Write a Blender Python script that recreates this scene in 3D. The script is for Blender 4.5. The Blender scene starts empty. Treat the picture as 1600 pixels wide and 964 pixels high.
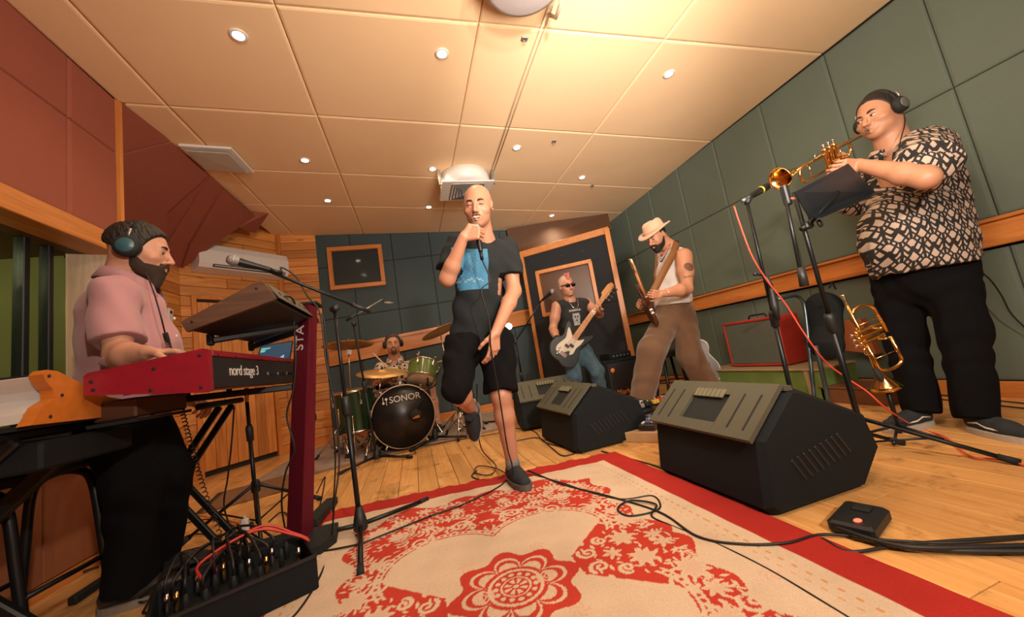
import bpy, math, random
import numpy as np
from mathutils import Vector, Matrix, noise as mnoise

random.seed(7)
rng = np.random.default_rng(5)
C = bpy.context.scene.collection
sc = bpy.context.scene
PI = math.pi

# ------------------------------------------------------------------ camera
cam_d = bpy.data.cameras.new('camera')
cam = bpy.data.objects.new('camera', cam_d)
C.objects.link(cam)
CAMR = [(0.953217, -0.25684, -0.159407), (0.118709, -0.166921, 0.978798), (-0.278003, -0.95193, -0.128623)]
cam.matrix_world = Matrix.Translation((0, 0, 0.75)) @ Matrix([list(r) for r in zip(*CAMR)]).to_4x4()
cam_d.sensor_width = 36.0
cam_d.lens = 36.0 * 567.0 / 1600.0
cam_d.clip_start = 0.02
sc.camera = cam

# ------------------------------------------------------------------ world, lights, exposure
w = bpy.data.worlds.new('world')
sc.world = w
w.use_nodes = True
w.node_tree.nodes['Background'].inputs[0].default_value = (0.9, 0.62, 0.42, 1)
w.node_tree.nodes['Background'].inputs[1].default_value = 0.05
sc.view_settings.view_transform = 'Standard'
sc.view_settings.look = 'None'
sc.view_settings.exposure = -0.06
sc.view_settings.gamma = 1.0
sc.view_settings.use_curve_mapping = False


def add_light(name, kind, loc, target, energy, color, size=0.3, spot=None, blend=0.5):
    ld = bpy.data.lights.new(name, kind)
    ld.energy = energy
    ld.color = color
    if kind == 'AREA':
        ld.shape = 'DISK'
        ld.size = size
    else:
        ld.shadow_soft_size = size
    if kind == 'SPOT':
        ld.spot_size = spot
        ld.spot_blend = blend
    o = bpy.data.objects.new(name, ld)
    C.objects.link(o)
    o.location = loc
    d = Vector(target) - Vector(loc)
    o.rotation_euler = d.to_track_quat('-Z', 'Y').to_euler()
    return o


add_light('studio_lamp', 'AREA', (0.75, -1.1, 1.75), (1.2, 3.0, 1.7), 74, (1.0, 0.84, 0.70), 0.14)
add_light('studio_lamp', 'AREA', (0.1, 0.2, 2.5), (1.8, 3.4, 0.9), 18, (1.0, 0.80, 0.62), 0.4)
add_light('ceiling_fill', 'AREA', (1.1, 0.5, 1.55), (1.7, 3.2, 2.8), 56, (1.0, 0.84, 0.67), 0.7)  # added uplight that brightens the ceiling, stands in for bounced flash
add_light('flash_lamp', 'SPOT', (0.5, -0.9, 1.45), (1.9, 3.3, 2.8), 800, (1.0, 0.88, 0.78), 0.12, 0.74, 1.0)

# ------------------------------------------------------------------ materials
MATS = {}


def mat(name, col, rough=0.6, metal=0.0, var=0.12, scale=14.0, bump=0.0, bscale=300.0, spec=0.5, emit=None, estr=1.0,
        stretch=(1, 1, 1), sheen=0.0, alpha=None, trans=0.0):
    """Principled material with noise-mottled colour, noise-varied roughness and fine relief."""
    if name in MATS:
        return MATS[name]
    m = bpy.data.materials.new(name)
    m.use_nodes = True
    nt = m.node_tree
    N, L = nt.nodes, nt.links
    b = N['Principled BSDF']
    tc = N.new('ShaderNodeTexCoord')
    mp = N.new('ShaderNodeMapping')
    mp.inputs['Scale'].default_value = stretch
    L.new(tc.outputs['Object'], mp.inputs[0])
    nz = N.new('ShaderNodeTexNoise')
    nz.inputs['Scale'].default_value = scale
    nz.inputs['Detail'].default_value = 5
    L.new(mp.outputs[0], nz.inputs['Vector'])
    mx = N.new('ShaderNodeMix')
    mx.data_type = 'RGBA'
    c = Vector(col)
    mx.inputs[6].default_value = (*(c * (1 - var)), 1)
    mx.inputs[7].default_value = (*[min(1, v) for v in c * (1 + var)], 1)
    L.new(nz.outputs['Fac'], mx.inputs[0])
    L.new(mx.outputs[2], b.inputs['Base Color'])
    b.inputs['Roughness'].default_value = rough
    b.inputs['Metallic'].default_value = metal
    b.inputs['Specular IOR Level'].default_value = spec
    if sheen:
        b.inputs['Sheen Weight'].default_value = sheen
    if trans:
        b.inputs['Transmission Weight'].default_value = trans
    if emit:
        b.inputs['Emission Color'].default_value = (*emit, 1)
        b.inputs['Emission Strength'].default_value = estr
    if bump:
        nb = N.new('ShaderNodeTexNoise')
        nb.inputs['Scale'].default_value = bscale
        nb.inputs['Detail'].default_value = 3
        L.new(mp.outputs[0], nb.inputs['Vector'])
        bp = N.new('ShaderNodeBump')
        bp.inputs['Strength'].default_value = bump
        bp.inputs['Distance'].default_value = 0.002
        L.new(nb.outputs['Fac'], bp.inputs['Height'])
        L.new(bp.outputs[0], b.inputs['Normal'])
    MATS[name] = m
    return m


def wood(name, c1, c2, rough=0.45, axis='X', scale=1.0, knots=0.5, dirt=0.0, objvar=0.25):
    """Plank wood: grain stretched along one axis, knots, and a tone that differs from board to board."""
    if name in MATS:
        return MATS[name]
    m = bpy.data.materials.new(name)
    m.use_nodes = True
    N, L = m.node_tree.nodes, m.node_tree.links
    b = N['Principled BSDF']
    tc = N.new('ShaderNodeTexCoord')
    geo = N.new('ShaderNodeNewGeometry')
    oi = N.new('ShaderNodeObjectInfo')
    mp = N.new('ShaderNodeMapping')
    s = {'X': (0.6, 9, 9), 'Y': (9, 0.6, 9), 'Z': (9, 9, 0.6)}[axis]
    mp.inputs['Scale'].default_value = [v * scale for v in s]
    add = N.new('ShaderNodeVectorMath')
    add.operation = 'ADD'
    comb = N.new('ShaderNodeVectorMath')
    comb.operation = 'SCALE'
    comb.inputs[0].default_value = (7.3, 3.1, 5.7)
    L.new(oi.outputs['Random'], comb.inputs['Scale'])
    L.new(tc.outputs['Object'], add.inputs[0])
    L.new(comb.outputs[0], add.inputs[1])
    L.new(add.outputs[0], mp.inputs[0])
    nz = N.new('ShaderNodeTexNoise')
    nz.inputs['Scale'].default_value = 3.0
    nz.inputs['Detail'].default_value = 7
    nz.inputs['Distortion'].default_value = 1.2
    L.new(mp.outputs[0], nz.inputs['Vector'])
    cr = N.new('ShaderNodeValToRGB')
    cr.color_ramp.elements[0].color = (*c1, 1)
    cr.color_ramp.elements[0].position = 0.3
    cr.color_ramp.elements[1].color = (*c2, 1)
    cr.color_ramp.elements[1].position = 0.7
    L.new(nz.outputs['Fac'], cr.inputs[0])
    vo = N.new('ShaderNodeTexVoronoi')
    vo.inputs['Scale'].default_value = 1.0
    mp2 = N.new('ShaderNodeMapping')
    s2 = {'X': (2.2, 6, 6), 'Y': (6, 2.2, 6), 'Z': (6, 6, 2.2)}[axis]
    mp2.inputs['Scale'].default_value = s2
    L.new(add.outputs[0], mp2.inputs[0])
    L.new(mp2.outputs[0], vo.inputs['Vector'])
    kr = N.new('ShaderNodeValToRGB')
    kr.color_ramp.elements[0].color = (knots, knots, knots, 1)
    kr.color_ramp.elements[0].position = 0.05
    kr.color_ramp.elements[1].color = (0, 0, 0, 1)
    kr.color_ramp.elements[1].position = 0.15
    L.new(vo.outputs['Distance'], kr.inputs[0])
    mk = N.new('ShaderNodeMix')
    mk.data_type = 'RGBA'
    L.new(kr.outputs[0], mk.inputs[0])
    L.new(cr.outputs[0], mk.inputs[6])
    mk.inputs[7].default_value = (*[v * 0.25 for v in c1], 1)
    hs = N.new('ShaderNodeHueSaturation')
    mr = N.new('ShaderNodeMapRange')
    mr.inputs['To Min'].default_value = 1 - objvar
    mr.inputs['To Max'].default_value = 1 + objvar
    L.new(oi.outputs['Random'], mr.inputs[0])
    L.new(mr.outputs[0], hs.inputs['Value'])
    L.new(mk.outputs[2], hs.inputs['Color'])
    out = hs.outputs[0]
    if dirt:
        nd = N.new('ShaderNodeTexNoise')
        nd.inputs['Scale'].default_value = 5
        nd.inputs['Detail'].default_value = 9
        nd.inputs['Roughness'].default_value = 0.75
        L.new(geo.outputs['Position'], nd.inputs['Vector'])
        dr = N.new('ShaderNodeValToRGB')
        dr.color_ramp.elements[0].position = 0.54
        dr.color_ramp.elements[0].color = (0, 0, 0, 1)
        dr.color_ramp.elements[1].position = 0.68
        dr.color_ramp.elements[1].color = (dirt, dirt, dirt, 1)
        L.new(nd.outputs['Fac'], dr.inputs[0])
        md = N.new('ShaderNodeMix')
        md.data_type = 'RGBA'
        L.new(dr.outputs[0], md.inputs[0])
        L.new(out, md.inputs[6])
        md.inputs[7].default_value = (0.16, 0.07, 0.02, 1)
        out = md.outputs[2]
    L.new(out, b.inputs['Base Color'])
    b.inputs['Roughness'].default_value = rough
    bp = N.new('ShaderNodeBump')
    bp.inputs['Strength'].default_value = 0.15
    bp.inputs['Distance'].default_value = 0.002
    L.new(nz.outputs['Fac'], bp.inputs['Height'])
    L.new(bp.outputs[0], b.inputs['Normal'])
    MATS[name] = m
    return m


def pattern_mat(name, kind, dark, light, scale):
    """Printed cloth: leopard rings ('leopard') or an interlocking twig figure ('figure')."""
    m = bpy.data.materials.new(name)
    m.use_nodes = True
    N, L = m.node_tree.nodes, m.node_tree.links
    b = N['Principled BSDF']
    tc = N.new('ShaderNodeTexCoord')

    def math_(op, a, bb=None, c=None):
        n = N.new('ShaderNodeMath')
        n.operation = op
        for i, v in enumerate((a, bb, c)):
            if v is None:
                continue
            if isinstance(v, (int, float)):
                n.inputs[i].default_value = v
            else:
                L.new(v, n.inputs[i])
        return n.outputs[0]
    mx = N.new('ShaderNodeMix')
    mx.data_type = 'RGBA'
    mx.inputs[6].default_value = (*dark, 1)
    mx.inputs[7].default_value = (*light, 1)
    if kind == 'leopard':
        nz = N.new('ShaderNodeTexNoise')
        nz.inputs['Scale'].default_value = scale * 0.8
        L.new(tc.outputs['Object'], nz.inputs['Vector'])
        vm = N.new('ShaderNodeMix')
        vm.data_type = 'RGBA'
        vm.inputs[0].default_value = 0.06
        L.new(tc.outputs['Object'], vm.inputs[6])
        L.new(nz.outputs['Color'], vm.inputs[7])
        vo = N.new('ShaderNodeTexVoronoi')
        vo.feature = 'DISTANCE_TO_EDGE'
        vo.inputs['Scale'].default_value = scale
        L.new(vm.outputs[2], vo.inputs['Vector'])
        ring = math_('GREATER_THAN', vo.outputs['Distance'], 0.17)
        vo2 = N.new('ShaderNodeTexVoronoi')
        vo2.inputs['Scale'].default_value = scale
        L.new(vm.outputs[2], vo2.inputs['Vector'])
        core = math_('LESS_THAN', vo2.outputs['Distance'], 0.2)
        fac = math_('MAXIMUM', math_('SUBTRACT', 1.0, ring), core)
        L.new(fac, mx.inputs[0])
    else:
        sp = N.new('ShaderNodeSeparateXYZ')
        L.new(tc.outputs['Object'], sp.inputs[0])
        # horizontal angle-free coordinate: x+y runs round the body, z up
        u = math_('MULTIPLY', math_('ADD', math_('MULTIPLY', sp.outputs[0], 1.0), math_('MULTIPLY', sp.outputs[1], -0.7)), scale)
        v = math_('MULTIPLY', sp.outputs[2], scale * 0.8)
        row = math_('FLOOR', v)
        u2 = math_('ADD', u, math_('MULTIPLY', row, 0.5))
        fu = math_('ABSOLUTE', math_('SUBTRACT', math_('FRACT', u2), 0.5))      # 0 centre .. 0.5 edge
        fv = math_('SUBTRACT', math_('FRACT', v), 0.5)
        afv = math_('ABSOLUTE', fv)
        wav = math_('SUBTRACT', math_('MULTIPLY', math_('COSINE', math_('MULTIPLY', fu, 14.0)), 0.10), fv)
        l1 = math_('LESS_THAN', math_('ABSOLUTE', wav), 0.085)
        l2 = math_('LESS_THAN', math_('ABSOLUTE', math_('SUBTRACT', fu, math_('MULTIPLY', afv, 0.8))), 0.07)
        l3 = math_('GREATER_THAN', fu, 0.43)
        l4 = math_('LESS_THAN', math_('ABSOLUTE', math_('SUBTRACT', math_('ADD', fu, afv), 0.62)), 0.06)
        fac = math_('SUBTRACT', 1.0, math_('MINIMUM', 1.0, math_('ADD', math_('ADD', l1, l2), math_('ADD', l3, l4))))
        L.new(fac, mx.inputs[0])
    L.new(mx.outputs[2], b.inputs['Base Color'])
    b.inputs['Roughness'].default_value = 0.8
    MATS[name] = m
    return m


# ------------------------------------------------------------------ mesh builder
class MB:
    """Collects shapes; build() links them as ONE mesh object."""

    def __init__(s):
        s.v = []
        s.f = []
        s.sm = []

    def add(s, vs, fs, smooth=False):
        n = len(s.v)
        s.v.extend([tuple(p) for p in vs])
        s.f.extend([tuple(i + n for i in f) for f in fs])
        s.sm.extend([smooth] * len(fs))
        return s

    def box(s, c, d, rot=None, bev=0.0):
        """box centre c, size d, rot = 3x3 Matrix; bev chamfers the vertical and horizontal edges"""
        hx, hy, hz = d[0] / 2, d[1] / 2, d[2] / 2
        if bev:
            b = min(bev, hx * .9, hy * .9, hz * .9)
            pts = []
            for z, q in ((-hz, b), (-hz + b, 0), (hz - b, 0), (hz, b)):
                x, y = hx - q, hy - q
                pts += [(-x + b, -y, z), (x - b, -y, z), (x, -y + b, z), (x, y - b, z), (x - b, y, z), (-x + b, y, z), (-x, y - b, z), (-x, -y + b, z)]
            fs = [tuple(range(7, -1, -1)), tuple(range(24, 32))]
            for k in range(3):
                for i in range(8):
                    j = (i + 1) % 8
                    fs.append((k * 8 + i, k * 8 + j, k * 8 + 8 + j, k * 8 + 8 + i))
        else:
            pts = [(x, y, z) for z in (-hz, hz) for x, y in ((-hx, -hy), (hx, -hy), (hx, hy), (-hx, hy))]
            fs = [(3, 2, 1, 0), (4, 5, 6, 7), (0, 1, 5, 4), (1, 2, 6, 5), (2, 3, 7, 6), (3, 0, 4, 7)]
        c = Vector(c)
        if rot is not None:
            pts = [rot @ Vector(p) + c for p in pts]
        else:
            pts = [Vector(p) + c for p in pts]
        return s.add(pts, fs)

    def bar(s, a, b, wd, ht, up=(0, 0, 1), bev=0.0):
        a, b = Vector(a), Vector(b)
        z = (b - a)
        ln = z.length
        z = z.normalized()
        x = Vector(up).cross(z)
        if x.length < 1e-5:
            x = Vector((1, 0, 0)).cross(z)
        x.normalize()
        y = z.cross(x)
        r = Matrix((x, y, z)).transposed()
        return s.box((a + b) / 2, (wd, ht, ln), r, bev)

    def tube(s, pts, r, n=10, caps=True, closed=False):
        pts = [Vector(p) for p in pts]
        m = len(pts)
        rr = r if isinstance(r, (list, tuple)) else [r] * m
        vs, fs = [], []
        prev = None
        for i, p in enumerate(pts):
            if closed:
                t = pts[(i + 1) % m] - pts[i - 1]
            else:
                t = pts[min(i + 1, m - 1)] - pts[max(i - 1, 0)]
            if t.length < 1e-9:
                t = Vector((0, 0, 1))
            t.normalize()
            if prev is None:
                a = Vector((0, 0, 1)) if abs(t.z) < .9 else Vector((1, 0, 0))
                x = a.cross(t).normalized()
            else:
                x = prev - t * prev.dot(t)
                if x.length < 1e-6:
                    x = Vector((1, 0, 0)).cross(t)
                x.normalize()
            prev = x
            y = t.cross(x)
            for k in range(n):
                an = 2 * PI * k / n
                vs.append(p + (x * math.cos(an) + y * math.sin(an)) * rr[i])
        for i in range(m if closed else m - 1):
            i2 = (i + 1) % m
            for k in range(n):
                k2 = (k + 1) % n
                fs.append((i * n + k, i * n + k2, i2 * n + k2, i2 * n + k))
        if caps and not closed:
            fs.append(tuple(range(n - 1, -1, -1)))
            fs.append(tuple(range((m - 1) * n, m * n)))
        return s.add(vs, fs, True)

    def cyl(s, a, b, r, r2=None, n=16):
        return s.tube([a, b], [r, r if r2 is None else r2], n)

    def lathe(s, prof, o=(0, 0, 0), ax=(0, 0, 1), n=24, caps=True):
        """prof: (radius, height) pairs turned about axis ax through o"""
        z = Vector(ax).normalized()
        x = (Vector((1, 0, 0)) if abs(z.x) < .9 else Vector((0, 1, 0))).cross(z).normalized()
        y = z.cross(x)
        o = Vector(o)
        vs, fs = [], []
        for r, h in prof:
            for k in range(n):
                an = 2 * PI * k / n
                vs.append(o + z * h + (x * math.cos(an) + y * math.sin(an)) * max(r, 1e-5))
        for i in range(len(prof) - 1):
            for k in range(n):
                k2 = (k + 1) % n
                fs.append((i * n + k, i * n + k2, (i + 1) * n + k2, (i + 1) * n + k))
        if caps:
            fs.append(tuple(range(n - 1, -1, -1)))
            fs.append(tuple(range((len(prof) - 1) * n, len(prof) * n)))
        return s.add(vs, fs, True)

    def prism(s, poly, o, ex, ey, th, smooth=False):
        """polygon (2D) in the plane ex, ey at o, extruded by th along ex x ey (centred)"""
        ex, ey, o = Vector(ex).normalized(), Vector(ey).normalized(), Vector(o)
        nz = ex.cross(ey).normalized()
        n = len(poly)
        vs = [o + ex * p[0] + ey * p[1] + nz * t for t in (-th / 2, th / 2) for p in poly]
        fs = [tuple(range(n - 1, -1, -1)), tuple(range(n, 2 * n))]
        fs += [(i, (i + 1) % n, n + (i + 1) % n, n + i) for i in range(n)]
        return s.add(vs, fs, smooth)

    def ell(s, c, r, rot=None, n=16, m=10):
        c = Vector(c)
        vs, fs = [], []
        for i in range(m + 1):
            t = PI * i / m
            for k in range(n):
                a = 2 * PI * k / n
                q = Vector((r[0] * math.sin(t) * math.cos(a), r[1] * math.sin(t) * math.sin(a), -r[2] * math.cos(t)))
                vs.append((rot @ q if rot is not None else q) + c)
        for i in range(m):
            for k in range(n):
                k2 = (k + 1) % n
                fs.append((i * n + k, i * n + k2, (i + 1) * n + k2, (i + 1) * n + k))
        return s.add(vs, fs, True)

    def slab(s, q, th):
        """4 (or more) corner points of a panel face, thickened by th against its normal"""
        q = [Vector(p) for p in q]
        nz = (q[1] - q[0]).cross(q[2] - q[0]).normalized()
        n = len(q)
        vs = q + [p - nz * th for p in q]
        fs = [tuple(range(n)), tuple(range(2 * n - 1, n - 1, -1))]
        fs += [(i, n + i, n + (i + 1) % n, (i + 1) % n) for i in range(n)]
        return s.add(vs, fs)

    def build(s, name, material, parent=None, local=False):
        me = bpy.data.meshes.new(name)
        vs = s.v
        if parent is not None and not local:
            inv = wm(parent).inverted()
            vs = [inv @ Vector(p) for p in vs]
        me.from_pydata([tuple(p) for p in vs], [], s.f)
        me.polygons.foreach_set('use_smooth', s.sm)
        me.update()
        o = bpy.data.objects.new(name, me)
        C.objects.link(o)
        if material is not None:
            me.materials.append(material)
        if parent is not None:
            o.parent = parent
        return o


def wm(o):
    m = o.matrix_basis.copy()
    while o.parent is not None:
        o = o.parent
        m = o.matrix_basis @ m
    return m


def thing(name, label, cat, loc=(0, 0, 0), rz=0.0, group=None, rot=None):
    o = bpy.data.objects.new(name, None)
    o.empty_display_size = 0.1
    C.objects.link(o)
    o.location = loc
    o.rotation_euler = rot if rot else (0, 0, rz)
    return tag(o, label, cat, group)


def tag(o, label=None, cat=None, group=None, kind=None):
    if label:
        o['label'] = label
    if cat:
        o['category'] = cat
    if group:
        o['group'] = group
    if kind:
        o['kind'] = kind
    return o


def struct(o):
    o['kind'] = 'structure'
    return o


def copy_tree(o, parent=None):
    c = o.copy()
    C.objects.link(c)
    if parent:
        c.parent = parent
    for ch in o.children:
        copy_tree(ch, c)
    return c


def text_part(name, body, size, material, parent, M, depth=0.0006, align='CENTER', sx=1.0):
    """lettering as a thin raised mesh; M = 4x4 world matrix of the text plane (x right, y up)"""
    cu = bpy.data.curves.new(name, 'FONT')
    cu.body = body
    cu.size = size
    cu.extrude = depth
    cu.align_x = align
    cu.align_y = 'CENTER'
    cu.space_character = sx
    to = bpy.data.objects.new(name + '_tmp', cu)
    C.objects.link(to)
    dg = bpy.context.evaluated_depsgraph_get()
    me = bpy.data.meshes.new_from_object(to.evaluated_get(dg))
    bpy.data.objects.remove(to)
    me.name = name
    me.transform(wm(parent).inverted() @ M if parent is not None else M)
    o = bpy.data.objects.new(name, me)
    C.objects.link(o)
    me.materials.clear()
    me.materials.append(material)
    if parent is not None:
        o.parent = parent
    return o


def frame(o, ex, ey):
    ex = Vector(ex).normalized()
    ey = Vector(ey)
    ey = (ey - ex * ey.dot(ex)).normalized()
    ez = ex.cross(ey)
    m = Matrix((ex, ey, ez)).transposed().to_4x4()
    m.translation = Vector(o)
    return m


def spline(pts, n=8):
    """Catmull-Rom through pts"""
    P = [Vector(p) for p in pts]
    P = [P[0] * 2 - P[1]] + P + [P[-1] * 2 - P[-2]]
    out = []
    for i in range(1, len(P) - 2):
        a, b, c, d = P[i - 1:i + 3]
        for k in range(n):
            t = k / n
            out.append(0.5 * ((2 * b) + (c - a) * t + (2 * a - 5 * b + 4 * c - d) * t * t + (3 * b - a - 3 * c + d) * t ** 3))
    out.append(P[-2])
    return out


def cable(name, label, pts, r, material, group=None, parent=None, n=7, drop=True):
    q = spline(pts, 8)
    o = MB().tube(q, r, n).build(name, material, parent)
    if parent is None:
        tag(o, label, 'cable', group)
    return o


# ------------------------------------------------------------------ signed-distance modelling
class SDF:
    """Smooth union of rounded cones, ellipsoids and cuts, meshed as one continuous surface."""

    def __init__(s):
        s.p = []

    def cone(s, a, b, ra, rb, k=0.02, sq=None):
        """sq = (direction, factor): cross-section squeezed along direction"""
        s.p.append(('c', Vector(a), Vector(b), ra, rb, k, sq))
        return s

    def chain(s, pts, rs, k=0.02, sq=None):
        for i in range(len(pts) - 1):
            s.cone(pts[i], pts[i + 1], rs[i], rs[i + 1], k, sq)
        return s

    def ell(s, c, r, rot=None, k=0.02):
        s.p.append(('e', Vector(c), Vector(r), rot, k))
        return s

    def sub(s, c, r, rot=None, k=0.01):
        s.p.append(('s', Vector(c), Vector(r), rot, k))
        return s

    def subcone(s, a, b, ra, rb, k=0.004):
        s.p.append(('t', Vector(a), Vector(b), ra, rb, k))
        return s

    def plane(s, p, n):
        """keep the side the normal points away from"""
        s.p.append(('p', Vector(p), Vector(n).normalized()))
        return s

    def fn(s, f):
        s.p.append(('f', f))
        return s

    def bounds(s):
        lo, hi = np.full(3, 1e9), np.full(3, -1e9)
        for q in s.p:
            if q[0] == 'c':
                for c, r in ((q[1], q[3]), (q[2], q[4])):
                    lo = np.minimum(lo, np.array(c) - r)
                    hi = np.maximum(hi, np.array(c) + r)
            elif q[0] == 'e':
                r = max(q[2])
                lo = np.minimum(lo, np.array(q[1]) - r)
                hi = np.maximum(hi, np.array(q[1]) + r)
        return lo, hi

    def mesh(s, h, name, material, parent=None, local=None, wrinkle=None, smooth=True):
        lo, hi = s.bounds()
        lo = lo - 4 * h
        hi = hi + 4 * h
        n = np.ceil((hi - lo) / h).astype(int) + 1
        ax = [(lo[i] + h * np.arange(n[i])).astype(np.float32) for i in range(3)]
        F = np.full(n, 0.05, np.float32)

        def region(bl, bh):
            i0 = np.clip(np.floor((bl - lo) / h).astype(int), 0, n)
            i1 = np.clip(np.ceil((bh - lo) / h).astype(int) + 1, 0, n)
            sl = tuple(slice(a, b) for a, b in zip(i0, i1))
            X = ax[0][sl[0]][:, None, None]
            Y = ax[1][sl[1]][None, :, None]
            Z = ax[2][sl[2]][None, None, :]
            return sl, X, Y, Z
        for q in s.p:
            if q[0] in 'ct':
                a, b, ra, rb, k = np.array(q[1]), np.array(q[2]), q[3], q[4], q[5]
                sq = q[6] if q[0] == 'c' else None
                pad = max(ra, rb) + max(k, 0.05)
                sl, X, Y, Z = region(np.minimum(a, b) - pad, np.maximum(a, b) + pad)
                if F[sl].size == 0:
                    continue
                ab = b - a
                L2 = max(float(ab @ ab), 1e-9)
                dx, dy, dz = X - a[0], Y - a[1], Z - a[2]
                t = np.clip((dx * ab[0] + dy * ab[1] + dz * ab[2]) / L2, 0, 1)
                dx, dy, dz = dx - t * ab[0], dy - t * ab[1], dz - t * ab[2]
                d2 = dx * dx + dy * dy + dz * dz
                if sq is not None:
                    e = np.array(Vector(sq[0]).normalized())
                    al = dx * e[0] + dy * e[1] + dz * e[2]
                    d2 = d2 + al * al * (1 / sq[1] ** 2 - 1)
                d = np.sqrt(d2) - (ra + (rb - ra) * t)
                if sq is not None:
                    d = d * (0.5 + 0.5 * min(1, sq[1]))
                if q[0] == 'c':
                    g = F[sl]
                    hh = np.maximum(k - np.abs(g - d), 0) / k
                    F[sl] = np.minimum(g, d) - hh * hh * k * 0.25
                else:
                    g = F[sl]
                    d = -d
                    hh = np.maximum(k - np.abs(g - d), 0) / k
                    F[sl] = np.maximum(g, d) + hh * hh * k * 0.25
            elif q[0] in 'es':
                c, r, rot, k = np.array(q[1]), np.array(q[2]), q[3], q[4]
                pad = float(r.max()) + max(k, 0.05)
                sl, X, Y, Z = region(c - pad, c + pad)
                if F[sl].size == 0:
                    continue
                dx, dy, dz = X - c[0], Y - c[1], Z - c[2]
                if rot is not None:
                    R = np.array(rot)
                    dx, dy, dz = (dx * R[0, i] + dy * R[1, i] + dz * R[2, i] for i in range(3))
                u = np.sqrt((dx / r[0]) ** 2 + (dy / r[1]) ** 2 + (dz / r[2]) ** 2)
                v = np.sqrt((dx / r[0] ** 2) ** 2 + (dy / r[1] ** 2) ** 2 + (dz / r[2] ** 2) ** 2) + 1e-6
                d = u * (u - 1) / v
                g = F[sl]
                if q[0] == 'e':
                    hh = np.maximum(k - np.abs(g - d), 0) / k
                    F[sl] = np.minimum(g, d) - hh * hh * k * 0.25
                else:
                    d = -d
                    hh = np.maximum(k - np.abs(g - d), 0) / k
                    F[sl] = np.maximum(g, d) + hh * hh * k * 0.25
            elif q[0] == 'p':
                p, nn = np.array(q[1]), np.array(q[2])
                d = (ax[0][:, None, None] - p[0]) * nn[0] + (ax[1][None, :, None] - p[1]) * nn[1] + (ax[2][None, None, :] - p[2]) * nn[2]
                F = np.maximum(F, d.astype(np.float32))
            elif q[0] == 'f':
                X = ax[0][:, None, None]
                Y = ax[1][None, :, None]
                Z = ax[2][None, None, :]
                F = q[1](F, X, Y, Z).astype(np.float32)
        F[0], F[-1] = 0.05, 0.05
        F[:, 0], F[:, -1] = 0.05, 0.05
        F[:, :, 0], F[:, :, -1] = 0.05, 0.05
        # surface nets
        I = F < 0
        cs = np.zeros(np.array(F.shape) - 1, np.int8)
        for i in (0, 1):
            for j in (0, 1):
                for k in (0, 1):
                    cs += I[i:i + cs.shape[0], j:j + cs.shape[1], k:k + cs.shape[2]]
        act = (cs > 0) & (cs < 8)
        idx = np.argwhere(act)
        vid = np.full(cs.shape, -1, np.int32)
        vid[act] = np.arange(len(idx))
        acc = np.zeros((len(idx), 3))
        cnt = np.zeros(len(idx))
        cor = [(i, j, k) for i in (0, 1) for j in (0, 1) for k in (0, 1)]
        val = {c: F[idx[:, 0] + c[0], idx[:, 1] + c[1], idx[:, 2] + c[2]] for c in cor}
        for c in cor:
            for a_ in range(3):
                if c[a_] == 0:
                    d_ = list(c)
                    d_[a_] = 1
                    va, vb = val[c], val[tuple(d_)]
                    mk = (va < 0) != (vb < 0)
                    t = va / np.where(mk, va - vb, 1)
                    for e in range(3):
                        acc[:, e] += mk * (c[e] + (t if e == a_ else 0))
                    cnt += mk
        V = lo + h * (idx + acc / np.maximum(cnt, 1)[:, None])
        quads = []
        for a_ in range(3):
            u_, v_ = [(1, 2), (2, 0), (0, 1)][a_]
            A = np.take(I, range(0, F.shape[a_] - 1), a_)
            B = np.take(I, range(1, F.shape[a_]), a_)
            for sgn in (0, 1):
                e = np.argwhere((A & ~B) if sgn == 0 else (~A & B))
                e = e[(e[:, u_] > 0) & (e[:, v_] > 0)]
                q4 = []
                for du, dv in ((-1, -1), (0, -1), (0, 0), (-1, 0)):
                    g = e.copy()
                    g[:, u_] += du
                    g[:, v_] += dv
                    q4.append(vid[g[:, 0], g[:, 1], g[:, 2]])
                q4 = np.stack(q4, 1)
                if sgn:
                    q4 = q4[:, ::-1]
                quads.append(q4)
        Q = np.concatenate(quads)
        Q = Q[(Q >= 0).all(1)]
        if name is None:
            return V, Q
        return np_mesh(name, V, Q, material, parent)


def np_mesh(name, V, Q, material, parent=None, smooth=True):
    me = bpy.data.meshes.new(name)
    if parent is not None:
        Mi = np.array(wm(parent).inverted())
        V = V @ Mi[:3, :3].T + Mi[:3, 3]
    me.vertices.add(len(V))
    me.vertices.foreach_set('co', V.astype(np.float32).ravel())
    k = Q.shape[1]
    me.loops.add(len(Q) * k)
    me.loops.foreach_set('vertex_index', Q.astype(np.int32).ravel())
    me.polygons.add(len(Q))
    me.polygons.foreach_set('loop_start', np.arange(0, len(Q) * k, k, dtype=np.int32))
    me.polygons.foreach_set('use_smooth', np.full(len(Q), smooth))
    me.update(calc_edges=True)
    me.validate()
    if material is not None:
        me.materials.append(material)
    o = bpy.data.objects.new(name, me)
    C.objects.link(o)
    if parent is not None:
        o.parent = parent
    return o


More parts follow.
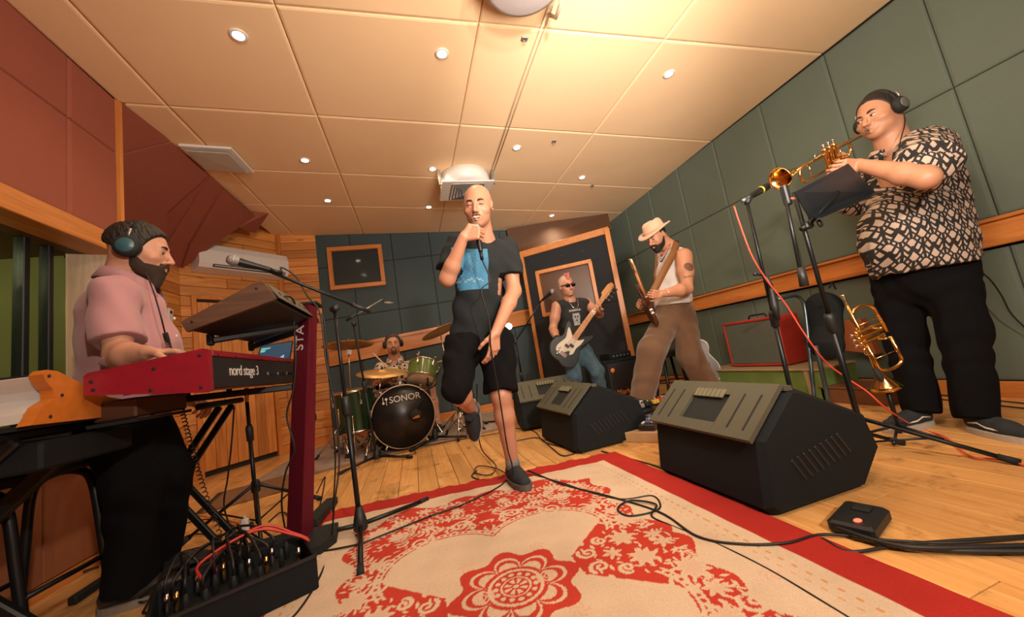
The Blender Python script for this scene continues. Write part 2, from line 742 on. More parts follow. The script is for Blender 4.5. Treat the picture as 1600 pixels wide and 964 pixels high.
# ------------------------------------------------------------------ shared materials
M_black = mat('black_metal', (0.008, 0.011, 0.013), 0.38, 0.3, bump=0.05)
M_rubber = mat('black_rubber', (0.006, 0.009, 0.010), 0.75, bump=0.2)
M_plast = mat('black_plastic', (0.010, 0.013, 0.015), 0.5, bump=0.25, bscale=500)
M_chrome = mat('chrome', (0.72, 0.70, 0.68), 0.18, 1.0, var=0.05)
M_brass = mat('lacquered_brass', (0.83, 0.52, 0.18), 0.18, 1.0, var=0.06)
M_white = mat('white_plastic', (0.74, 0.72, 0.70), 0.35, var=0.03)
M_grey = mat('grey_metal', (0.33, 0.33, 0.33), 0.4, 0.8)
M_cable = mat('black_cable', (0.008, 0.008, 0.009), 0.5)
M_ceil = mat('cream_fabric', (0.88, 0.66, 0.41), 0.85, var=0.04, scale=2.0, bump=0.25, bscale=350)
M_ceilback = mat('ceiling_backing', (0.30, 0.14, 0.06), 0.9)
M_teal = mat('slate_teal_fabric', (0.052, 0.080, 0.090), 0.9, var=0.08, scale=3, bump=0.35, bscale=400)
M_olive = mat('sage_green_fabric', (0.122, 0.162, 0.130), 0.9, var=0.08, scale=3, bump=0.35, bscale=400)
M_red = mat('brick_red_fabric', (0.30, 0.085, 0.052), 0.9, var=0.08, scale=3, bump=0.35, bscale=400)
M_gap = mat('dark_joint', (0.03, 0.028, 0.026), 0.95)
M_pine = wood('honey_pine', (0.48, 0.17, 0.040), (0.72, 0.32, 0.085), 0.42, 'X')
M_pineY = wood('honey_pine_long', (0.48, 0.17, 0.040), (0.72, 0.32, 0.085), 0.42, 'Y')
M_pineZ = wood('honey_pine_upright', (0.46, 0.16, 0.038), (0.70, 0.30, 0.080), 0.40, 'Z', knots=0.15)
M_floor = wood('worn_pine_floor', (0.60, 0.29, 0.09), (0.80, 0.46, 0.17), 0.34, 'Y', 0.9, knots=0.6, dirt=0.8, objvar=0.14)
M_rail = wood('orange_rail_wood', (0.50, 0.17, 0.035), (0.66, 0.26, 0.065), 0.38, 'Y', knots=0.1, objvar=0.08)
M_railX = wood('orange_rail_wood_cross', (0.50, 0.17, 0.035), (0.66, 0.26, 0.065), 0.38, 'X', knots=0.1, objvar=0.08)
M_railZ = wood('orange_rail_wood_upright', (0.50, 0.17, 0.035), (0.66, 0.26, 0.065), 0.38, 'Z', knots=0.1, objvar=0.08)
M_glass = mat('tinted_glass', (0.02, 0.03, 0.03), 0.03, var=0.0, spec=0.9)


# ------------------------------------------------------------------ floor
XL, XR, YF, YB = -2.75, 3.62, -1.6, 5.62
fl = struct(MB().box(((XL + XR) / 2, (YF + YB) / 2, -0.06), (XR - XL, YB - YF, 0.06)).build('floor', M_gap))
x = XL
bw = 0.128
i = 0
while x < XR - 0.01:
    wd = min(bw, XR - x)
    cuts = [YF, YF + 1.2 + (i * 0.77) % 1.9, YF + 3.6 + (i * 1.31) % 1.6, YB]
    for a, b in zip(cuts[:-1], cuts[1:]):
        h = 0.0003 * ((i * 7 + int(a * 10)) % 4)
        MB().box((x + wd / 2, (a + b) / 2, -0.015 + h / 2 - 0.001), (wd - 0.003, b - a - 0.003, 0.03 + h), bev=0.0015).build('plank', M_floor, fl)
    x += bw
    i += 1


# ------------------------------------------------------------------ ceiling of quilted cream panels
def zc(x, y):
    u = (x + 1.65) / 5.2
    v = max(0.0, min(1.0, (y - 2.5) / 3.0))
    return 2.80 + v * (0.13 * (1 - u) - 0.05 * u)


ce = struct(MB().slab([(-2.75, 5.62, 3.04), (3.62, 5.62, 2.9), (3.62, -1.6, 2.95), (-2.75, -1.6, 2.95)], -0.05).build('ceiling', M_ceilback))
colx = [(-1.66, -1.66), (-1.40, -1.40), (-0.48, -0.48), (0.64, 0.66), (2.0, 2.04), (3.56, 3.56)]
rowy = [(-1.55, -1.55), (-0.15, -0.15), (0.95, 0.90), (1.93, 1.86), (2.74, 3.05), (3.60, 4.12), (4.42, 4.92), (5.56, 5.56)]


def gridpt(c, r):
    x = c[0]
    u = (x + 1.66) / 5.22
    y = r[0] * (1 - u) + r[1] * u
    return Vector((x, y, zc(x, y)))


def quilted(q, depth, bev, name, material, parent, out):
    """upholstered panel: q four corners (inner face), edges rolled back by bev; out = direction the face looks"""
    q = [Vector(p) for p in q]
    out = Vector(out).normalized()
    cen = sum(q, Vector()) / 4

    def ins(d):
        r = []
        for k, p in enumerate(q):
            a = (q[k - 1] - p).normalized()
            b = (q[(k + 1) % len(q)] - p).normalized()
            r.append(p + (a + b) * d)
        return r
    rings = [[p - out * depth for p in ins(0.002)], [p - out * bev * .7 for p in ins(0.002)], [p - out * bev * .2 for p in ins(0.002 + bev * .4)],
             [p for p in ins(0.002 + bev * 1.2)]]
    vs = [p for r in rings for p in r]
    n = len(q)
    fs = []
    for k in range(3):
        for i in range(n):
            fs.append((k * n + i, k * n + (i + 1) % n, (k + 1) * n + (i + 1) % n, (k + 1) * n + i))
    fs.append(tuple(range(3 * n, 4 * n)))
    nn = (q[1] - q[0]).cross(q[2] - q[0])
    if nn.dot(out) < 0:
        fs = [tuple(reversed(f)) for f in fs]
    return MB().add(vs, fs).build(name, material, parent)


for ci in range(5):
    for ri in range(7):
        a, b = gridpt(colx[ci], rowy[ri]), gridpt(colx[ci + 1], rowy[ri])
        c, d = gridpt(colx[ci + 1], rowy[ri + 1]), gridpt(colx[ci], rowy[ri + 1])
        quilted([a, b, c, d], 0.06, 0.014, 'ceiling_panel', M_ceil, ce, (0, 0, -1))

# ------------------------------------------------------------------ right wall: sage panels over and under a timber rail
wr = struct(MB().box((3.64, 2.0, 1.45), (0.08, 7.3, 3.0)).build('wall_right', M_gap))
ys = [-1.6, -0.5, 0.68, 1.27, 1.86, 2.45, 3.04, 3.63, 4.22, 4.81, 5.56]
for a, b in zip(ys[:-1], ys[1:]):
    for z0, z1 in ((0.10, 0.93), (1.12, 2.0), (2.0, 2.795)):
        quilted([(3.555, a, z0), (3.555, b, z0), (3.555, b, z1), (3.555, a, z1)], 0.05, 0.016, 'fabric_panel', M_olive, wr, (-1, 0, 0))
rl = struct(MB().box((3.56, 2.0, 1.03), (0.04, 7.2, 0.15)).build('trim_1', M_rail))
MB().box((3.535, 2.0, 1.105), (0.06, 7.2, 0.022), bev=0.004).build('moulding', M_rail, rl)
MB().box((3.535, 2.0, 0.955), (0.06, 7.2, 0.030), bev=0.004).build('moulding', M_rail, rl)
bb = struct(MB().box((3.545, 2.0, 0.05), (0.03, 7.2, 0.10), bev=0.004).build('baseboard_right', M_rail))

# ------------------------------------------------------------------ back wall: slate panels, rail, small window
wb = struct(MB().box((1.2, 5.66, 1.45), (4.9, 0.08, 3.1)).build('wall_back', M_gap))
xs = [-1.16, -0.68, -0.10, 0.47, 1.04, 1.61, 2.18, 2.75, 3.56]
wx0, wx1, wz0, wz1 = -0.99, -0.24, 2.07, 2.70
for a, b in zip(xs[:-1], xs[1:]):
    for z0, z1 in ((0.10, 1.0), (1.25, 1.66), (1.66, 2.42), (2.42, 2.95)):
        za = z1
        if z0 < 0.5:
            lift = 0.07 * (a + 1.1)
            quilted([(a, 5.55, z0), (b, 5.55, z0), (b, 5.55, z1 + 0.07 * (b + 1.1)), (a, 5.55, z1 + lift)], 0.05, 0.014, 'fabric_panel', M_teal, wb, (0, -1, 0))
            continue
        zz0a = z0 + (0.07 * (a + 1.1) if z0 < 1.3 else 0.04 * (a + 1.1))
        zz0b = z0 + (0.07 * (b + 1.1) if z0 < 1.3 else 0.04 * (b + 1.1))
        zz1a, zz1b = z1 + 0.04 * (a + 1.1), z1 + 0.04 * (b + 1.1)
        if z1 > 2.9:
            zz1a, zz1b = zc(a, 5.5) + 0.01, zc(b, 5.5) + 0.01
        quilted([(a, 5.55, zz0a), (b, 5.55, zz0b), (b, 5.55, zz1b), (a, 5.55, zz1a)], 0.05, 0.014, 'fabric_panel', M_teal, wb, (0, -1, 0))
rb = struct(MB().slab([(-1.10, 5.53, 1.01), (3.5, 5.53, 1.33), (3.5, 5.53, 1.56), (-1.10, 5.53, 1.26)], 0.04).build('trim_2', M_railX))
MB().slab([(-1.10, 5.505, 1.22), (3.5, 5.505, 1.52), (3.5, 5.505, 1.56), (-1.10, 5.505, 1.26)], 0.03).build('moulding', M_railX, rb)
struct(MB().box((1.2, 5.55, 0.05), (4.7, 0.03, 0.10), bev=0.004).build('baseboard_back', M_railX))

wn = struct(MB().box(((wx0 + wx1) / 2, 5.545, (wz0 + wz1) / 2), (wx1 - wx0 - .1, 0.01, wz1 - wz0 - .1)).build('window_1', mat('dark_pane', (0.012, 0.035, 0.045), 0.08, var=0.3, scale=1.5, spec=0.8)))
for a, b in (((wx0, wz0), (wx1, wz0)), ((wx0, wz1), (wx1, wz1))):
    MB().box(((wx0 + wx1) / 2, 5.52, a[1] + (0.03 if a[1] == wz0 else -0.03)), (wx1 - wx0, 0.07, 0.06), bev=0.004).build('window_frame', M_railX, wn)
for xx in (wx0 + 0.03, wx1 - 0.03):
    MB().box((xx, 5.52, (wz0 + wz1) / 2), (0.06, 0.07, wz1 - wz0 - 0.121), bev=0.004).build('window_frame', M_railZ, wn)

# ------------------------------------------------------------------ left wall, upper part: leaning brick-red panels over the control room window
wl = struct(MB().box((-1.74, 0.55, 2.36), (0.10, 4.3, 1.05)).build('wall_left', M_gap))
ys = [-1.6, -0.4, 0.6, 1.48, 2.36, 2.70]
for a, b in zip(ys[:-1], ys[1:]):
    for z0, z1 in ((1.86, 2.43), (2.43, 2.81)):
        quilted([(-1.65, a, z0), (-1.65, b, z0), (-1.65, b, z1), (-1.65, a, z1)], 0.04, 0.014, 'fabric_panel', M_red, wl, (1, 0, 0))
tr = struct(MB().box((-1.70, 0.55, 1.80), (0.14, 4.32, 0.115), bev=0.004).build('trim_3', M_rail))
MB().box((-1.98, 0.55, 1.765), (0.42, 4.32, 0.04)).build('soffit_board', mat('dark_stained_board', (0.10, 0.045, 0.02), 0.6), tr)
# reveal where the wall steps back
struct(MB().slab([(-1.64, 2.705, 1.76), (-1.64, 2.705, 2.82), (-2.5, 2.725, 2.82), (-2.5, 2.725, 1.76)], 0.03).build('trim_4', M_railZ))

# slanted red soffit from the ceiling edge down to the timber wall
so = struct(MB().slab([(-1.62, 2.715, 2.84), (-1.56, 4.66, 2.84), (-2.36, 4.76, 2.325), (-2.42, 2.73, 2.27)], -0.05).build('wall_soffit', M_red))


def sofpt(u, v):
    """u 0..1 along the room, v 0..1 from the ceiling down"""
    top = Vector((-1.615, 2.715, 2.825)).lerp(Vector((-1.575, 4.62, 2.83)), u)
    bot = Vector((-2.40, 2.73, 2.262)).lerp(Vector((-2.345, 4.75, 2.305)), u)
    return top.lerp(bot, v)


facets = [
    ([(0, 0), (0.24, 0), (0.04, 1), (0, 1)], 0.0),
    ([(0.245, 0), (0.51, 0), (0.56, 0.5), (0.76, 0.84), (0.72, 1), (0.045, 1)], 0.012),
    ([(0.53, 0), (0.64, 0), (0.86, 0.70), (0.99, 1), (0.73, 1), (0.775, 0.85)], -0.004),
    ([(0.65, 0), (0.995, 0), (0.999, 0.35), (0.995, 1), (0.87, 0.70)], 0.010)]
for poly, up in facets:
    q = [sofpt(u, v) + Vector((0.55, 0, -0.83)) * up for u, v in poly]
    MB().slab(q, -0.03).build('fabric_panel', M_red, so)
struct(MB().slab([(-1.57, 4.63, 2.90), (-1.43, 4.70, 2.93), (-1.70, 5.0, 2.80), (-1.74, 4.66, 2.74)], 0.03).build('wall_facet', M_red))

# ------------------------------------------------------------------ timber walls at the back left


def plank_wall(name, p0, p1, z0, ztop0, ztop1, ph, skip=None):
    p0, p1 = Vector((*p0, 0)), Vector((*p1, 0))
    d = (p1 - p0).normalized()
    nrm = Vector((d.y, -d.x, 0))
    ln = (p1 - p0).length
    back = MB().slab([p0 - nrm * .03 + Vector((0, 0, 0)), p1 - nrm * .03, p1 - nrm * .03 + Vector((0, 0, ztop1)), p0 - nrm * .03 + Vector((0, 0, ztop0))], 0.05)
    ob = struct(back.build(name, M_gap))
    z = z0
    k = 0
    while z < min(ztop0, ztop1) - 0.02:
        z2 = min(z + ph, min(ztop0, ztop1))
        segs = [(0.0, ln)]
        if skip:
            (s0, s1, sz) = skip
            if z2 < sz + 0.02:
                segs = [(0.0, s0), (s1, ln)]
        if len(segs) == 1 and ln > 1.0:
            c = ln * (0.3 + 0.4 * ((k * 0.37) % 1))
            segs = [(0, c), (c, ln)]
        for a, b in segs:
            if b - a < 0.03:
                continue
            pr = 0.002 * ((k * 5 + int(a * 9)) % 3)
            A, B = p0 + d * (a + .0015) + nrm * pr, p0 + d * (b - .0015) + nrm * pr
            mb = MB()
            r = Matrix((d, -nrm, Vector((0, 0, 1)))).transposed()
            mb.box(((A + B) / 2) + Vector((0, 0, (z + z2) / 2)) - nrm * 0.012, ((B - A).length, 0.024, z2 - z - 0.004), r, bev=0.003)
            o = mb.build('plank', M_pine, ob, local=True)
            # turn local so that the grain runs along the board
            Mx = r.to_4x4()
            Mx.translation = ((A + B) / 2) + Vector((0, 0, (z + z2) / 2))
            o.data.transform(Mx.inverted())
            o.matrix_basis = Mx
        z = z2
        k += 1
    return ob, p0, d, nrm


plank_wall('wall_timber_side', (-2.42, 2.6), (-2.36, 4.72), 0.10, 2.34, 2.34, 0.118)
wt, wp0, wd_, wn_ = plank_wall('wall_timber', (-2.36, 4.72), (-1.60, 5.50), 0.10, 3.0, 3.0, 0.118, skip=(0.10, 0.93, 1.98))
plank_wall('wall_timber_end', (-1.59, 5.51), (-1.13, 5.54), 0.10, 3.0, 3.0, 0.118)
struct(MB().box((-1.585, 5.475, 1.5), (0.045, 0.045, 3.0), bev=0.004).build('trim_5', M_railZ))
# teal panel edge return
# timber door set in the wall
dr = struct(MB().add([], []).build('door_1', None))


def wallpt(s, z, out=0.0):
    return wp0 + wd_ * s + wn_ * out + Vector((0, 0, z))


R_w = Matrix((wd_, -wn_, Vector((0, 0, 1)))).transposed()
for i in range(7):
    s = 0.145 + i * 0.106
    MB().box(wallpt(s + 0.053, 0.99, -0.005), (0.103, 0.03, 1.86), R_w, bev=0.003).build('board', M_pineZ, dr)
for s in (0.115, 0.915):
    MB().box(wallpt(s, 1.0, 0.005), (0.045, 0.05, 2.0), R_w, bev=0.004).build('door_frame', M_railZ, dr)
MB().box(wallpt(0.515, 1.975, 0.005), (0.755, 0.05, 0.045), R_w, bev=0.004).build('door_frame', M_railX, dr)
MB().cyl(wallpt(0.84, 1.0, 0.01), wallpt(0.84, 1.0, 0.06), 0.012).cyl(wallpt(0.84, 1.0, 0.055), wallpt(0.73, 1.0, 0.055), 0.009).build('door_handle', M_grey, dr)
bl = struct(MB().box(wallpt(0.05, 0.05, 0.005), (0.10, 0.03, 0.10), R_w).box(wallpt(1.0, 0.05, 0.005), (0.12, 0.03, 0.10), R_w).box((-1.36, 5.515, 0.05), (0.45, 0.03, 0.1)).box((-2.385, 3.65, 0.05), (0.03, 2.1, 0.10)).build('baseboard_left', M_railX))

# ------------------------------------------------------------------ left wall, lower part: control room window over a timber counter
lw = struct(MB().box((-2.34, 0.5, 1.35), (0.06, 4.3, 1.4)).build('wall_left_low', mat('olive_curtain_wall', (0.22, 0.20, 0.08), 0.9, var=0.25, scale=1.2)))
struct(MB().box((-2.12, 2.66, 1.25), (0.50, 0.03, 1.2)).build('wall_booth_end', mat('olive_curtain_wall', (0.22, 0.20, 0.08), 0.9, var=0.25, scale=1.2)))
win = struct(MB().box((-1.84, 0.5, 1.25), (0.012, 4.2, 1.02)).build('window_2', None))
gm = bpy.data.materials.new('window_glass')
gm.use_nodes = True
gb = gm.node_tree.nodes['Principled BSDF']
gb.inputs['Base Color'].default_value = (0.62, 0.75, 0.62, 1)
gb.inputs['Roughness'].default_value = 0.02
gb.inputs['Transmission Weight'].default_value = 1.0
gb.inputs['IOR'].default_value = 1.2
win.data.materials.append(gm)
for yy, ww in ((2.49, 0.03), (2.36, 0.035), (1.2, 0.05), (-0.2, 0.05)):
    MB().box((-1.84, yy, 1.25), (0.05, ww, 1.02), bev=0.004).build('window_frame', M_black, win)
MB().box((-1.84, 0.5, 0.745), (0.09, 4.2, 0.05)).build('window_frame', M_black, win)
add_light('control_room_fill', 'AREA', (-2.05, 1.9, 1.72), (-2.3, 2.3, 1.2), 5, (1.0, .85, .5), .2)  # added fill out of view, lights the olive wall behind the glass
# plywood splay beside the window and the counter front
struct(MB().slab([(-1.86, 2.63, 0.70), (-1.66, 2.70, 0.70), (-1.66, 2.70, 1.76), (-1.86, 2.63, 1.76)], -0.02).build('trim_6', wood('pale_plywood', (0.42, 0.30, 0.19), (0.55, 0.42, 0.28), 0.6, 'Z', knots=0.0)))
ct = struct(MB().box((-1.93, 0.55, 0.655), (0.46, 4.3, 0.075), bev=0.005).build('wall_counter', M_rail))
yy = -1.5
while yy < 2.65:
    MB().box((-1.77, yy + 0.215, 0.34), (0.03, 0.424, 0.55), bev=0.004).build('panel', mat('russet_board', (0.32, 0.115, 0.05), 0.6, var=0.15, scale=4), ct)
    yy += 0.43
MB().box((-1.77, 0.55, 0.03), (0.028, 4.3, 0.06)).build('plinth', M_rail, ct)
MB().box((-2.0, 2.70, 0.32), (0.72, 0.03, 0.62)).build('end_panel', M_railZ, ct)
struct(MB().box((0.4, -1.66, 1.45), (6.4, 0.08, 3.0)).build('wall_front', M_red))

# ------------------------------------------------------------------ big framed studio door standing open in front of the back corner
pL, pR = Vector((1.76, 5.12, 0)), Vector((2.96, 4.50, 0))
dd = (pR - pL).normalized()
dn = Vector((dd.y, -dd.x, 0))
R_d = Matrix((dd, -dn, Vector((0, 0, 1)))).transposed()
dw = (pR - pL).length
d2 = struct(MB().add([], []).build('door_2', None))


def dpt(s, z, out=0.0):
    return pL + dd * s + dn * out + Vector((0, 0, z))


M_dfab = mat('charcoal_door_fabric', (0.012, 0.014, 0.018), 0.85, bump=0.3)
wz = [(1.30, 1.92)]
s0, s1 = 0.19, 1.02
zt0, zt1 = 2.26, 2.35
# four upholstered fields round the vision window
MB().slab([dpt(.05, .02, .0), dpt(dw - .05, .02, 0), dpt(dw - .05, 1.29, 0), dpt(.05, 1.22, 0)], 0.06).build('fabric_panel', M_dfab, d2)
MB().slab([dpt(.05, 1.221, .0), dpt(s0, 1.23, 0), dpt(s0, 1.93, 0), dpt(.05, 1.93, 0)], 0.06).build('fabric_panel', M_dfab, d2)
MB().slab([dpt(s1, 1.29, .0), dpt(dw - .05, 1.291, 0), dpt(dw - .05, 1.93, 0), dpt(s1, 1.93, 0)], 0.06).build('fabric_panel', M_dfab, d2)
MB().slab([dpt(.05, 1.931, .0), dpt(dw - .05, 1.931, 0), dpt(dw - .05, zt1 - .04, 0), dpt(.05, zt0 - .04, 0)], 0.06).build('fabric_panel', M_dfab, d2)
MB().slab([dpt(s0 + .03, 1.29, -.03), dpt(s1 - .03, 1.29, -.03), dpt(s1 - .03, 1.90, -.03), dpt(s0 + .03, 1.90, -.03)], 0.01).build('pane', mat('brown_pane', (0.10, 0.042, 0.018), 0.3, var=0.2, scale=1.0, spec=0.35), d2)
for a, b, wz_ in (((s0, 1.27), (s1, 1.27), 0.055), ((s0, 1.915), (s1, 1.93), 0.055), ((s0 + .02, 1.25), (s0 + .02, 1.93), 0.055), ((s1 - .02, 1.25), (s1 - .02, 1.93), 0.055)):
    MB().bar(dpt(a[0], a[1], 0), dpt(b[0], b[1], 0), wz_, 0.08, up=dn, bev=0.004).build('window_frame', M_railZ, d2)
MB().bar(dpt(0.025, 0, 0), dpt(0.025, zt0, 0), 0.09, 0.05, up=dd, bev=0.004).build('door_frame', M_railZ, d2)
MB().bar(dpt(dw - 0.03, 0, 0), dpt(dw - 0.03, zt1, 0), 0.10, 0.075, up=dd, bev=0.004).build('door_frame', M_railZ, d2)
MB().bar(dpt(0, zt0 - .02, 0.002), dpt(dw, zt1 - .02, 0.002), 0.10, 0.06, up=dn, bev=0.004).build('door_frame', M_railX, d2)
for s in (0.62, 0.93):
    MB().ell(dpt(s, 2.10, 0.004), (0.008, 0.008, 0.008), n=8, m=6).build('screw', M_chrome, d2)
# timber bulkhead over the door
struct(MB().slab([(1.70, 5.35, 2.36), (3.25, 4.85, 2.46), (3.3, 4.95, 2.80), (1.70, 5.40, 2.78)], 0.04).build('trim_7', mat('dark_stained_board', (0.10, 0.045, 0.02), 0.6)))

# ------------------------------------------------------------------ ceiling fittings
M_lamp = mat('lamp_glow', (1, 1, 1), 0.3, emit=(1.0, 0.88, 0.72), estr=14)
dl_pos = [(-0.73, 2.12, 'nearest the red wall'), (0.43, 2.14, 'nearest the singer and the front round diffuser'), (2.27, 2.17, 'nearest the green wall at the front'),
          (-0.73, 3.46, 'beside the white ceiling hatch'), (0.44, 3.62, 'just left of the round diffuser behind the singer'), (1.26, 3.21, 'right of the wires in the middle of the ceiling'),
          (2.29, 3.82, 'over the guitarist, second from the front on the right'), (-0.72, 4.35, 'over the air conditioner, at the back left'), (0.44, 4.59, 'over the drummer, just left of the singer'), (2.33, 4.97, 'over the framed black door')]
dl0 = None
for x, y, where in dl_pos:
    z = zc(x, y)
    if dl0 is None:
        t = thing('downlight', '', 'ceiling light', (x, y, z), 0, 'ceiling downlights')
        MB().lathe([(0.030, 0.0), (0.046, 0.0), (0.046, -0.004), (0.040, -0.007), (0.030, -0.005)], caps=False).build('trim_ring', M_white, t, local=True)
        MB().lathe([(0.0, 0.001), (0.0305, 0.001), (0.0305, -0.004), (0.0, -0.005)], caps=False).build('lamp', M_lamp, t, local=True)
        dl0 = t
    else:
        t = copy_tree(dl0)
        t.location = (x, y, z)
    t['label'] = 'small round lit ceiling downlight ' + where
    add_light('downlight_beam', 'SPOT', (x, y, z - 0.012), (x, y, 0), 24, (1.0, 0.74, 0.48), 0.035, 2.5, 0.8)

tg = thing('ceiling_hatch', 'flat white square vent panel on the cream ceiling by the red wall', 'vent', (-1.38, 3.41, zc(-1.38, 3.41)))
MB().slab([(-1.575, 3.215, 2.812), (-1.225, 3.24, 2.80), (-1.20, 3.62, 2.80), (-1.57, 3.58, 2.825)], -0.02).build('plate', M_white, tg)
MB().slab([(-1.54, 3.25, 2.789), (-1.26, 3.27, 2.777), (-1.235, 3.59, 2.777), (-1.54, 3.55, 2.80)], -0.006).build('inner_panel', mat('grey_white_plastic', (0.5, 0.5, 0.46), 0.5), tg)


def diffuser(x, y, r, drop, label, tilt):
    t = thing('air_diffuser', label, 'air diffuser', (x, y, zc(x, y)), rot=tilt)
    MB().lathe([(0.0, -drop - .004), (r * .8, -drop - .004), (r, -drop + .02), (r, 0.0), (r * .9, 0.0)], n=40, caps=False).build('drum', M_white, t, local=True)
    MB().box((0, 0.0, -drop - 0.014), (r * 2.02, r * 1.6, 0.016), bev=0.004).build('plate', M_white, t, local=True)
    for k in range(5):
        q = r * (0.62 - 0.11 * k)
        m = MB()
        zz = -drop - 0.024 - 0.004 * k
        for sx, sy in ((1, 0), (-1, 0), (0, 1), (0, -1)):
            if sx:
                m.box((sx * q, 0, zz), (0.012, 2 * q, 0.014))
            else:
                m.box((0, sy * q, zz), (2 * q, 0.012, 0.014))
        m.build('louvre', M_grey, t, local=True)
    for sx in (-1, 1):
        MB().box((sx * r * 1.05, -r * .55, -drop * .5), (0.03, 0.02, drop + .04)).build('bracket', M_grey, t, local=True)
    return t


diffuser(0.80, 3.80, 0.28, 0.15, 'round white air diffuser with square louvres behind the bald singer', (0, 0, 0))
t = thing('air_duct_drum', 'pale grey round hanging drum cut by the top edge of the photo', 'air diffuser', (0.80, 1.44, 2.8))
MB().lathe([(0.0, -0.13), (0.20, -0.13), (0.235, -0.11), (0.24, 0.0), (0.2, 0.0)], o=(0.80, 1.50, 2.8), n=40, caps=False).build('drum', mat('pale_lilac_grey', (0.45, 0.42, 0.43), 0.6), t)
MB().box((0.555, 1.52, 2.735), (0.03, 0.12, 0.10), bev=.004).build('bracket', M_white, t)
MB().tube([(1.0, 1.50, 2.70), (1.04, 1.60, 2.66), (1.055, 1.70, 2.68), (1.05, 1.76, 2.765)], 0.012, 10).build('hose', mat('clear_hose', (0.6, 0.48, 0.34), 0.2), t)
for sx in (0, 0.03):
    o = MB().tube([(1.04 + sx, 1.72, 2.782), (1.05 + sx, 2.6, 2.784), (1.08 + sx, 3.62, zc(1.1, 3.62) - .016)], 0.005, 6).build('ceiling_wire', mat('clear_hose', (0.6, 0.48, 0.34), 0.2))
    tag(o, 'pale thin line along the ceiling between the two round diffusers, %s of the pair' % ('left' if sx == 0 else 'right'), 'wire', 'ceiling lines')
hk = None
for x, y, wh in ((0.96, 1.97, 'just behind the front drum'), (1.62, 3.09, 'in the middle of the ceiling right of the lines'), (2.54, 4.03, 'near the downlight over the guitarist')):
    if hk is None:
        t = thing('ceiling_anchor', '', 'bracket', (x, y, zc(x, y)), 0, 'ceiling anchors')
        MB().box((0, 0, -0.004), (0.045, 0.03, 0.008), bev=.002).build('plate', M_grey, t, local=True)
        MB().tube([(-0.012, 0, -0.006), (-0.01, 0, -0.022), (0.01, 0, -0.022), (0.012, 0, -0.006)], 0.003, 6).build('hook', M_grey, t, local=True)
        hk = t
    else:
        t = copy_tree(hk)
        t.location = (x, y, zc(x, y))
    t['label'] = 'tiny metal anchor plate on ceiling ' + wh

# air conditioner on the timber wall
ac = thing('air_conditioner', 'long white wall air conditioner over the timber door', 'air conditioner', wallpt(0.62, 2.27, 0.0))
prof = [(0, 0), (0.17, 0.02), (0.20, 0.07), (0.205, 0.22), (0.17, 0.30), (0.0, 0.31)]
MB().prism([(p[0], p[1]) for p in prof], wallpt(0.60, 2.27, 0.01), wn_, (0, 0, 1), 0.98).build('housing', M_white, ac)
MB().box(wallpt(0.64, 2.315, 0.195), (0.80, 0.035, 0.03), R_w).build('louvre', mat('dark_slot', (0.02, 0.02, 0.02), 0.6), ac)
MB().box(wallpt(0.64, 2.312, 0.212), (0.78, 0.012, 0.008), R_w).build('blade', M_white, ac)
for dz in (0.16, 0.20):
    MB().ell(wallpt(0.105, 2.27 + dz, 0.12), (0.008, 0.008, 0.008), n=8, m=6).build('screw', M_grey, ac)
rc = thing('remote_control', 'small white remote in a holder on the timber wall beside the keyboardist', 'remote control', (-2.36, 4.52, 1.70))
MB().box((-2.345, 4.50, 1.72), (0.03, 0.075, 0.17), Matrix.Rotation(-0.15, 3, 'X'), bev=0.008).build('body', M_white, rc)
MB().box((-2.328, 4.50, 1.76), (0.004, 0.03, 0.03), Matrix.Rotation(-0.15, 3, 'X')).build('screen', M_black, rc)
so_ = thing('wall_socket', 'small black socket low on the timber wall by the drum kit', 'socket', (-1.36, 5.50, 0.38))
MB().box((-1.36, 5.50, 0.38), (0.10, 0.03, 0.09), bev=.004).build('plate', M_black, so_)
MB().ell((-1.36, 5.48, 0.38), (0.02, 0.01, 0.02), n=8, m=6).build('plug', M_rubber, so_)
lb = thing('reflection_glow', 'small bright round glow behind the singer at the back wall, standing in for a reflection', 'lamp', (1.452, 5.300, 1.200))  # glowing ball and bracket put in where a bright reflection shows
MB().ell((1.452, 5.300, 1.200), (0.05, 0.05, 0.05)).build('glow_ball', mat('white_glow', (1, 1, 1), 0.3, emit=(1, 0.95, 0.88), estr=8), lb)
MB().cyl((1.463, 5.340, 1.203), (1.513, 5.520, 1.219), 0.02).build('bracket', M_black, lb)


# ------------------------------------------------------------------ people
def skin_mat(name, col):
    m = mat(name, col, 0.48, var=0.07, scale=30, bump=0.12, bscale=220)
    b = m.node_tree.nodes['Principled BSDF']
    b.inputs['Subsurface Weight'].default_value = 0.08
    b.inputs['Subsurface Radius'].default_value = (0.02, 0.008, 0.004)
    return m


M_eye = mat('eye_white', (0.70, 0.66, 0.62), 0.2, var=0.02)
M_iris = mat('dark_iris', (0.02, 0.012, 0.008), 0.1)
M_hairb = mat('near_black_hair', (0.012, 0.009, 0.007), 0.6, bump=1.0, bscale=160, stretch=(1, 1, .25))
M_beard = mat('dark_beard', (0.035, 0.018, 0.010), 0.75, bump=1.0, bscale=300, var=.4, scale=120)
M_lip = mat('lips', (0.42, 0.15, 0.11), 0.45, var=0.05)
M_teeth = mat('teeth', (0.78, 0.72, 0.64), 0.3, var=0.03)


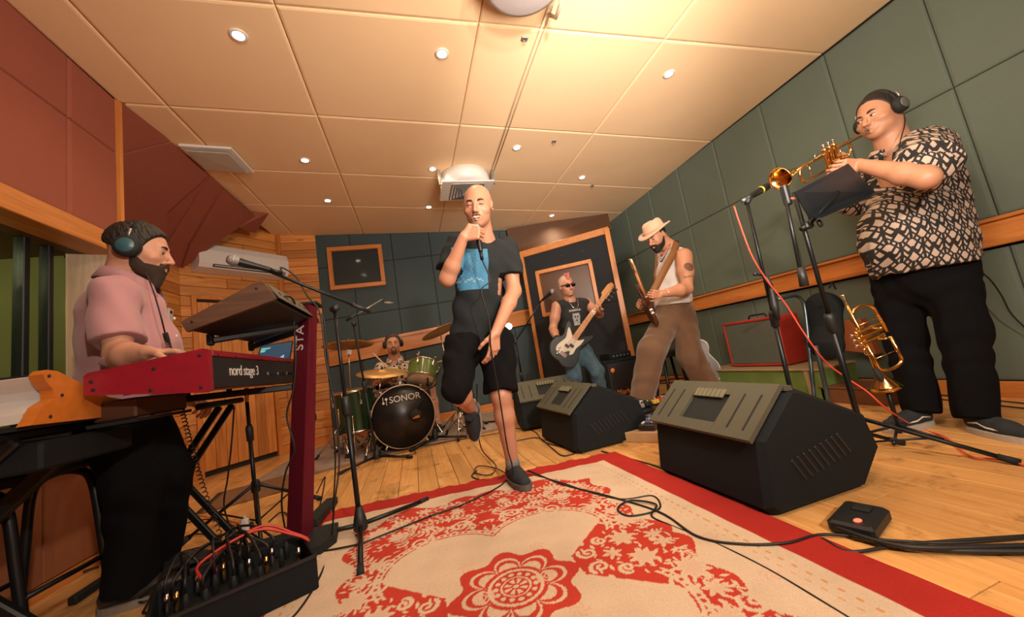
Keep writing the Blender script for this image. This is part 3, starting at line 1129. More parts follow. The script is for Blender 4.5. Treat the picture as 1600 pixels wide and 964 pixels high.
class Head:
    """c = point midway between the ears at eye level, fwd/up directions, s = scale"""

    def __init__(h, c, fwd, up, s=1.0):
        h.c = Vector(c)
        h.f = Vector(fwd).normalized()
        u = Vector(up)
        h.u = (u - h.f * u.dot(h.f)).normalized()
        h.r = h.f.cross(h.u)            # the person's right-hand side
        h.s = s
        h.R = Matrix((h.r, h.f, h.u)).transposed()

    def w(h, x, y, z):
        return h.c + (h.r * x + h.f * y + h.u * z) * h.s

    def loc(h, X, Y, Z):
        """world grid -> head coordinates"""
        dx, dy, dz = X - h.c.x, Y - h.c.y, Z - h.c.z
        return [(dx * a.x + dy * a.y + dz * a.z) / h.s for a in (h.r, h.f, h.u)]

    def base(h, S, off=0.0, jaw=1.0):
        s, o = h.s, off
        e = lambda c, r, k=0.02, rot=None: S.ell(h.w(*c), [(q + o) * s for q in r], h.R if rot is None else h.R @ rot, k * s)
        e((0, -0.018, 0.035), (0.074, 0.095, 0.082))
        e((0, -0.005, 0.005), (0.071, 0.088, 0.075))
        e((0, 0.032, -0.030), (0.058 * jaw, 0.056, 0.078), 0.03)
        e((0, 0.028, -0.068), (0.055 * jaw, 0.052, 0.044), 0.03)
        e((0, 0.066, -0.098), (0.024 * jaw, 0.020, 0.018), 0.03)
        return S

    def face(h, S, smile=0.0, nose=1.0, ear=True, cheek=1.0):
        s = h.s
        w = h.w
        S.cone(w(-0.034, 0.074, 0.020), w(0.034, 0.074, 0.020), .011 * s, .011 * s, .012 * s)
        for sx in (-1, 1):
            S.ell(w(sx * 0.043, 0.058, -0.032), [0.021 * s * cheek, .019 * s * cheek, .017 * s], h.R, .02 * s)
            S.sub(w(sx * 0.031, 0.096, 0.000), [0.017 * s, .014 * s, .011 * s], h.R, .012 * s)
            # lids
            S.ell(w(sx * 0.031, 0.074, 0.004), [0.0155 * s, .0125 * s, .0085 * s], h.R, .004 * s)
            S.ell(w(sx * 0.031, 0.0735, -0.008), [0.0145 * s, .011 * s, .006 * s], h.R, .004 * s)
            S.ell(w(sx * 0.012, 0.096, -0.039), [0.0075 * s, .010 * s, .0065 * s], h.R, .005 * s)
            if ear:
                S.ell(w(sx * 0.078, -0.008, -0.006), [0.007 * s, .018 * s, .030 * s], h.R, .006 * s)
                S.sub(w(sx * 0.086, -0.002, -0.004), [0.005 * s, .009 * s, .018 * s], h.R, .004 * s)
        S.cone(w(0, 0.084, 0.010), w(0, 0.107 + 0.004 * nose, -0.034), .0075 * s, .0105 * s * nose, .010 * s)
        S.ell(w(0, 0.083, -0.064), [0.030 * s, .012 * s, .020 * s], h.R, .015 * s)
        a = 0.006 * smile
        S.chain([w(-.024 - .006 * smile, .082, -.066 + a), w(-.009, .0945, -.0625), w(.009, .0945, -.0625), w(.024 + .006 * smile, .082, -.066 + a)], [.0035 * s, .0052 * s, .0052 * s, .0035 * s], .004 * s)
        S.chain([w(-.021, .084, -.073 + a), w(0, .0945, -.0765 - .004 * smile), w(.021, .084, -.073 + a)], [.0035 * s, .0062 * s, .0035 * s], .004 * s)
        return S

    def eyes(h, parent, opened=1.0, look=(0, 0), brow=M_hairb, browlift=0.0):
        s = h.s
        for sx in (-1, 1):
            if opened > 0.2:
                e = MB().ell(h.w(sx * 0.031, 0.0745, -0.0025), (.0135 * s, .0115 * s, .0085 * s * opened), h.R).build('eye', M_eye, parent)
                MB().ell(h.w(sx * 0.031 + look[0], 0.0835, -0.0025 + look[1]), (.0055 * s, .0035 * s, .0058 * s * min(1, opened + .3)), h.R, 10, 8).build('iris', M_iris, e)
            o = MB().tube([h.w(sx * (0.031 + t), 0.0865 - 9 * t * t, -0.001 + 0.004 * opened - 10 * t * t) for t in (-.014, -.007, 0, .007, .014)], .0013 * s, 6).build('eyelash', brow, parent)
            z0 = 0.019 + browlift
            MB().tube([h.w(sx * x, 0.0885 - 12 * (x - .02) ** 2, z0 + dz) for x, dz in ((.013, -.002), (.022, .003), (.034, .005), (.046, .001))], [.0032 * s, .0052 * s, .0046 * s, .0024 * s], 6).build('eyebrow', brow, parent)

    def cap_hair(h, name, material, parent, off=0.006, front=0.06, low=-0.03, rough=0.004, step=0.0035, temple=0.02, fn=None):
        """hair shell over the skull, kept behind the hairline"""
        S = SDF()
        h.base(S, off)
        hh = h

        def cut(F, X, Y, Z):
            x, y, z = hh.loc(X, Y, Z)
            nz_ = rough * (.6 * np.sin(x * 190 + 3 * np.sin(y * 60)) * np.sin(y * 120 + z * 90) + .4 * np.sin(z * 430 + y * 540 + 4 * np.sin(x * 90)) + .4 * np.sin(x * 620 + y * 210 + 3 * np.sin(z * 80)))
            F = F + nz_
            # hairline: forehead plane and a slanting line past the ear down to the nape
            line = np.where(z > 0.0, y - (front - np.clip(0.075 - z, 0, .1) * 0.35 + np.abs(x) * -0.25), y + 0.000 + temple * 0 - (z) * 0.3 + 0.01)
            g = np.maximum(line, low - z - y * 0.35)
            if fn is not None:
                g = fn(g, x, y, z)
            return np.maximum(F, g * hh.s)
        S.fn(cut)
        return S.mesh(step, name, material, parent)

    def beard(h, name, material, parent, off=0.006, length=0.0, step=0.003, goatee=False, stubble=False, jaw=1.0, mous=True):
        S = SDF()
        h.base(S, off, jaw)
        if length:
            S.ell(h.w(0, .072, -.112 - length * .5), [.026 * h.s, .022 * h.s, (.018 + length * .6) * h.s], h.R, .02 * h.s)
        S.ell(h.w(0, 0.083, -0.064), [(0.030 + off) * h.s, (.012 + off) * h.s, (.020 + off) * h.s], h.R, .015 * h.s)
        hh = h

        def cut(F, X, Y, Z):
            x, y, z = hh.loc(X, Y, Z)
            F = F + 0.0009 * (np.sin(x * 700) * np.sin(y * 640 + z * 300) + np.sin(z * 560 + x * 900) * np.sin(y * 500))
            ax_ = np.abs(x)
            if goatee:
                g = np.maximum(ax_ - 0.032, z + 0.052)
            else:
                g = z + 0.062 - np.clip(0.045 - y, 0, .08) * 0.85          # rises toward the ear
                g = np.where(ax_ < .034, z + 0.049, g)
                g = np.maximum(g, -(y + 0.005))
            mouth = 1 - np.sqrt((x / .021) ** 2 + ((z + .0705) / .0085) ** 2) + 0 * y
            mouth = np.where(y > .06, mouth * .01, -1)
            if not mous:
                g = np.maximum(g, np.where((z > -.085) & (ax_ < .03), .01, -1) + 0 * y)
            g = np.maximum(g, mouth)
            g = np.maximum(g, 0.02 - y * 1.0 - 0.02 + (-z - .11) * 0.6)
            return np.maximum(F, g * hh.s)
        S.fn(cut)
        return S.mesh(step, name, material, parent)

    def moustache(h, parent, material, r=.0052, droop=.012):
        s = h.s
        for sx in (-1, 1):
            MB().tube([h.w(sx * x, .0985 - 18 * x * x, -.0555 - dz) for x, dz in ((.002, 0), (.010, .0), (.019, .003), (.027, droop * .7), (.030, droop * 1.3))], [r * s, r * 1.1 * s, r * s, r * .7 * s, r * .4 * s], 8).build('moustache', material, parent)

    def mouth(h, parent, open_=0.0, smile=0.0):
        s = h.s
        if open_:
            e = MB().ell(h.w(0, .0925, -.0700), (.019 * s, .006 * s, .0060 * s * open_), h.R).build('mouth', mat('mouth_dark', (0.06, 0.015, 0.012), 0.6), parent)
            MB().box(h.w(0, .0975, -.0672), (.029 * s, .004 * s, .0065 * s), h.R, bev=.001).build('teeth', M_teeth, e)
        else:
            MB().tube([h.w(x, .0975 - 22 * x * x, -.0695 + smile * 10 * x * x) for x in (-.022, -.011, 0, .011, .022)], .0016 * s, 6).build('lips', M_lip, parent)


def hand(S, wrist, d, n, thumb, curls, s=1.0, spread=0.06, tcurl=0.5, tdir=None, kk=0.006):
    """wrist point, d toward the fingers, n = direction the palm faces, thumb = +1/-1 side (along d x n), curls = 4 bend amounts 0..1"""
    d = Vector(d).normalized()
    n = Vector(n)
    n = (n - d * n.dot(d)).normalized()
    t = d.cross(n) * thumb               # toward the thumb side
    wrist = Vector(wrist)
    offs = [0.030, 0.010, -0.010, -0.029]
    mlen = [0.088, 0.090, 0.085, 0.077]
    fl_ = [(.044, .026, .021), (.048, .030, .022), (.045, .028, .021), (.035, .021, .018)]
    fr = [(.0095, .0085, .0078, .0068)] * 3 + [(.0085, .0075, .007, .006)]
    for i in range(4):
        base = wrist + t * offs[i] * s * .55
        k = wrist + d * mlen[i] * s + t * offs[i] * s
        S.cone(base, k, .0135 * s, .0115 * s, .010 * s, (n, 0.9))
        c = curls[i]
        ang = 0
        p = k
        dirv = (d + t * offs[i] * spread * 30).normalized()
        side = dirv.cross(n).normalized()
        for j in range(3):
            ang += c * (1.35, 1.6, 1.0)[j]
            v = dirv * math.cos(ang) + n * math.sin(ang)
            q = p + v * fl_[i][j] * s
            S.cone(p, q, fr[i][j] * s, fr[i][j + 1] * s, kk * 0.6 * s)
            p = q
    # thumb leaves the side of the palm near its base
    b0 = wrist + d * .018 * s + t * .022 * s
    td = Vector(tdir).normalized() if tdir is not None else (d * .75 + t * .75 + n * .35).normalized()
    b1 = b0 + td * .040 * s
    v = (td * (1 - tcurl) + (n * .6 + d * .5 - t * .2) * tcurl).normalized()
    b2 = b1 + v * .034 * s
    v2 = (v * .6 + (n * .5 - t * .5 + d * .3) * tcurl).normalized()
    b3 = b2 + v2 * .027 * s
    S.cone(b0, b1, .0165 * s, .0125 * s, .014 * s)
    S.cone(b1, b2, .0115 * s, .010 * s, .005 * s)
    S.cone(b2, b3, .010 * s, .0085 * s, .004 * s)
    return S


def join_np(name, parts, material, parent):
    V, Q, n = [], [], 0
    for v, q in parts:
        V.append(v)
        Q.append(q + n)
        n += len(v)
    return np_mesh(name, np.concatenate(V), np.concatenate(Q), material, parent)


def arm(sh, el, wr, s=1.0, muscle=1.0):
    S = SDF()
    sh, el, wr = Vector(sh), Vector(el), Vector(wr)
    mid = sh.lerp(el, .5)
    S.cone(sh, mid, .056 * s * muscle, .049 * s * muscle, .03)
    S.cone(mid, el, .049 * s * muscle, .040 * s, .03)
    S.cone(el, el.lerp(wr, .3), .041 * s, .043 * s * muscle ** .5, .03)
    S.cone(el.lerp(wr, .3), wr, .043 * s * muscle ** .5, .027 * s, .02)
    return S


def shoe(parent, ankle, toe_dir, L=0.29, wid=0.10, upper=None, sole=None, up=(0, 0, 1), stripe=None, heel_back=0.075, laces=True, sole_h=0.028, low=True):
    """ankle = ground point under the ankle; toe_dir along the foot"""
    f = Vector(toe_dir).normalized()
    u = Vector(up)
    u = (u - f * u.dot(f)).normalized()
    r = f.cross(u)
    o = Vector(ankle) - f * heel_back
    W = lambda x, y, z: o + r * x + f * y + u * z
    out = []
    n = 28
    for i in range(n):
        a = 2 * PI * i / n
        y = L / 2 - math.cos(a) * L / 2
        t = y / L
        half = wid / 2 * (0.72 + 0.38 * math.sin(PI * min(1, t * 1.05)) ** .8 * (0.75 + .45 * t)) * min(1, math.sqrt(max(0, 1 - (2 * t - 1) ** 6)) + .0)
        out.append((math.copysign(half, math.sin(a)) if abs(math.sin(a)) > 1e-3 else 0, y))
    s_ = MB().prism(out, W(0, 0, sole_h / 2), r, f, sole_h).build('sole', sole, None)
    S = SDF()
    S.chain([W(0, .045, .050), W(0, .12, .050), W(0, L * .62, .040), W(0, L - .048, .034)], [.040, .040, .040, .034], .03, (u, 1.0))
    S.cone(W(0, .05, .06), W(0, .06, .092 if low else .12), .036, .036, .02)
    S.plane(W(0, 0, sole_h * .75), -u)
    S.plane(W(0, 0, .104 if low else .14), u)
    up_o = S.mesh(0.004, 'shoe', upper, None)
    for ob in (up_o, s_):
        ob.parent = parent
        ob.data.transform(wm(parent).inverted())
    # sole under the shoe as its piece
    s_.parent = up_o
    if laces:
        for k in range(4):
            y = L * (.42 + .075 * k)
            z = .089 - .010 * k
            MB().tube([W(-.024, y, z - .008), W(0, y + .004, z + .003), W(.024, y, z - .008)], .003, 5).build('lace', M_lace, up_o)
    if stripe:
        for sx in (-1, 1):
            MB().tube([W(sx * .040, .05, .052), W(sx * .044, .10, .060), W(sx * .046, .14, .045), W(sx * .043, .19, .043)], .0045, 6).build('stripe', stripe, up_o)
    return up_o


M_lens = mat('earpiece_grey', (0.10, 0.10, 0.10), 0.4)
M_lace = mat('white_lace', (0.62, 0.60, 0.55), 0.8)


def headphones(h, label, parent_name='headphones', tone=M_black, cup=0.045, inlay=None, off=0.0):
    t = thing(parent_name, label, 'headphones', h.w(0, 0, 0.12))
    pts = [h.w(0.088 * math.cos(a), -0.012 - off, -0.005 + 0.128 * math.sin(a)) for a in [PI * k / 14 for k in range(15)]]
    m = MB()
    for k in range(14):
        m.bar(pts[k], pts[k + 1], 0.012, 0.032, up=h.r * 1.0 if 5 < k < 9 else h.u)
    MB().tube(pts, 0.008, 8).build('headband', tone, t)
    MB().tube(pts[3:12], 0.0135, 8).build('pad', M_rubber, t)
    for sx in (-1, 1):
        c = h.w(sx * 0.094, -0.008, -0.008)
        e = MB().lathe([(0.0, 0.022), (cup * .7, 0.022), (cup * .95, 0.012), (cup, 0.0), (cup, -.006), (cup * .96, -0.016), (0, -0.018)], c, h.r * sx, 28, caps=False).build('ear_cup', tone, t)
        MB().lathe([(0.0, 0.0235), (cup * .62, 0.0235), (cup * .66, 0.021)], c, h.r * sx, 24, caps=False).build('badge', inlay or M_grey, e)
        MB().tube([h.w(sx * 0.104, -0.008, 0.03), h.w(sx * .097, -.01, 0.065)], .006, 6).build('slider', M_grey, t)
    return t


# ================================================================== singer (middle)
sk_s = skin_mat('singer_skin', (0.47, 0.225, 0.14))
pz = thing('person', 'bald singer in grey T-shirt and black shorts, one foot raised, singing into microphone', 'person', (0.5, 2.2, 0), 0, 'band members')
hd = Head((0.476, 1.990, 1.649), (-0.36, -0.86, -0.26), (0.0, -0.26, 1), 1.06)
neckb = Vector((0.508, 2.100, 1.465))
shR, shL = Vector((0.334, 2.090, 1.449)), Vector((0.657, 2.130, 1.423))
elR, elL = Vector((0.243, 2.030, 1.238)), Vector((0.637, 2.080, 1.135))
wrR, wrL = Vector((0.324, 1.810, 1.294)), Vector((0.448, 1.930, 0.886))
M_td = Vector((0.0, .12, 1)).normalized()          # microphone axis, tail to grille
mt = hd.w(0.004, .118, -.100)
gd = Vector((.86, -.45, .22))
gd = (gd - M_td * gd.dot(M_td)).normalized()
gn = M_td.cross(gd)
wrR = mt - M_td * .078 - gd * .070 - gn * .034
hip = Vector((0.402, 2.220, 0.866))
hipR, hipL = Vector((0.307, 2.220, 0.868)), Vector((0.516, 2.220, 0.837))
knR, knL = Vector((0.203, 1.980, 0.629)), Vector((0.475, 2.150, 0.532))
anR, anL = Vector((0.311, 2.300, 0.467)), Vector((0.501, 2.240, 0.161))
anL.z = 0.12
S = SDF()
hd.base(S)
hd.face(S, smile=1.0)
S.cone(hd.w(0, -.03, -.05), neckb, .056, .062, .03)
S.cone(neckb, neckb + Vector((0, .03, -.12)), .062, .10, .03, ((0, 1, 0), .6))
parts = [S.mesh(.0032, None, None)]
S = arm(shR, elR, wrR)
hand(S, wrR, gd, gn, 1, (.95, .98, 1.0, 1.0), 1.0, .0, .8, (.5, -.3, .8))
parts.append(S.mesh(.0032, None, None))
S = arm(shL, elL, wrL)
hand(S, wrL, (-0.25, -0.05, -1), (-0.5, 0.8, 0), -1, (.25, .3, .35, .4), 1.0, .03, .4)
parts.append(S.mesh(.0032, None, None))
S = SDF()
S.cone(neckb + Vector((0, .03, -.10)), hip, .11, .12, .05, ((0, 1, 0), .65))
S.chain([hipR, knR], [.085, .058], .03)
S.chain([knR, knR.lerp(anR, .3), anR], [.055, .055, .036], .03)
S.chain([hipL, knL], [.085, .058], .03)
S.chain([knL, knL.lerp(anL, .3), anL], [.054, .057, .036], .03)
parts.append(S.mesh(.0055, None, None))
join_np('body', parts, sk_s, pz)
hd.eyes(pz, 0.0, browlift=.0)
hd.moustache(pz, mat('thin_moustache', (0.10, 0.05, 0.03), 0.8, var=.3, scale=90))
hd.mouth(pz, 1.6, 1)
MB().ell(hd.w(-.083, .0, -.006), (.006, .008, .010), hd.R, 10, 8).build('in_ear_monitor', M_lens, pz)
M_tee = mat('charcoal_tee', (0.020, 0.024, 0.026), 0.95, var=.15, scale=8, bump=0.3, bscale=500, spec=.15)
S = SDF()
ch = shR.lerp(shL, .5) + Vector((0, .01, -.10))
sqd = ((0.1, 1, 0.1), .60)
S.cone(shR + Vector((.05, 0, -.02)), shL - Vector((.05, 0, .02)), .072, .072, .05)
S.cone(ch, hip + Vector((-.01, 0, .03)), .168, .160, .04, sqd)
for a, b in ((shR, elR), (shL, elL)):
    S.cone(a, a.lerp(b, .72), .070, .078, .025)
eR, eL = shR.lerp(elR, .74), shL.lerp(elL, .66)
hipz = hip.z


def tee_fn(F, X, Y, Z):
    # sleeve ends, hem, neck opening and folds
    for a, b, e in ((shR, elR, eR), (shL, elL, eL)):
        d = (b - a).normalized()
        pl = (X - e.x) * d.x + (Y - e.y) * d.y + (Z - e.z) * d.z
        dist = np.sqrt((X - e.x) ** 2 + (Y - e.y) ** 2 + (Z - e.z) ** 2)
        rad = np.sqrt(np.maximum(dist ** 2 - pl ** 2, 0))
        F = np.where((pl < .12) & (rad < .10), np.maximum(F, pl), F)
    F = np.maximum(F, (hipz - .055) - Z)
    F = F + .004 * np.sin(Z * 34 + X * 22 + 2 * np.sin(Y * 20 + X * 14)) + .0025 * np.sin(X * 55 + Z * 30) - .003 * np.sin((X + Z) * 60) * np.clip((Z - 1.1) * 2, 0, 1)
    nd = np.sqrt((X - neckb.x) ** 2 + (Y - neckb.y + .02) ** 2 + ((Z - neckb.z - .045) / 1.0) ** 2)
    return np.maximum(F, .088 - nd)


S.fn(tee_fn)
tee = S.mesh(.006, 't_shirt', M_tee, pz)
# printed picture on the chest
fm = frame((0.393, 1.930, 1.282), Vector((0.516, 1.950, 1.266)) - Vector((0.295, 1.920, 1.284)), (0, -.05, 1))
M_print = mat('faded_blue_print', (0.045, 0.20, 0.36), 0.8, var=.35, scale=22)
from mathutils.bvhtree import BVHTree


def decal(target, M, wd, ht, material, name, parent, nx=24, ny=24, off=.0015, shape=None):
    """a printed patch that follows the cloth: grid thrown along -z of frame M onto the target, lifted by off"""
    bv = BVHTree.FromPolygons([wm(target) @ v.co for v in target.data.vertices], [tuple(p.vertices) for p in target.data.polygons])
    dirn = (M.to_3x3() @ Vector((0, 0, -1))).normalized()
    vs, ok = [], []
    for j in range(ny + 1):
        for i in range(nx + 1):
            p = M @ Vector(((i / nx - .5) * wd, (j / ny - .5) * ht, .25))
            hit = bv.ray_cast(p, dirn, .6)
            vs.append((hit[0] - dirn * off) if hit[0] else p)
            ok.append(hit[0] is not None)
    fs = []
    for j in range(ny):
        for i in range(nx):
            q = (j * (nx + 1) + i, j * (nx + 1) + i + 1, (j + 1) * (nx + 1) + i + 1, (j + 1) * (nx + 1) + i)
            if all(ok[k] for k in q) and (shape is None or shape((i + .5) / nx, (j + .5) / ny)):
                fs.append(q)
    m = MB()
    m.add(vs, fs, True)
    return m.build(name, material, parent)


pr_ = decal(tee, fm, .215, .235, M_print, 'chest_print', pz)
M_printl = mat('pale_print_lines', (0.30, 0.42, 0.50), 0.8)
fm2 = fm @ Matrix.Translation((.02, .03, 0))
decal(tee, fm2, .07, .10, M_printl, 'print_lines', pr_, 40, 56, .0024, lambda u, v: abs(math.sin(u * 9 + 3 * math.sin(v * 7))) < .10)
decal(tee, fm @ Matrix.Translation((.0, -.06, 0)), .16, .035, M_printl, 'print_lines', pr_, 70, 16, .0024, lambda u, v: abs(v - .5 - .4 * math.sin(u * 34) * math.cos(u * 9)) < .09)

M_short = mat('black_shorts_cloth', (0.006, 0.006, 0.007), 0.95, bump=.3, spec=.1)
S = SDF()
hz = hip + Vector((0, 0, .02))
S.cone(hip + Vector((-.05, 0, 0.03)), hip + Vector((.05, 0, .03)), .128, .128, .05, ((0, 1, 0), .75))
knRe = hipR.lerp(knR, 1.0)
knLe = hipL.lerp(knL, .93)
S.cone(hipR, knRe, .115, .078, .04)
S.cone(hipL, knLe, .112, .100, .04)
dR, dL = (knRe - hipR).normalized(), (knLe - hipL).normalized()


def sh_fn(F, X, Y, Z):
    for e, d in ((knLe, dL),):
        pl = (X - e.x) * d.x + (Y - e.y) * d.y + (Z - e.z) * d.z
        dist = np.sqrt((X - e.x) ** 2 + (Y - e.y) ** 2 + (Z - e.z) ** 2)
        F = np.where(dist < .17, np.maximum(F, pl), F)
    F = np.maximum(F, Z - hipz - .07)
    return F + .004 * np.sin(Z * 30 + X * 35) + .003 * np.sin(X * 70 + Z * 22 + Y * 30)


S.fn(sh_fn)
S.mesh(.007, 'shorts', M_short, pz)
M_shoeb = mat('black_canvas', (0.018, 0.024, 0.030), 0.85, bump=.3)
M_sole = mat('worn_white_rubber', (0.42, 0.38, 0.33), 0.7, var=.1)
M_sole2 = mat('dark_grey_rubber', (0.10, 0.095, 0.085), 0.7)
M_sock = mat('grey_sock', (0.16, 0.18, 0.18), 0.9, bump=.4)
MB().tube([anL + Vector((0, 0, -.03)), anL + Vector((0, 0, .035))], [.045, .041], 16).build('sock', M_sock, pz)
dsh = (knR - anR).normalized()
MB().tube([anR - dsh * .03, anR + dsh * .03], [.045, .041], 16).build('sock', M_sock, pz)
a_ = Vector((anL.x, anL.y, 0.013))
shoe(pz, a_, (0.10, -1, 0), .28, .10, M_shoeb, M_sole2, low=False)
# raised foot: sole looks back, toe points down
ft = (Vector((0.306, 2.360, 0.257)) - anR).normalized()
up_ = -(Vector((0.35, 1, 0.12)))
shoe(pz, anR + Vector((.02, .07, -.01)), ft, .28, .10, M_shoeb, M_sole, up=up_, low=False)

# the singer's handheld microphone and its cable
M_mesh = mat('microphone_grille', (0.30, 0.30, 0.31), 0.35, 0.9, bump=1.0, bscale=900)


def microphone(label, tip, d, s=1.0, grille=True, group=None, ring=None):
    """tip = grille end, d = direction from the grille to the tail"""
    d = Vector(d).normalized()
    tip = Vector(tip)
    t = thing('microphone', label, 'microphone', tip + d * .08, 0, group)
    if grille:
        MB().lathe([(0.0, 0), (.014 * s, .003), (.0225 * s, .014), (.0255 * s, .026), (.0235 * s, .040), (.020 * s, .050)], tip, d, 24, caps=False).build('grille', M_mesh, t)
        MB().lathe([(.0255 * s, .024), (.027 * s, .026), (.0255 * s, .029)], tip, d, 24, caps=False).build('grille_band', M_grey, t)
        MB().lathe([(.021 * s, .049), (.020 * s, .060), (.0175 * s, .09), (.0125 * s, .17), (.0115 * s, .178), (0, .178)], tip, d, 24, caps=False).build('handle', M_black, t)
    else:
        MB().lathe([(0.0, 0), (.018 * s, .001), (.019 * s, .01), (.019 * s, .05), (.0165 * s, .13), (.011 * s, .19), (0, .192)], tip, d, 24, caps=False).build('body', M_black, t)
        MB().lathe([(.0195 * s, .055), (.020 * s, .056), (.020 * s, .068), (.0195 * s, .069)], tip, d, 24, caps=False).build('colour_band', ring or M_grey, t)
    MB().cyl(tip + d * (.17 if grille else .19), tip + d * .225, .0095, n=14).build('connector', M_grey if not grille else M_black, t)
    return t


md = -M_td
microphone('black handheld microphone in the bald singer\'s fist', mt, md)
me_ = mt + md * .225
cable('microphone_cable', 'black cable hanging from the singer\'s microphone through his lowered hand to the rug', [me_, me_ + Vector((.02, -.02, -.12)), Vector((0.391, 1.860, 1.113)), Vector((0.413, 1.880, 0.958)), Vector((0.404, 1.900, 0.806)), Vector((0.422, 1.960, 0.615)), Vector((0.436, 2.020, 0.435)), Vector((0.454, 2.100, 0.244)), Vector((0.465, 2.100, 0.150)), Vector((0.481, 2.200, 0.010)), Vector((0.591, 2.309, 0.010)), Vector((0.703, 2.071, 0.010)), Vector((0.789, 1.772, 0.010)), Vector((0.867, 1.634, 0.010)), Vector((0.986, 1.578, 0.012)), Vector((0.928, 1.456, 0.012)), Vector((0.795, 1.469, 0.014)), Vector((0.785, 1.553, 0.016)), Vector((0.873, 1.587, 0.018)), Vector((0.934, 1.483, 0.020)), Vector((0.863, 1.419, 0.014)), Vector((0.880, 1.318, 0.008)), Vector((0.917, 1.150, 0.008)), Vector((0.933, 0.961, 0.008)), Vector((0.922, 0.752, 0.008)), Vector((0.915, 0.673, 0.008))], .0042, M_cable)


# ------------------------------------------------------------------ clothing helpers
def shirt(name, material, parent, shR, shL, hip, elR, elL, neck, rt=.16, rh=.16, sq=.66, sleeve=(.62, .62), sr=.075, hem=None, belly=None, rs=.075,
          fwd=(0, -1, 0), step=.006, fold=.004, nr=.085, sleeveless=False, collar=False):
    S = SDF()
    shR, shL, hip, elR, elL, neck = map(Vector, (shR, shL, hip, elR, elL, neck))
    fwd = Vector(fwd).normalized()
    ch = shR.lerp(shL, .5) + Vector((0, 0, -.10))
    ax_ = (shL - shR).normalized()
    S.cone(shR + ax_ * .03, shL - ax_ * .03, rs, rs, .05)
    S.cone(ch, hip, rt, rh, .05, (fwd, sq))
    if belly:
        S.ell(*belly)
    ends = []
    if not sleeveless:
        for a, b, f_ in ((shR, elR, sleeve[0]), (shL, elL, sleeve[1])):
            S.cone(a, a.lerp(b, f_ + .08), sr, sr * 1.10, .03)
            ends.append((a.lerp(b, f_), (b - a).normalized()))
    else:
        for a, sg in ((shR, -1), (shL, 1)):
            ends.append((a + ax_ * sg * .022 + Vector((0, 0, -.02)), ax_ * sg))
    hemz = hip.z - .03 if hem is None else hem

    def f(F, X, Y, Z):
        for e, d in ends:
            pl = (X - e.x) * d.x + (Y - e.y) * d.y + (Z - e.z) * d.z
            dist = np.sqrt((X - e.x) ** 2 + (Y - e.y) ** 2 + (Z - e.z) ** 2)
            rad = np.sqrt(np.maximum(dist ** 2 - pl ** 2, 0))
            F = np.where((pl < (sr if not sleeveless else .12)) & (rad < (sr * 1.18 if not sleeveless else .12)), np.maximum(F, pl), F)
        F = np.maximum(F, hemz + .008 * np.sin(X * 25 + Y * 20) - Z)
        F = F + fold * np.sin(Z * 36 + X * 20 + 2 * np.sin(Y * 18 + X * 14)) + fold * .6 * np.sin(X * 50 + Z * 28 + Y * 46)
        nd = np.sqrt((X - neck.x - fwd.x * .02) ** 2 + (Y - neck.y - fwd.y * .02) ** 2 + (Z - neck.z - .045) ** 2)
        return np.maximum(F, nr - nd)
    S.fn(f)
    return S.mesh(step, name, material, parent)


def trousers(name, material, parent, legs, hip, rw=.14, sq=.8, fwd=(0, -1, 0), top=None, step=.007, fold=.004, k=.04):
    """legs = list of ([points], [radii])"""
    S = SDF()
    hip = Vector(hip)
    S.ell(hip, (rw, rw * sq if abs(fwd[1]) > .5 else rw, .11)) if False else S.cone(hip + Vector((0, 0, .02)), hip + Vector((0, 0, -.10)), rw, rw * .95, .04, (Vector(fwd), sq))
    for pts, rs in legs:
        S.chain([Vector(p) for p in pts], rs, k)
    topz = hip.z + .05 if top is None else top
    ends = [(Vector(p[-1]), (Vector(p[-1]) - Vector(p[-2])).normalized(), r[-1]) for p, r in legs]

    def f(F, X, Y, Z):
        for e, d, r in ends:
            pl = (X - e.x) * d.x + (Y - e.y) * d.y + (Z - e.z) * d.z
            dist = np.sqrt((X - e.x) ** 2 + (Y - e.y) ** 2 + (Z - e.z) ** 2)
            F = np.where(dist < r * 1.7, np.maximum(F, pl), F)
        F = np.maximum(F, Z - topz)
        return F + fold * np.sin(Z * 30 + X * 28 + Y * 25 + 1.5 * np.sin(Z * 17)) + fold * .7 * np.sin(X * 60 - Z * 18 + Y * 52)
    S.fn(f)
    return S.mesh(step, name, material, parent)


def body(parent, skin, hd, neck, hip, arms, legs=(), face=None, step=.0035, torso=.11, base_jaw=1.0, nk=.058, dirn=(0, 1, 0)):
    """one skin mesh: head with face, neck, torso core, arms with hands, bare legs"""
    S = SDF()
    hd.base(S, 0.0, base_jaw)
    hd.face(S, **(face or {}))
    neck, hip = Vector(neck), Vector(hip)
    S.cone(hd.w(0, -.03, -.05), neck, nk, nk * 1.1, .03)
    S.cone(neck, neck + Vector((0, 0, -.12)), nk * 1.1, torso * .85, .03, (dirn, .65))
    parts = [S.mesh(step, None, None)]
    for a in arms:
        S = arm(a['sh'], a['el'], a['wr'], a.get('s', 1.0), a.get('m', 1.0))
        hand(S, a['wr'], a['d'], a['n'], a['t'], a['c'], a.get('hs', 1.0), a.get('sp', .02), a.get('tc', .5), a.get('td'))
        parts.append(S.mesh(step, None, None))
    S = SDF()
    S.cone(neck + Vector((0, 0, -.10)), hip, torso, torso, .05, (dirn, .7))
    for pts, rs in legs:
        S.chain([Vector(p) for p in pts], rs, .03)
    parts.append(S.mesh(max(step, .006), None, None))
    return join_np('body', parts, skin, parent)


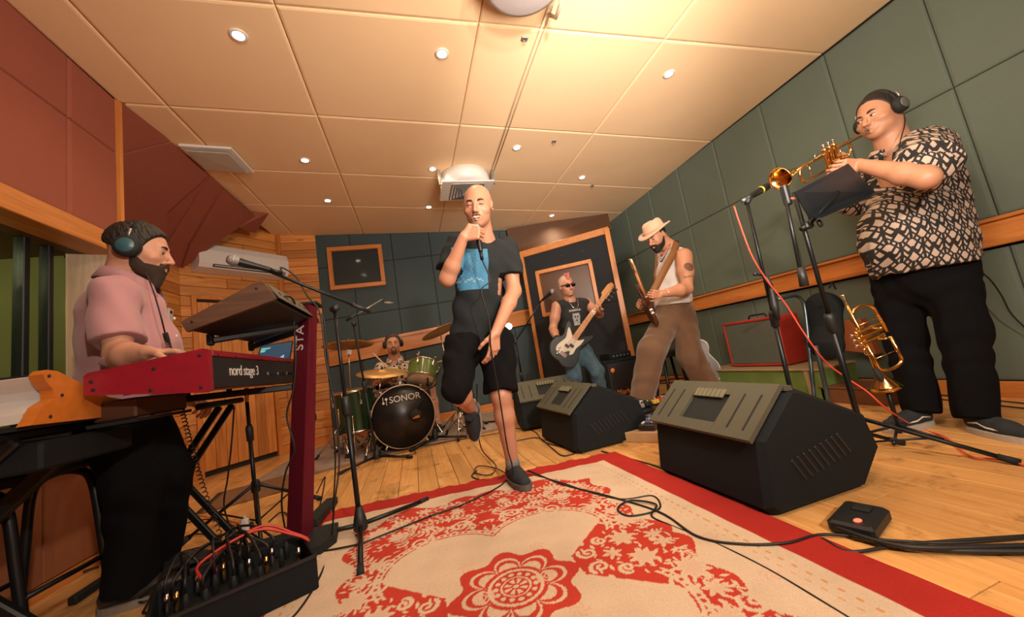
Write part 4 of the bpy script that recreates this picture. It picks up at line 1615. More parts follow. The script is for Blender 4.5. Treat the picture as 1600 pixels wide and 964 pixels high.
def collar(parent, material, neck, fwd, r=.078, h_=.035, tilt=.02):
    f = Vector(fwd).normalized()
    s_ = f.cross(Vector((0, 0, 1)))
    n = 26
    vs, fs = [], []
    for lev, (rr, zz) in enumerate(((r * .82, .0), (r * .86, h_), (r * .98, h_ * .9), (r * 1.25, -h_ * .3), (r * 1.15, -h_ * .3))):
        for i in range(n + 1):
            a = -PI * .88 + 2 * PI * .88 * i / n          # opening at the front
            d = -f * math.cos(a) * 1.0 + s_ * math.sin(a)
            open_ = max(0, abs(a) / (PI * .88) - .55) / .45
            vs.append(Vector(neck) + d * rr * (1 + .15 * open_) + Vector((0, 0, zz - open_ * (.045 + (.03 if lev > 2 else 0)))) + f * .008)
    for l in range(4):
        for i in range(n):
            fs.append((l * (n + 1) + i, l * (n + 1) + i + 1, (l + 1) * (n + 1) + i + 1, (l + 1) * (n + 1) + i))
    return MB().add(vs, fs, True).build('collar', material, parent)


# ================================================================== keyboard player (left, in profile)
sk_k = skin_mat('keyboardist_skin', (0.52, 0.26, 0.17))
pk = thing('person', 'bearded keyboard player in pink short-sleeved shirt, seen in profile', 'person', (-1.3, 2.05, 0), 0, 'band members')
kf = Vector((.97, .20, -.22))
hk_ = Head((-1.176, 2.060, 1.525), kf, (.22, 0, 1), 1.10)
kn = Vector((-1.251, 2.070, 1.377))
kshR, kshL = Vector((-1.157, 1.860, 1.262)), Vector((-1.335, 2.260, 1.388))
kelR, kwrR = Vector((-1.094, 1.780, 0.997)), Vector((-.96, 1.70, .985))
kelL, kwrL = Vector((-1.381, 2.420, 1.055)), Vector((-1.138, 2.250, 0.790))
khip = Vector((-1.239, 2.060, 0.790))
body(pk, sk_k, hk_, kn, khip, [
    dict(sh=kshR, el=kelR, wr=kwrR, d=(1, .25, -.1), n=(0, 0, -1), t=-1, c=(.28, .32, .32, .3), sp=.05, m=1.15),
    dict(sh=kshL, el=kelL, wr=kwrL, d=(1, -.1, -.15), n=(0, -.2, -1), t=1, c=(.55, .6, .6, .6), tc=.5, m=1.1)], face=dict(cheek=1.15), torso=.13, dirn=(1, 0, 0), nk=.068)
hk_.eyes(pk, .35, look=(.0, -.003))
hk_.cap_hair('hair', M_hairb, pk, off=.010, front=.072, rough=.004)
hk_.beard('beard', M_beard, pk, off=.007, length=.028)
hk_.mouth(pk)
M_pink = mat('dusty_pink_cloth', (0.42, 0.215, 0.235), 0.85, var=.05, scale=9, bump=.3, bscale=420, sheen=.2)
ks = shirt('shirt', M_pink, pk, kshR, kshL, khip + Vector((0, 0, .02)), kelR, kelL, kn, rt=.150, rh=.150, sq=1.0, sleeve=(.78, .7), sr=.074, rs=.078,
           belly=(khip + Vector((.045, 0, .20)), (.155, .17, .24), None, .05), hem=khip.z - .05, fwd=(1, 0, 0), nr=.088)
collar(pk, M_pink, kn + Vector((.01, 0, .012)), kf, .095, .045)
fb = kshR.lerp(kshL, .5)
for k in range(5):
    p = Vector((khip.x + .205 - abs(k - 1) * .006, khip.y - .005, khip.z + .05 + k * .085))
    MB().ell(p, (.004, .007, .007), n=8, m=6).build('button', M_white, pk)
MB().tube([kn + Vector((.075, -.03, .01)), kn + Vector((.105, -.005, -.045)), kn + Vector((.13, .0, -.09))], .010, 8).build('neckerchief', mat('maroon_scarf', (.09, .015, .015), .8), pk)
M_blk = mat('black_trouser_cloth', (0.005, 0.005, 0.006), .95, bump=.3, spec=.1)
kfR, kfL = Vector((-1.221, 2.023, -0.000)), Vector((-1.226, 2.220, 0.000))
kfR.z = kfL.z = 0
trousers('trousers', M_blk, pk, [([khip + Vector((0, -.07, -.06)), Vector((-1.17, 1.97, .48)), kfR + Vector((-.0, .0, .07))], [.105, .088, .080]),
                                 ([khip + Vector((0, .08, -.06)), Vector((-1.12, 2.10, .48)), kfL + Vector((-.02, .02, .06))], [.105, .085, .078])], khip, rw=.125, sq=1.1, fwd=(0, 1, 0))
M_blksh = mat('black_leather_shoe', (0.02, 0.018, 0.018), .45)
shoe(pk, kfR + Vector((-.03, 0, 0)), (1, .16, 0), .30, .105, M_blksh, mat('taupe_sole', (.20, .17, .14), .7), low=True, laces=False)
shoe(pk, kfL + Vector((-.03, 0, 0)), (1, .25, 0), .30, .105, M_blksh, mat('taupe_sole', (.20, .17, .14), .7), low=True, laces=False)
headphones(hk_, 'black headphones with blue-grey cup on the pink-shirted keyboard player', tone=M_rubber, cup=.050, inlay=mat('petrol_badge', (.03, .10, .12), .35))

# ================================================================== trumpeter (right)
sk_t = skin_mat('trumpeter_skin', (0.46, 0.225, 0.135))
pt = thing('person', 'stout trumpeter in black and cream patterned shirt and black trousers', 'person', (2.75, 1.35, 0), 0, 'band members')
tf = Vector((-.98, .12, -.14))
ht = Head((2.869, 1.330, 1.827), tf, (-.05, .0, 1), 1.12)
tn = Vector((2.921, 1.330, 1.600))
# he faces left: his left shoulder is the one near the camera
tshL, tshR = Vector((2.811, 1.160, 1.500)), Vector((3.354, 1.580, 1.623))
telL, twrL = Vector((2.402, 1.020, 1.256)), Vector((2.453, 1.270, 1.473))
telR, twrR = Vector((3.013, 1.640, 1.416)), Vector((2.840, 1.600, 1.659))
thip = Vector((2.863, 1.340, 0.903))
# trumpet line: mouthpiece to bell
tmp_ = ht.w(0, .112, -.070)
tbell = Vector((2.057, 1.400, 1.470))
tax = (tbell - tmp_).normalized()
body(pt, sk_t, ht, tn, thip, [
    dict(sh=tshL, el=telL, wr=twrL, d=(-.95, .22, .02), n=(.15, .9, .35), t=1, c=(.55, .6, .62, .65), tc=.3, m=1.2, s=1.10),
    dict(sh=tshR, el=telR, wr=twrR, d=(-.55, -.55, .35), n=(-.3, -.75, -.65), t=-1, c=(.45, .5, .5, .6), tc=.3, m=1.2, s=1.05)],
    face=dict(smile=1.0, nose=1.15, cheek=1.35), torso=.115, dirn=(1, 0, 0), base_jaw=1.18, nk=.075)
ht.eyes(pt, .85, look=(.006, 0), browlift=-.001)
ht.cap_hair('hair', M_hairb, pt, off=.005, front=.062, rough=.0015, low=-.02)
ht.mouth(pt, smile=1)
M_fig = pattern_mat('twig_print_cloth', 'figure', (0.012, 0.012, 0.013), (0.46, 0.36, 0.29), 11.0)
ts = shirt('shirt', M_fig, pt, tshR, tshL, thip + Vector((0, 0, .02)), telR, telL, tn, rt=.215, rh=.225, sq=.92, sleeve=(.85, .6), sr=.112, rs=.105,
           belly=(thip + Vector((-.03, 0, .16)), (.235, .215, .27), None, .06), hem=thip.z - .04, fwd=(-1, 0, 0), nr=.09)
collar(pt, M_fig, tn + Vector((-.005, 0, .005)), (-.9, -.4, 0), .098, .04)
tfR, tfL = Vector((2.648, 1.444, 0.000)), Vector((2.642, 1.194, 0.000))
tkR, tkL = Vector((2.80, 1.50, .50)), Vector((2.76, 1.22, .50))
trousers('trousers', M_blk, pt, [([thip + Vector((.0, .12, -.06)), tkR + Vector((.03, 0, 0)), tfR + Vector((.05, 0, .07))], [.125, .092, .078]),
                                 ([thip + Vector((.03, -.07, -.06)), tkL + Vector((.05, .02, 0)), tfL + Vector((.02, .03, .07))], [.125, .092, .078])], thip, rw=.165, sq=1.05, fwd=(0, 1, 0), top=thip.z + .04)
for fo, dd_ in ((tfR, (-.93, .18, 0)), (tfL, (-.45, -.9, 0))):
    shoe(pt, fo + Vector((.03, .02, 0)), dd_, .30, .108, M_shoeb, M_sole, stripe=M_lace, low=True)
headphones(ht, 'black headphones on the trumpeter in the patterned shirt', tone=M_rubber, cup=.047)


def trumpet(label, mp, bell, up, name='trumpet', bellr=.061, fat=1.0, group=None):
    """mouthpiece end, bell centre, up = side the valve tops point to"""
    mp, bell = Vector(mp), Vector(bell)
    a = (bell - mp)
    L = a.length
    a.normalize()
    u = Vector(up)
    u = (u - a * u.dot(a)).normalized()
    r = a.cross(u)
    t = thing(name, label, 'trumpet', mp.lerp(bell, .5), 0, group)
    W = lambda x, y, z: mp + r * x + a * y + u * z
    MB().lathe([(.010, -.002), (.0135, 0), (.012, .006), (.006, .022), (.004, .034), (.0055, .08)], mp, a, 18).build('mouthpiece', M_chrome, t)
    tr_ = .0058 * fat
    MB().tube([W(0, .06, 0), W(0, L * .90, 0)], tr_, 10).build('leadpipe', M_brass, t)
    # bell tube: runs from the bell back above the leadpipe, turns round at the rear and comes forward below
    z1 = 0.0
    bz = .0
    zb = -.085 * (1 if fat < 1.2 else 1.5)
    rear = L * .26
    bend = [W(0.012, rear + .02, bz)] + [W(0.012, rear - .045 * math.sin(PI * k / 10), zb / 2 + (bz - zb / 2) * math.cos(PI * k / 10)) for k in range(11)] + [W(0.012, rear + .02, zb)]
    m = MB()
    m.tube([W(.012, L * .62, bz + .0)] + bend + [W(0, L * .50, zb)], .0068 * fat, 10)
    m.build('bell_bow', M_brass, t)
    m = MB()
    prof = [(.0068 * fat, L * .60)] + [(.0068 * fat + (bellr - .0068) * ((k / 12.0) ** 3.4), L * .60 + (L * .40) * k / 12.0) for k in range(1, 13)]
    m.lathe(prof + [(bellr * .985, L * 1.0)] + [(q[0] - .0012, q[1]) for q in prof[::-1]], W(.012, 0, 0), a, 32, caps=False)
    m.lathe([(bellr, L - .002), (bellr + .0025, L), (bellr, L + .002)], W(.012, 0, 0), a, 32, caps=False)
    m.build('bell', M_brass, t)
    # front tuning bow
    fy = L * .78
    MB().tube([W(0, L * .55, 0)] + [W(-.002, fy + .035 * math.sin(PI * k / 10), zb / 2 - zb / 2 * math.cos(PI * k / 10)) for k in range(11)] + [W(0, L * .55, zb)], .0066 * fat, 10).build('tuning_slide', M_brass, t)
    for k in range(3):
        y = L * (.40 + .055 * k)
        MB().lathe([(.0, -.075), (.010, -.075), (.0125, -.070), (.0125, .050), (.0135, .052), (.0135, .060), (.009, .063)], W(0, y, -.03), u, 16).build('valve', M_brass, t)
        v = MB().tube([W(0, y, .033), W(0, y, .052)], .0032, 8)
        v.lathe([(.009, .0), (.0095, .003), (.008, .005), (0, .0055)], W(0, y, .052), u, 14)
        v.build('valve_cap', M_chrome, t)
        if k != 1:
            MB().tube([W(.0, y, -.05), W(-.055, y, -.05), W(-.062, y, -.057), W(-.055, y, -.066), W(0, y, -.066)], .0048, 8).build('valve_slide', M_brass, t)
    for y in (.34, .70):
        MB().cyl(W(.004, L * y, bz), W(.004, L * y, zb), .0025, n=8).build('brace', M_brass, t)
    MB().tube([W(0, L * .60 + .02 * math.sin(2 * PI * k / 14), -.005 - .0 + .018 + .018 * -math.cos(2 * PI * k / 14)) for k in range(14)], .002, 6, closed=True).build('finger_ring', M_chrome, t)
    return t


trumpet('brass trumpet held to the lips of the man in the patterned shirt', tmp_, tbell, (-.15, -.25, 1), group='brass horns')

# ================================================================== guitarist in the straw hat
sk_g = skin_mat('guitarist_skin', (0.50, 0.24, 0.145))
pg = thing('person', 'guitarist in straw hat, white sleeveless top and wide brown trousers', 'person', (2.45, 2.95, 0), 0, 'band members')
gf = Vector((-.90, -.12, -.44))
hg = Head((2.431, 2.920, 1.681), gf, (-.42, -.10, .9), 1.08)
gn_ = Vector((2.577, 2.930, 1.542))
gshL, gshR = Vector((2.551, 2.760, 1.411)), Vector((2.633, 3.120, 1.538))
gelL, gwrL = Vector((2.421, 2.660, 1.091)), Vector((2.143, 2.660, 1.075))
gelR, gwrR = Vector((2.558, 3.220, 1.127)), Vector((2.200, 3.020, 1.075))
ghip = Vector((2.471, 2.950, 0.953))
body(pg, sk_g, hg, gn_, ghip, [
    dict(sh=gshL, el=gelL, wr=gwrL, d=(-1, .05, .08), n=(.1, .9, .3), t=1, c=(.8, .85, .85, .9), tc=.4, m=1.3, s=1.1),
    dict(sh=gshR, el=gelR, wr=gwrR, d=(-.8, -.3, -.2), n=(.3, -.6, -.5), t=-1, c=(.7, .8, .85, .9), tc=.6, m=1.2, s=1.1)],
    face=dict(nose=1.0), torso=.13, dirn=(1, 0, 0), nk=.068)
hg.eyes(pg, .25)
hg.beard('beard', M_hairb, pg, off=.007, length=.008)
hg.cap_hair('hair', M_hairb, pg, off=.003, front=.05, rough=.001, low=-.03)
M_wtop = mat('white_jersey', (0.62, 0.58, 0.58), .85, var=.03, bump=.25, sheen=.2)
gs = shirt('sleeveless_top', M_wtop, pg, gshR, gshL, ghip + Vector((0, 0, .06)), gelR, gelL, gn_, rt=.175, rh=.185, sq=.85, rs=.070, hem=ghip.z + .03, fwd=(-1, 0, 0), nr=.078, sleeveless=True, fold=.005)
# tattoo on the near upper arm
bm_ = [o for o in pg.children if o.name.startswith('body')][0]
M_tat = mat('tattoo_ink', (0.10, 0.055, 0.045), .6, var=.3, scale=60)
ta = gshL.lerp(gelL, .40)
td_ = (Vector((0, 0, .75)) - ta)
td_.z = 0
decal(bm_, frame(ta, Vector((.95, -.25, 0)), (.1, 0, 1)), .085, .085, M_tat, 'tattoo', pg, 28, 28, .001,
      lambda u, v: (lambda r, a: r < .5 and abs(math.sin(r * 17 + 1.0 * math.sin(a * 6))) > .35)(math.hypot(u - .5, v - .5), math.atan2(v - .5, u - .5)))
decal(bm_, frame(gshL.lerp(gelL, .68), Vector((.95, -.25, 0)), (.1, 0, 1)), .09, .022, M_tat, 'tattoo', pg, 40, 10, .001, lambda u, v: abs(v - .5 - .3 * math.sin(u * 30)) < .22)
M_brown = mat('brown_wide_cloth', (0.135, 0.072, 0.038), .9, var=.08, scale=6, bump=.25, sheen=.25)
gfF, gfB = Vector((1.931, 2.950, 0.193)), Vector((2.62, 2.86, 0.10))
gkF, gkB = Vector((2.067, 2.860, 0.597)), Vector((2.462, 2.860, 0.489))
trousers('trousers', M_brown, pg, [([ghip + Vector((-.05, .02, -.07)), gkF, gfF], [.12, .12, .105]),
                                   ([ghip + Vector((.06, -.03, -.07)), gkB, gfB], [.12, .11, .11])], ghip, rw=.165, sq=.9, fwd=(0, 1, 0), top=ghip.z + .05, fold=.003)
shoe(pg, Vector((1.935, 2.950, 0.124)) + Vector((0, 0, .0)), (-.96, -.1, .10), .29, .10, mat('pale_grey_canvas', (.36, .37, .40), .8, bump=.3), M_sole, low=True)
shoe(pg, Vector((gfB.x, gfB.y, 0.0)), (-.7, -.6, 0), .29, .10, mat('pale_grey_canvas', (.36, .37, .40), .8, bump=.3), M_sole, low=True)
# hat
M_hat = mat('sand_felt', (0.60, 0.36, 0.235), .85, var=.04, bump=.3, sheen=.3)
hatc = hg.w(0, -.012, .052)
hu = (hg.u * 1.0 + hg.f * -.05).normalized()
hm = MB()
vs, fs, n = [], [], 40
rings = [(0.160, -.012), (.158, .0), (.120, -.004), (.100, .0), (.098, .02), (.094, .06), (.086, .085), (.066, .098), (.03, .094), (0.0, .088)]
for rr, zz in rings:
    for k in range(n):
        a = 2 * PI * k / n
        fy = math.cos(a)
        ell_ = 1 + .10 * fy * fy
        pinch = 1 - (.16 * max(0, fy) ** 2 if zz > .05 else 0)
        brim = (.020 * math.sin(a) ** 2 - .012 * max(0, fy)) if rr > .11 and abs(zz) < .03 else 0
        dent = -.018 * max(0, 1 - abs(math.sin(a)) * 1.5) if zz > .09 else 0
        vs.append(hatc + hg.f.lerp(hg.f, 0) * (rr * ell_ * fy * pinch) + hg.r * (rr * math.sin(a) * pinch) + hu * (zz + brim + dent))
for l in range(len(rings) - 1):
    for k in range(n):
        fs.append((l * n + k, l * n + (k + 1) % n, (l + 1) * n + (k + 1) % n, (l + 1) * n + k))
hm.add(vs, fs, True)
hat = hm.build('hat', M_hat, pg)
sd = hat.modifiers.new('solid', 'SOLIDIFY')
sd.thickness = .004
MB().tube([hatc + hg.f * (.109 * math.cos(a)) + hg.r * (.100 * math.sin(a)) + hu * .014 for a in [2 * PI * k / 30 for k in range(30)]], .008, 6, closed=True).build('hat_band', mat('sand_ribbon', (.48, .28, .18), .8), hat)
# bead necklaces
for q, (rr, colr) in enumerate(((.0075, (.55, .12, .04)), (.006, (.60, .50, .38)), (.0065, (.03, .02, .02)))):
    m = MB()
    for k in range(22):
        a = PI * (k + .5) / 22
        p = gn_ + Vector((-.045, -.015, .03)) + Vector((-.3, -.95, 0)).normalized() * (.078 * math.cos(a)) * 1.0 + Vector((-.80, .1, -.9 - .16 * q)).normalized() * (.115 + .03 * q) * math.sin(a)
        m.ell(p, (rr, rr, rr), n=8, m=6)
    m.build('bead_necklace', mat('beads_%d' % q, colr, .4, var=.4, scale=60), pg)
MB().tube([gwrL.lerp(gelL, .16 + .0 * k) for k in (0,)] * 1 + [gwrL.lerp(gelL, .26)], .036, 16).build('bracelet', M_chrome, pg)

# his guitar: body seen almost edge-on, neck rising to the left toward the camera
M_gb = mat('sunburst_brown', (0.075, 0.022, 0.008), .25, var=.4, scale=5)
M_maple = wood('maple_neck', (0.46, 0.20, 0.07), (0.58, 0.28, 0.11), .35, 'Z', knots=0.0, objvar=.05)
M_dkw = mat('dark_fretboard', (0.10, 0.04, 0.018), .4)
M_cream = mat('cream_plastic', (0.55, 0.48, 0.38), .4, var=.03)


def electric_guitar(name, label, cat, O, ex, ey, s, body_mat, guard_mat, neck_len, frets, bass=False, nstr=6, board=None, strap=None, group=None):
    """O = bridge point on the top face; ey = towards the headstock, ex = across, top faces ex x ey"""
    M = frame(O, ex, ey)
    X, Y, Z = [Vector(c[:3]) for c in (M.col[0], M.col[1], M.col[2])]
    O = Vector(O)
    W = lambda x, y, z: O + X * x * s + Y * y * s + Z * z * s
    t = thing(name, label, cat, O, 0, group)
    out = [(-.0, -.125), (-.09, -.12), (-.145, -.07), (-.165, .0), (-.15, .06), (-.118, .10), (-.112, .14), (-.135, .19), (-.150, .235), (-.138, .265), (-.105, .255),
           (-.065, .205), (-.032, .185), (.03, .180), (.052, .195), (.085, .240), (.125, .290), (.150, .285), (.150, .245), (.125, .175), (.110, .125), (.118, .08), (.150, .02), (.165, -.05), (.130, -.115), (.06, -.14)]
    sp = spline([Vector((a, b, 0)) for a, b in out + [out[0]]], 4)[:-1]
    poly = [(p.x * s, p.y * s) for p in sp]
    ob = MB().prism(poly, O - Z * .022 * s, X, Y, .042 * s).build('body', body_mat, t)
    bv_ = ob.modifiers.new('bevel', 'BEVEL')
    bv_.width = .007 * s
    bv_.segments = 3
    bv_.limit_method = 'ANGLE'
    g = [(-.03, -.06), (-.085, -.05), (-.10, .0), (-.085, .06), (-.075, .11), (-.10, .17), (-.11, .21), (-.07, .19), (-.03, .16), (.035, .155), (.06, .175), (.085, .20), (.085, .14), (.07, .08), (.075, .02), (.05, -.01), (.03, .02)]
    sp = spline([Vector((a, b, 0)) for a, b in g + [g[0]]], 4)[:-1]
    pg_ = MB().prism([(p.x * s, p.y * s) for p in sp], W(0, 0, .002), X, Y, .003 * s).build('pickguard', guard_mat, t)
    for yy in ((.045, .055) if bass else (.0, .06, .12)):
        if bass:
            MB().box(W(-.018 if yy < .05 else .018, yy if yy < .05 else .075, .006), (.045 * s, .028 * s, .012 * s), M.to_3x3(), bev=.002).build('pickup', M_black, t)
        else:
            MB().box(W(0, yy + .02, .006), (.075 * s, .018 * s, .012 * s), M.to_3x3(), bev=.002).build('pickup', M_cream, t)
    MB().box(W(0, -.045, .005), (.075 * s, .040 * s, .012 * s), M.to_3x3(), bev=.002).build('bridge', M_chrome, t)
    for k in range(3):
        MB().lathe([(.010 * s, 0), (.010 * s, .010 * s), (.008 * s, .013 * s), (0, .013 * s)], W(-.07 + .008 * k, -.03 - .032 * k + .02, .004), Z, 14).build('control_knob', M_chrome if bass else M_cream, t)
    y0, y1 = .145, neck_len
    m = MB()
    vs = []
    for y, w_ in ((y0, .029), (y1, .0215)):
        for a in range(9):
            an = PI * a / 8
            vs.append(W(w_ * math.cos(an), y, -.002 - .022 * math.sin(an)))
    m.add(vs, [(k, k + 1, 9 + k + 1, 9 + k) for k in range(8)] + [tuple(range(8, -1, -1)), tuple(range(9, 18)), (8, 0, 9, 17)], True)
    m.build('neck', M_maple, t)
    fb_ = MB().prism([(-.029 * s, 0), (.029 * s, 0), (.0215 * s, (y1 - y0) * s), (-.0215 * s, (y1 - y0) * s)], W(0, y0, .003), X, Y, .007 * s).build('fretboard', board or M_maple, t)
    m = MB()
    sc_ = (y1 + .05)
    for k in range(1, frets + 1):
        y = y1 - sc_ * (1 - 2 ** (-k / 12.0))
        if y > y0 + .01:
            m.box(W(0, y, .0075), (.044 * s, .0022 * s, .002 * s), M.to_3x3())
    m.build('frets', M_chrome, t)
    hl = .20 if bass else .165
    head = [(-.021, 0), (-.026, .03), (-.044, .045), (-.040, hl * .8), (-.022, hl), (.008, hl * .99), (.026, hl * .90), (.026, hl * .8), (.030, .05), (.021, 0)]
    MB().prism([(a * s, b * s) for a, b in head], W(0, y1, -.010), X, Y, .014 * s).build('headstock', M_maple, t)
    for k in range(nstr):
        yy = y1 + .035 + (hl - .06) * k / (nstr - 1)
        xx = .012 - .02 * 0
        tn_ = MB().cyl(W(.022, yy, -.004), W(.022, yy, .012), .004 * s, n=8)
        tn_.cyl(W(.022, yy, -.014), W(.055, yy, -.014), .003 * s, n=6)
        tn_.box(W(.066, yy, -.014), (.022 * s, .016 * s if bass else .011 * s, .006 * s), M.to_3x3(), bev=.001)
        tn_.build('tuner', M_chrome, t)
    for k in range(nstr):
        f_ = (k / (nstr - 1) - .5)
        MB().tube([W(.054 * f_, -.045, .012), W(.036 * f_, y1, .010), W(.015, y1 + .035 + (hl - .06) * k / (nstr - 1), .006)], .0007 * s if not bass else .0012 * s, 5).build('string', M_chrome, t)
    return t


gO = Vector((2.145, 2.840, 0.944))
gtop = Vector((1.799, 2.380, 1.254))
gy = (gtop - gO).normalized()
gx = Vector((.30, .75, .45))
electric_guitar('electric_guitar', 'brown electric guitar played by the man in the straw hat', 'guitar', gO, gx, gy, .88, M_gb, M_cream, .47, 20, group='guitars', board=M_dkw)
# leather strap over his shoulder
def ribbon(pts, wd, nrm, name, material, parent, th=.004):
    q = spline(pts, 8)
    m = MB()
    vs = []
    for i, p in enumerate(q):
        tdir_ = (q[min(i + 1, len(q) - 1)] - q[max(i - 1, 0)]).normalized()
        n_ = Vector(nrm)
        s_ = tdir_.cross(n_).normalized()
        n_ = s_.cross(tdir_)
        vs += [p - s_ * wd / 2 + n_ * th / 2, p + s_ * wd / 2 + n_ * th / 2, p + s_ * wd / 2 - n_ * th / 2, p - s_ * wd / 2 - n_ * th / 2]
    fs = []
    for i in range(len(q) - 1):
        for k in range(4):
            fs.append((i * 4 + k, i * 4 + (k + 1) % 4, i * 4 + 4 + (k + 1) % 4, i * 4 + 4 + k))
    fs += [(3, 2, 1, 0), tuple(range(len(vs) - 4, len(vs)))]
    return m.add(vs, fs, True).build(name, material, parent)


ribbon([gn_ + Vector((.10, .08, -.01)), gn_ + Vector((.03, -.07, .045)), Vector((2.445, 2.760, 1.451)), Vector((2.211, 2.680, 1.253)), Vector((2.081, 2.680, 1.109)), Vector((2.047, 2.740, 1.038))], .062, (-.45, -1, .15), 'guitar_strap', mat('tan_leather', (.20, .085, .03), .6), pg)

# ================================================================== bass player with sunglasses
sk_b = skin_mat('bassist_skin', (0.50, 0.25, 0.165))
pb = thing('person', 'bass player with pink mohawk, sunglasses, black sleeveless top and torn jeans', 'person', (2.0, 3.75, 0), 0, 'band members')
bf = Vector((.05, -.95, -.15))
hb = Head((1.764, 3.720, 1.430), (.05, -.98, -.10), (-.05, 0, 1), 1.02)
bn = Vector((1.795, 3.760, 1.256))
bshR, bshL = Vector((1.621, 3.760, 1.217)), Vector((2.019, 3.800, 1.214))
belR, bwrR = Vector((1.536, 3.780, 0.975)), Vector((1.480, 3.560, 0.828))
belL, bwrL = Vector((2.090, 3.700, 1.053)), Vector((2.001, 3.500, 1.076))
bhip = Vector((1.785, 3.800, 0.752))
# bass line
bO = Vector((1.520, 3.500, 0.717))
bH = Vector((2.054, 3.420, 1.238))
by_ = (bH - bO).normalized()
bz_ = Vector((.0, -1, .18))
bx_ = by_.cross(bz_)
body(pb, sk_b, hb, bn, bhip, [
    dict(sh=bshR, el=belR, wr=bwrR, d=(.45, -.25, -.8), n=(-.2, 1, -.1), t=-1, c=(.3, .35, .4, .45), tc=.2, m=1.1),
    dict(sh=bshL, el=belL, wr=bwrL, d=(-.45, -.5, .55), n=(-.5, -.1, -.6), t=1, c=(.6, .7, .75, .8), tc=.3, m=1.1)],
    face=dict(), step=.0045, torso=.092)
M_pinkh = mat('pink_blond_hair', (0.62, 0.20, 0.16), .7, bump=1.0, bscale=200, var=.3)
M_side = mat('bleached_side_hair', (0.50, 0.36, 0.28), .8, bump=.6, bscale=300)
hb.cap_hair('side_hair', M_side, pb, off=.003, front=.062, rough=.001, low=-.025)
S = SDF()
for k in range(9):
    y = .085 - k * .02
    zz = .100 + .0 * k - max(0, (k - 5)) * .006
    S.cone(hb.w(0, y * .8, zz - .015), hb.w(.006 * math.sin(k * 2.1), y + .012, zz + .030 + .006 * math.sin(k * 3)), .020, .008, .012)
S.mesh(.0035, 'mohawk', M_pinkh, pb)
hb.eyes(pb, .5, brow=M_beard)
hb.mouth(pb)
gl = MB()
for sx in (-1, 1):
    gl.prism([(-.026, -.014), (-.018, -.019), (.016, -.019), (.026, -.010), (.028, .014), (-.027, .014)], hb.w(sx * .032, .098, -.001), hb.r * sx, hb.u, .006)
    gl.bar(hb.w(sx * .058, .094, .008), hb.w(sx * .080, -.01, .006), .004, .010)
gl.bar(hb.w(-.010, .101, .008), hb.w(.010, .101, .008), .004, .005)
gl.build('sunglasses', mat('gloss_black', (.006, .006, .007), .08), pb)
hb.moustache(pb, M_beard, .0035, .02)
S = SDF()
S.ell(hb.w(0, .077, -.104), (.014, .010, .014), hb.R)
S.mesh(.003, 'goatee', M_beard, pb)
bs = shirt('sleeveless_top', mat('black_jersey', (0.014, 0.016, 0.018), .85, bump=.3), pb, bshR, bshL, bhip + Vector((0, 0, .02)), belR, belL, bn, rt=.165, rh=.155, sq=.65, rs=.066, hem=bhip.z - .04, nr=.080, sleeveless=True, step=.007)
fmb = frame(bn + Vector((0, -.2, -.19)), (1, 0, 0), (0, 0, 1))
decal(bs, fmb, .15, .19, mat('grey_skull_print', (.30, .31, .32), .8, var=.5, scale=30), 'chest_print', pb, 30, 38, .002,
      lambda u, v: abs(u - .5) < .30 - .18 * abs(v - .45) and v < .72 and min(math.hypot(u - .40, v - .5), math.hypot(u - .60, v - .5), math.hypot(u - .5, v - .28)) > .055)
decal(bs, fmb @ Matrix.Translation((0, .075, 0)), .14, .022, mat('grey_skull_print', (.30, .31, .32), .8, var=.5, scale=30), 'chest_lettering', pb, 40, 8, .002, lambda u, v: v > .7 or v < .25 or abs(math.sin(u * 26)) > .4)
MB().tube([bn + Vector((.055 * math.cos(a), -.075 - .035 * math.sin(a), .01 - .11 * math.sin(a))) for a in [PI * k / 12 for k in range(13)]], .0028, 6).build('chain', M_chrome, pb)
M_jean = mat('torn_blue_denim', (0.055, 0.105, 0.145), .85, var=.45, scale=18, bump=.4)
bkR, bkL = Vector((1.632, 3.660, 0.432)), Vector((1.926, 3.700, 0.438))
trousers('jeans', M_jean, pb, [([bhip + Vector((-.07, 0, -.07)), bkR, Vector((bkR.x - .02, 3.80, .10))], [.098, .078, .065]),
                               ([bhip + Vector((.07, 0, -.07)), bkL, Vector((bkL.x + .06, 3.80, .10))], [.098, .080, .065])], bhip, rw=.145, sq=.8, top=bhip.z + .02)
for p in ((bkR.x - .02, 3.80, 0), (bkL.x + .06, 3.80, 0)):
    shoe(pb, p, (.1, -1, 0), .29, .10, M_shoeb, M_sole, low=True, laces=False)
MB().tube([bwrR.lerp(belR, .10), bwrR.lerp(belR, .25)], .036, 12).build('wristband', M_rubber, pb)
electric_guitar('bass_guitar', 'cream and black electric bass with long maple neck, played by the mohawked man', 'bass guitar', bO, bx_, by_, 1.05, M_black, M_cream, .66, 20, bass=True, nstr=4)

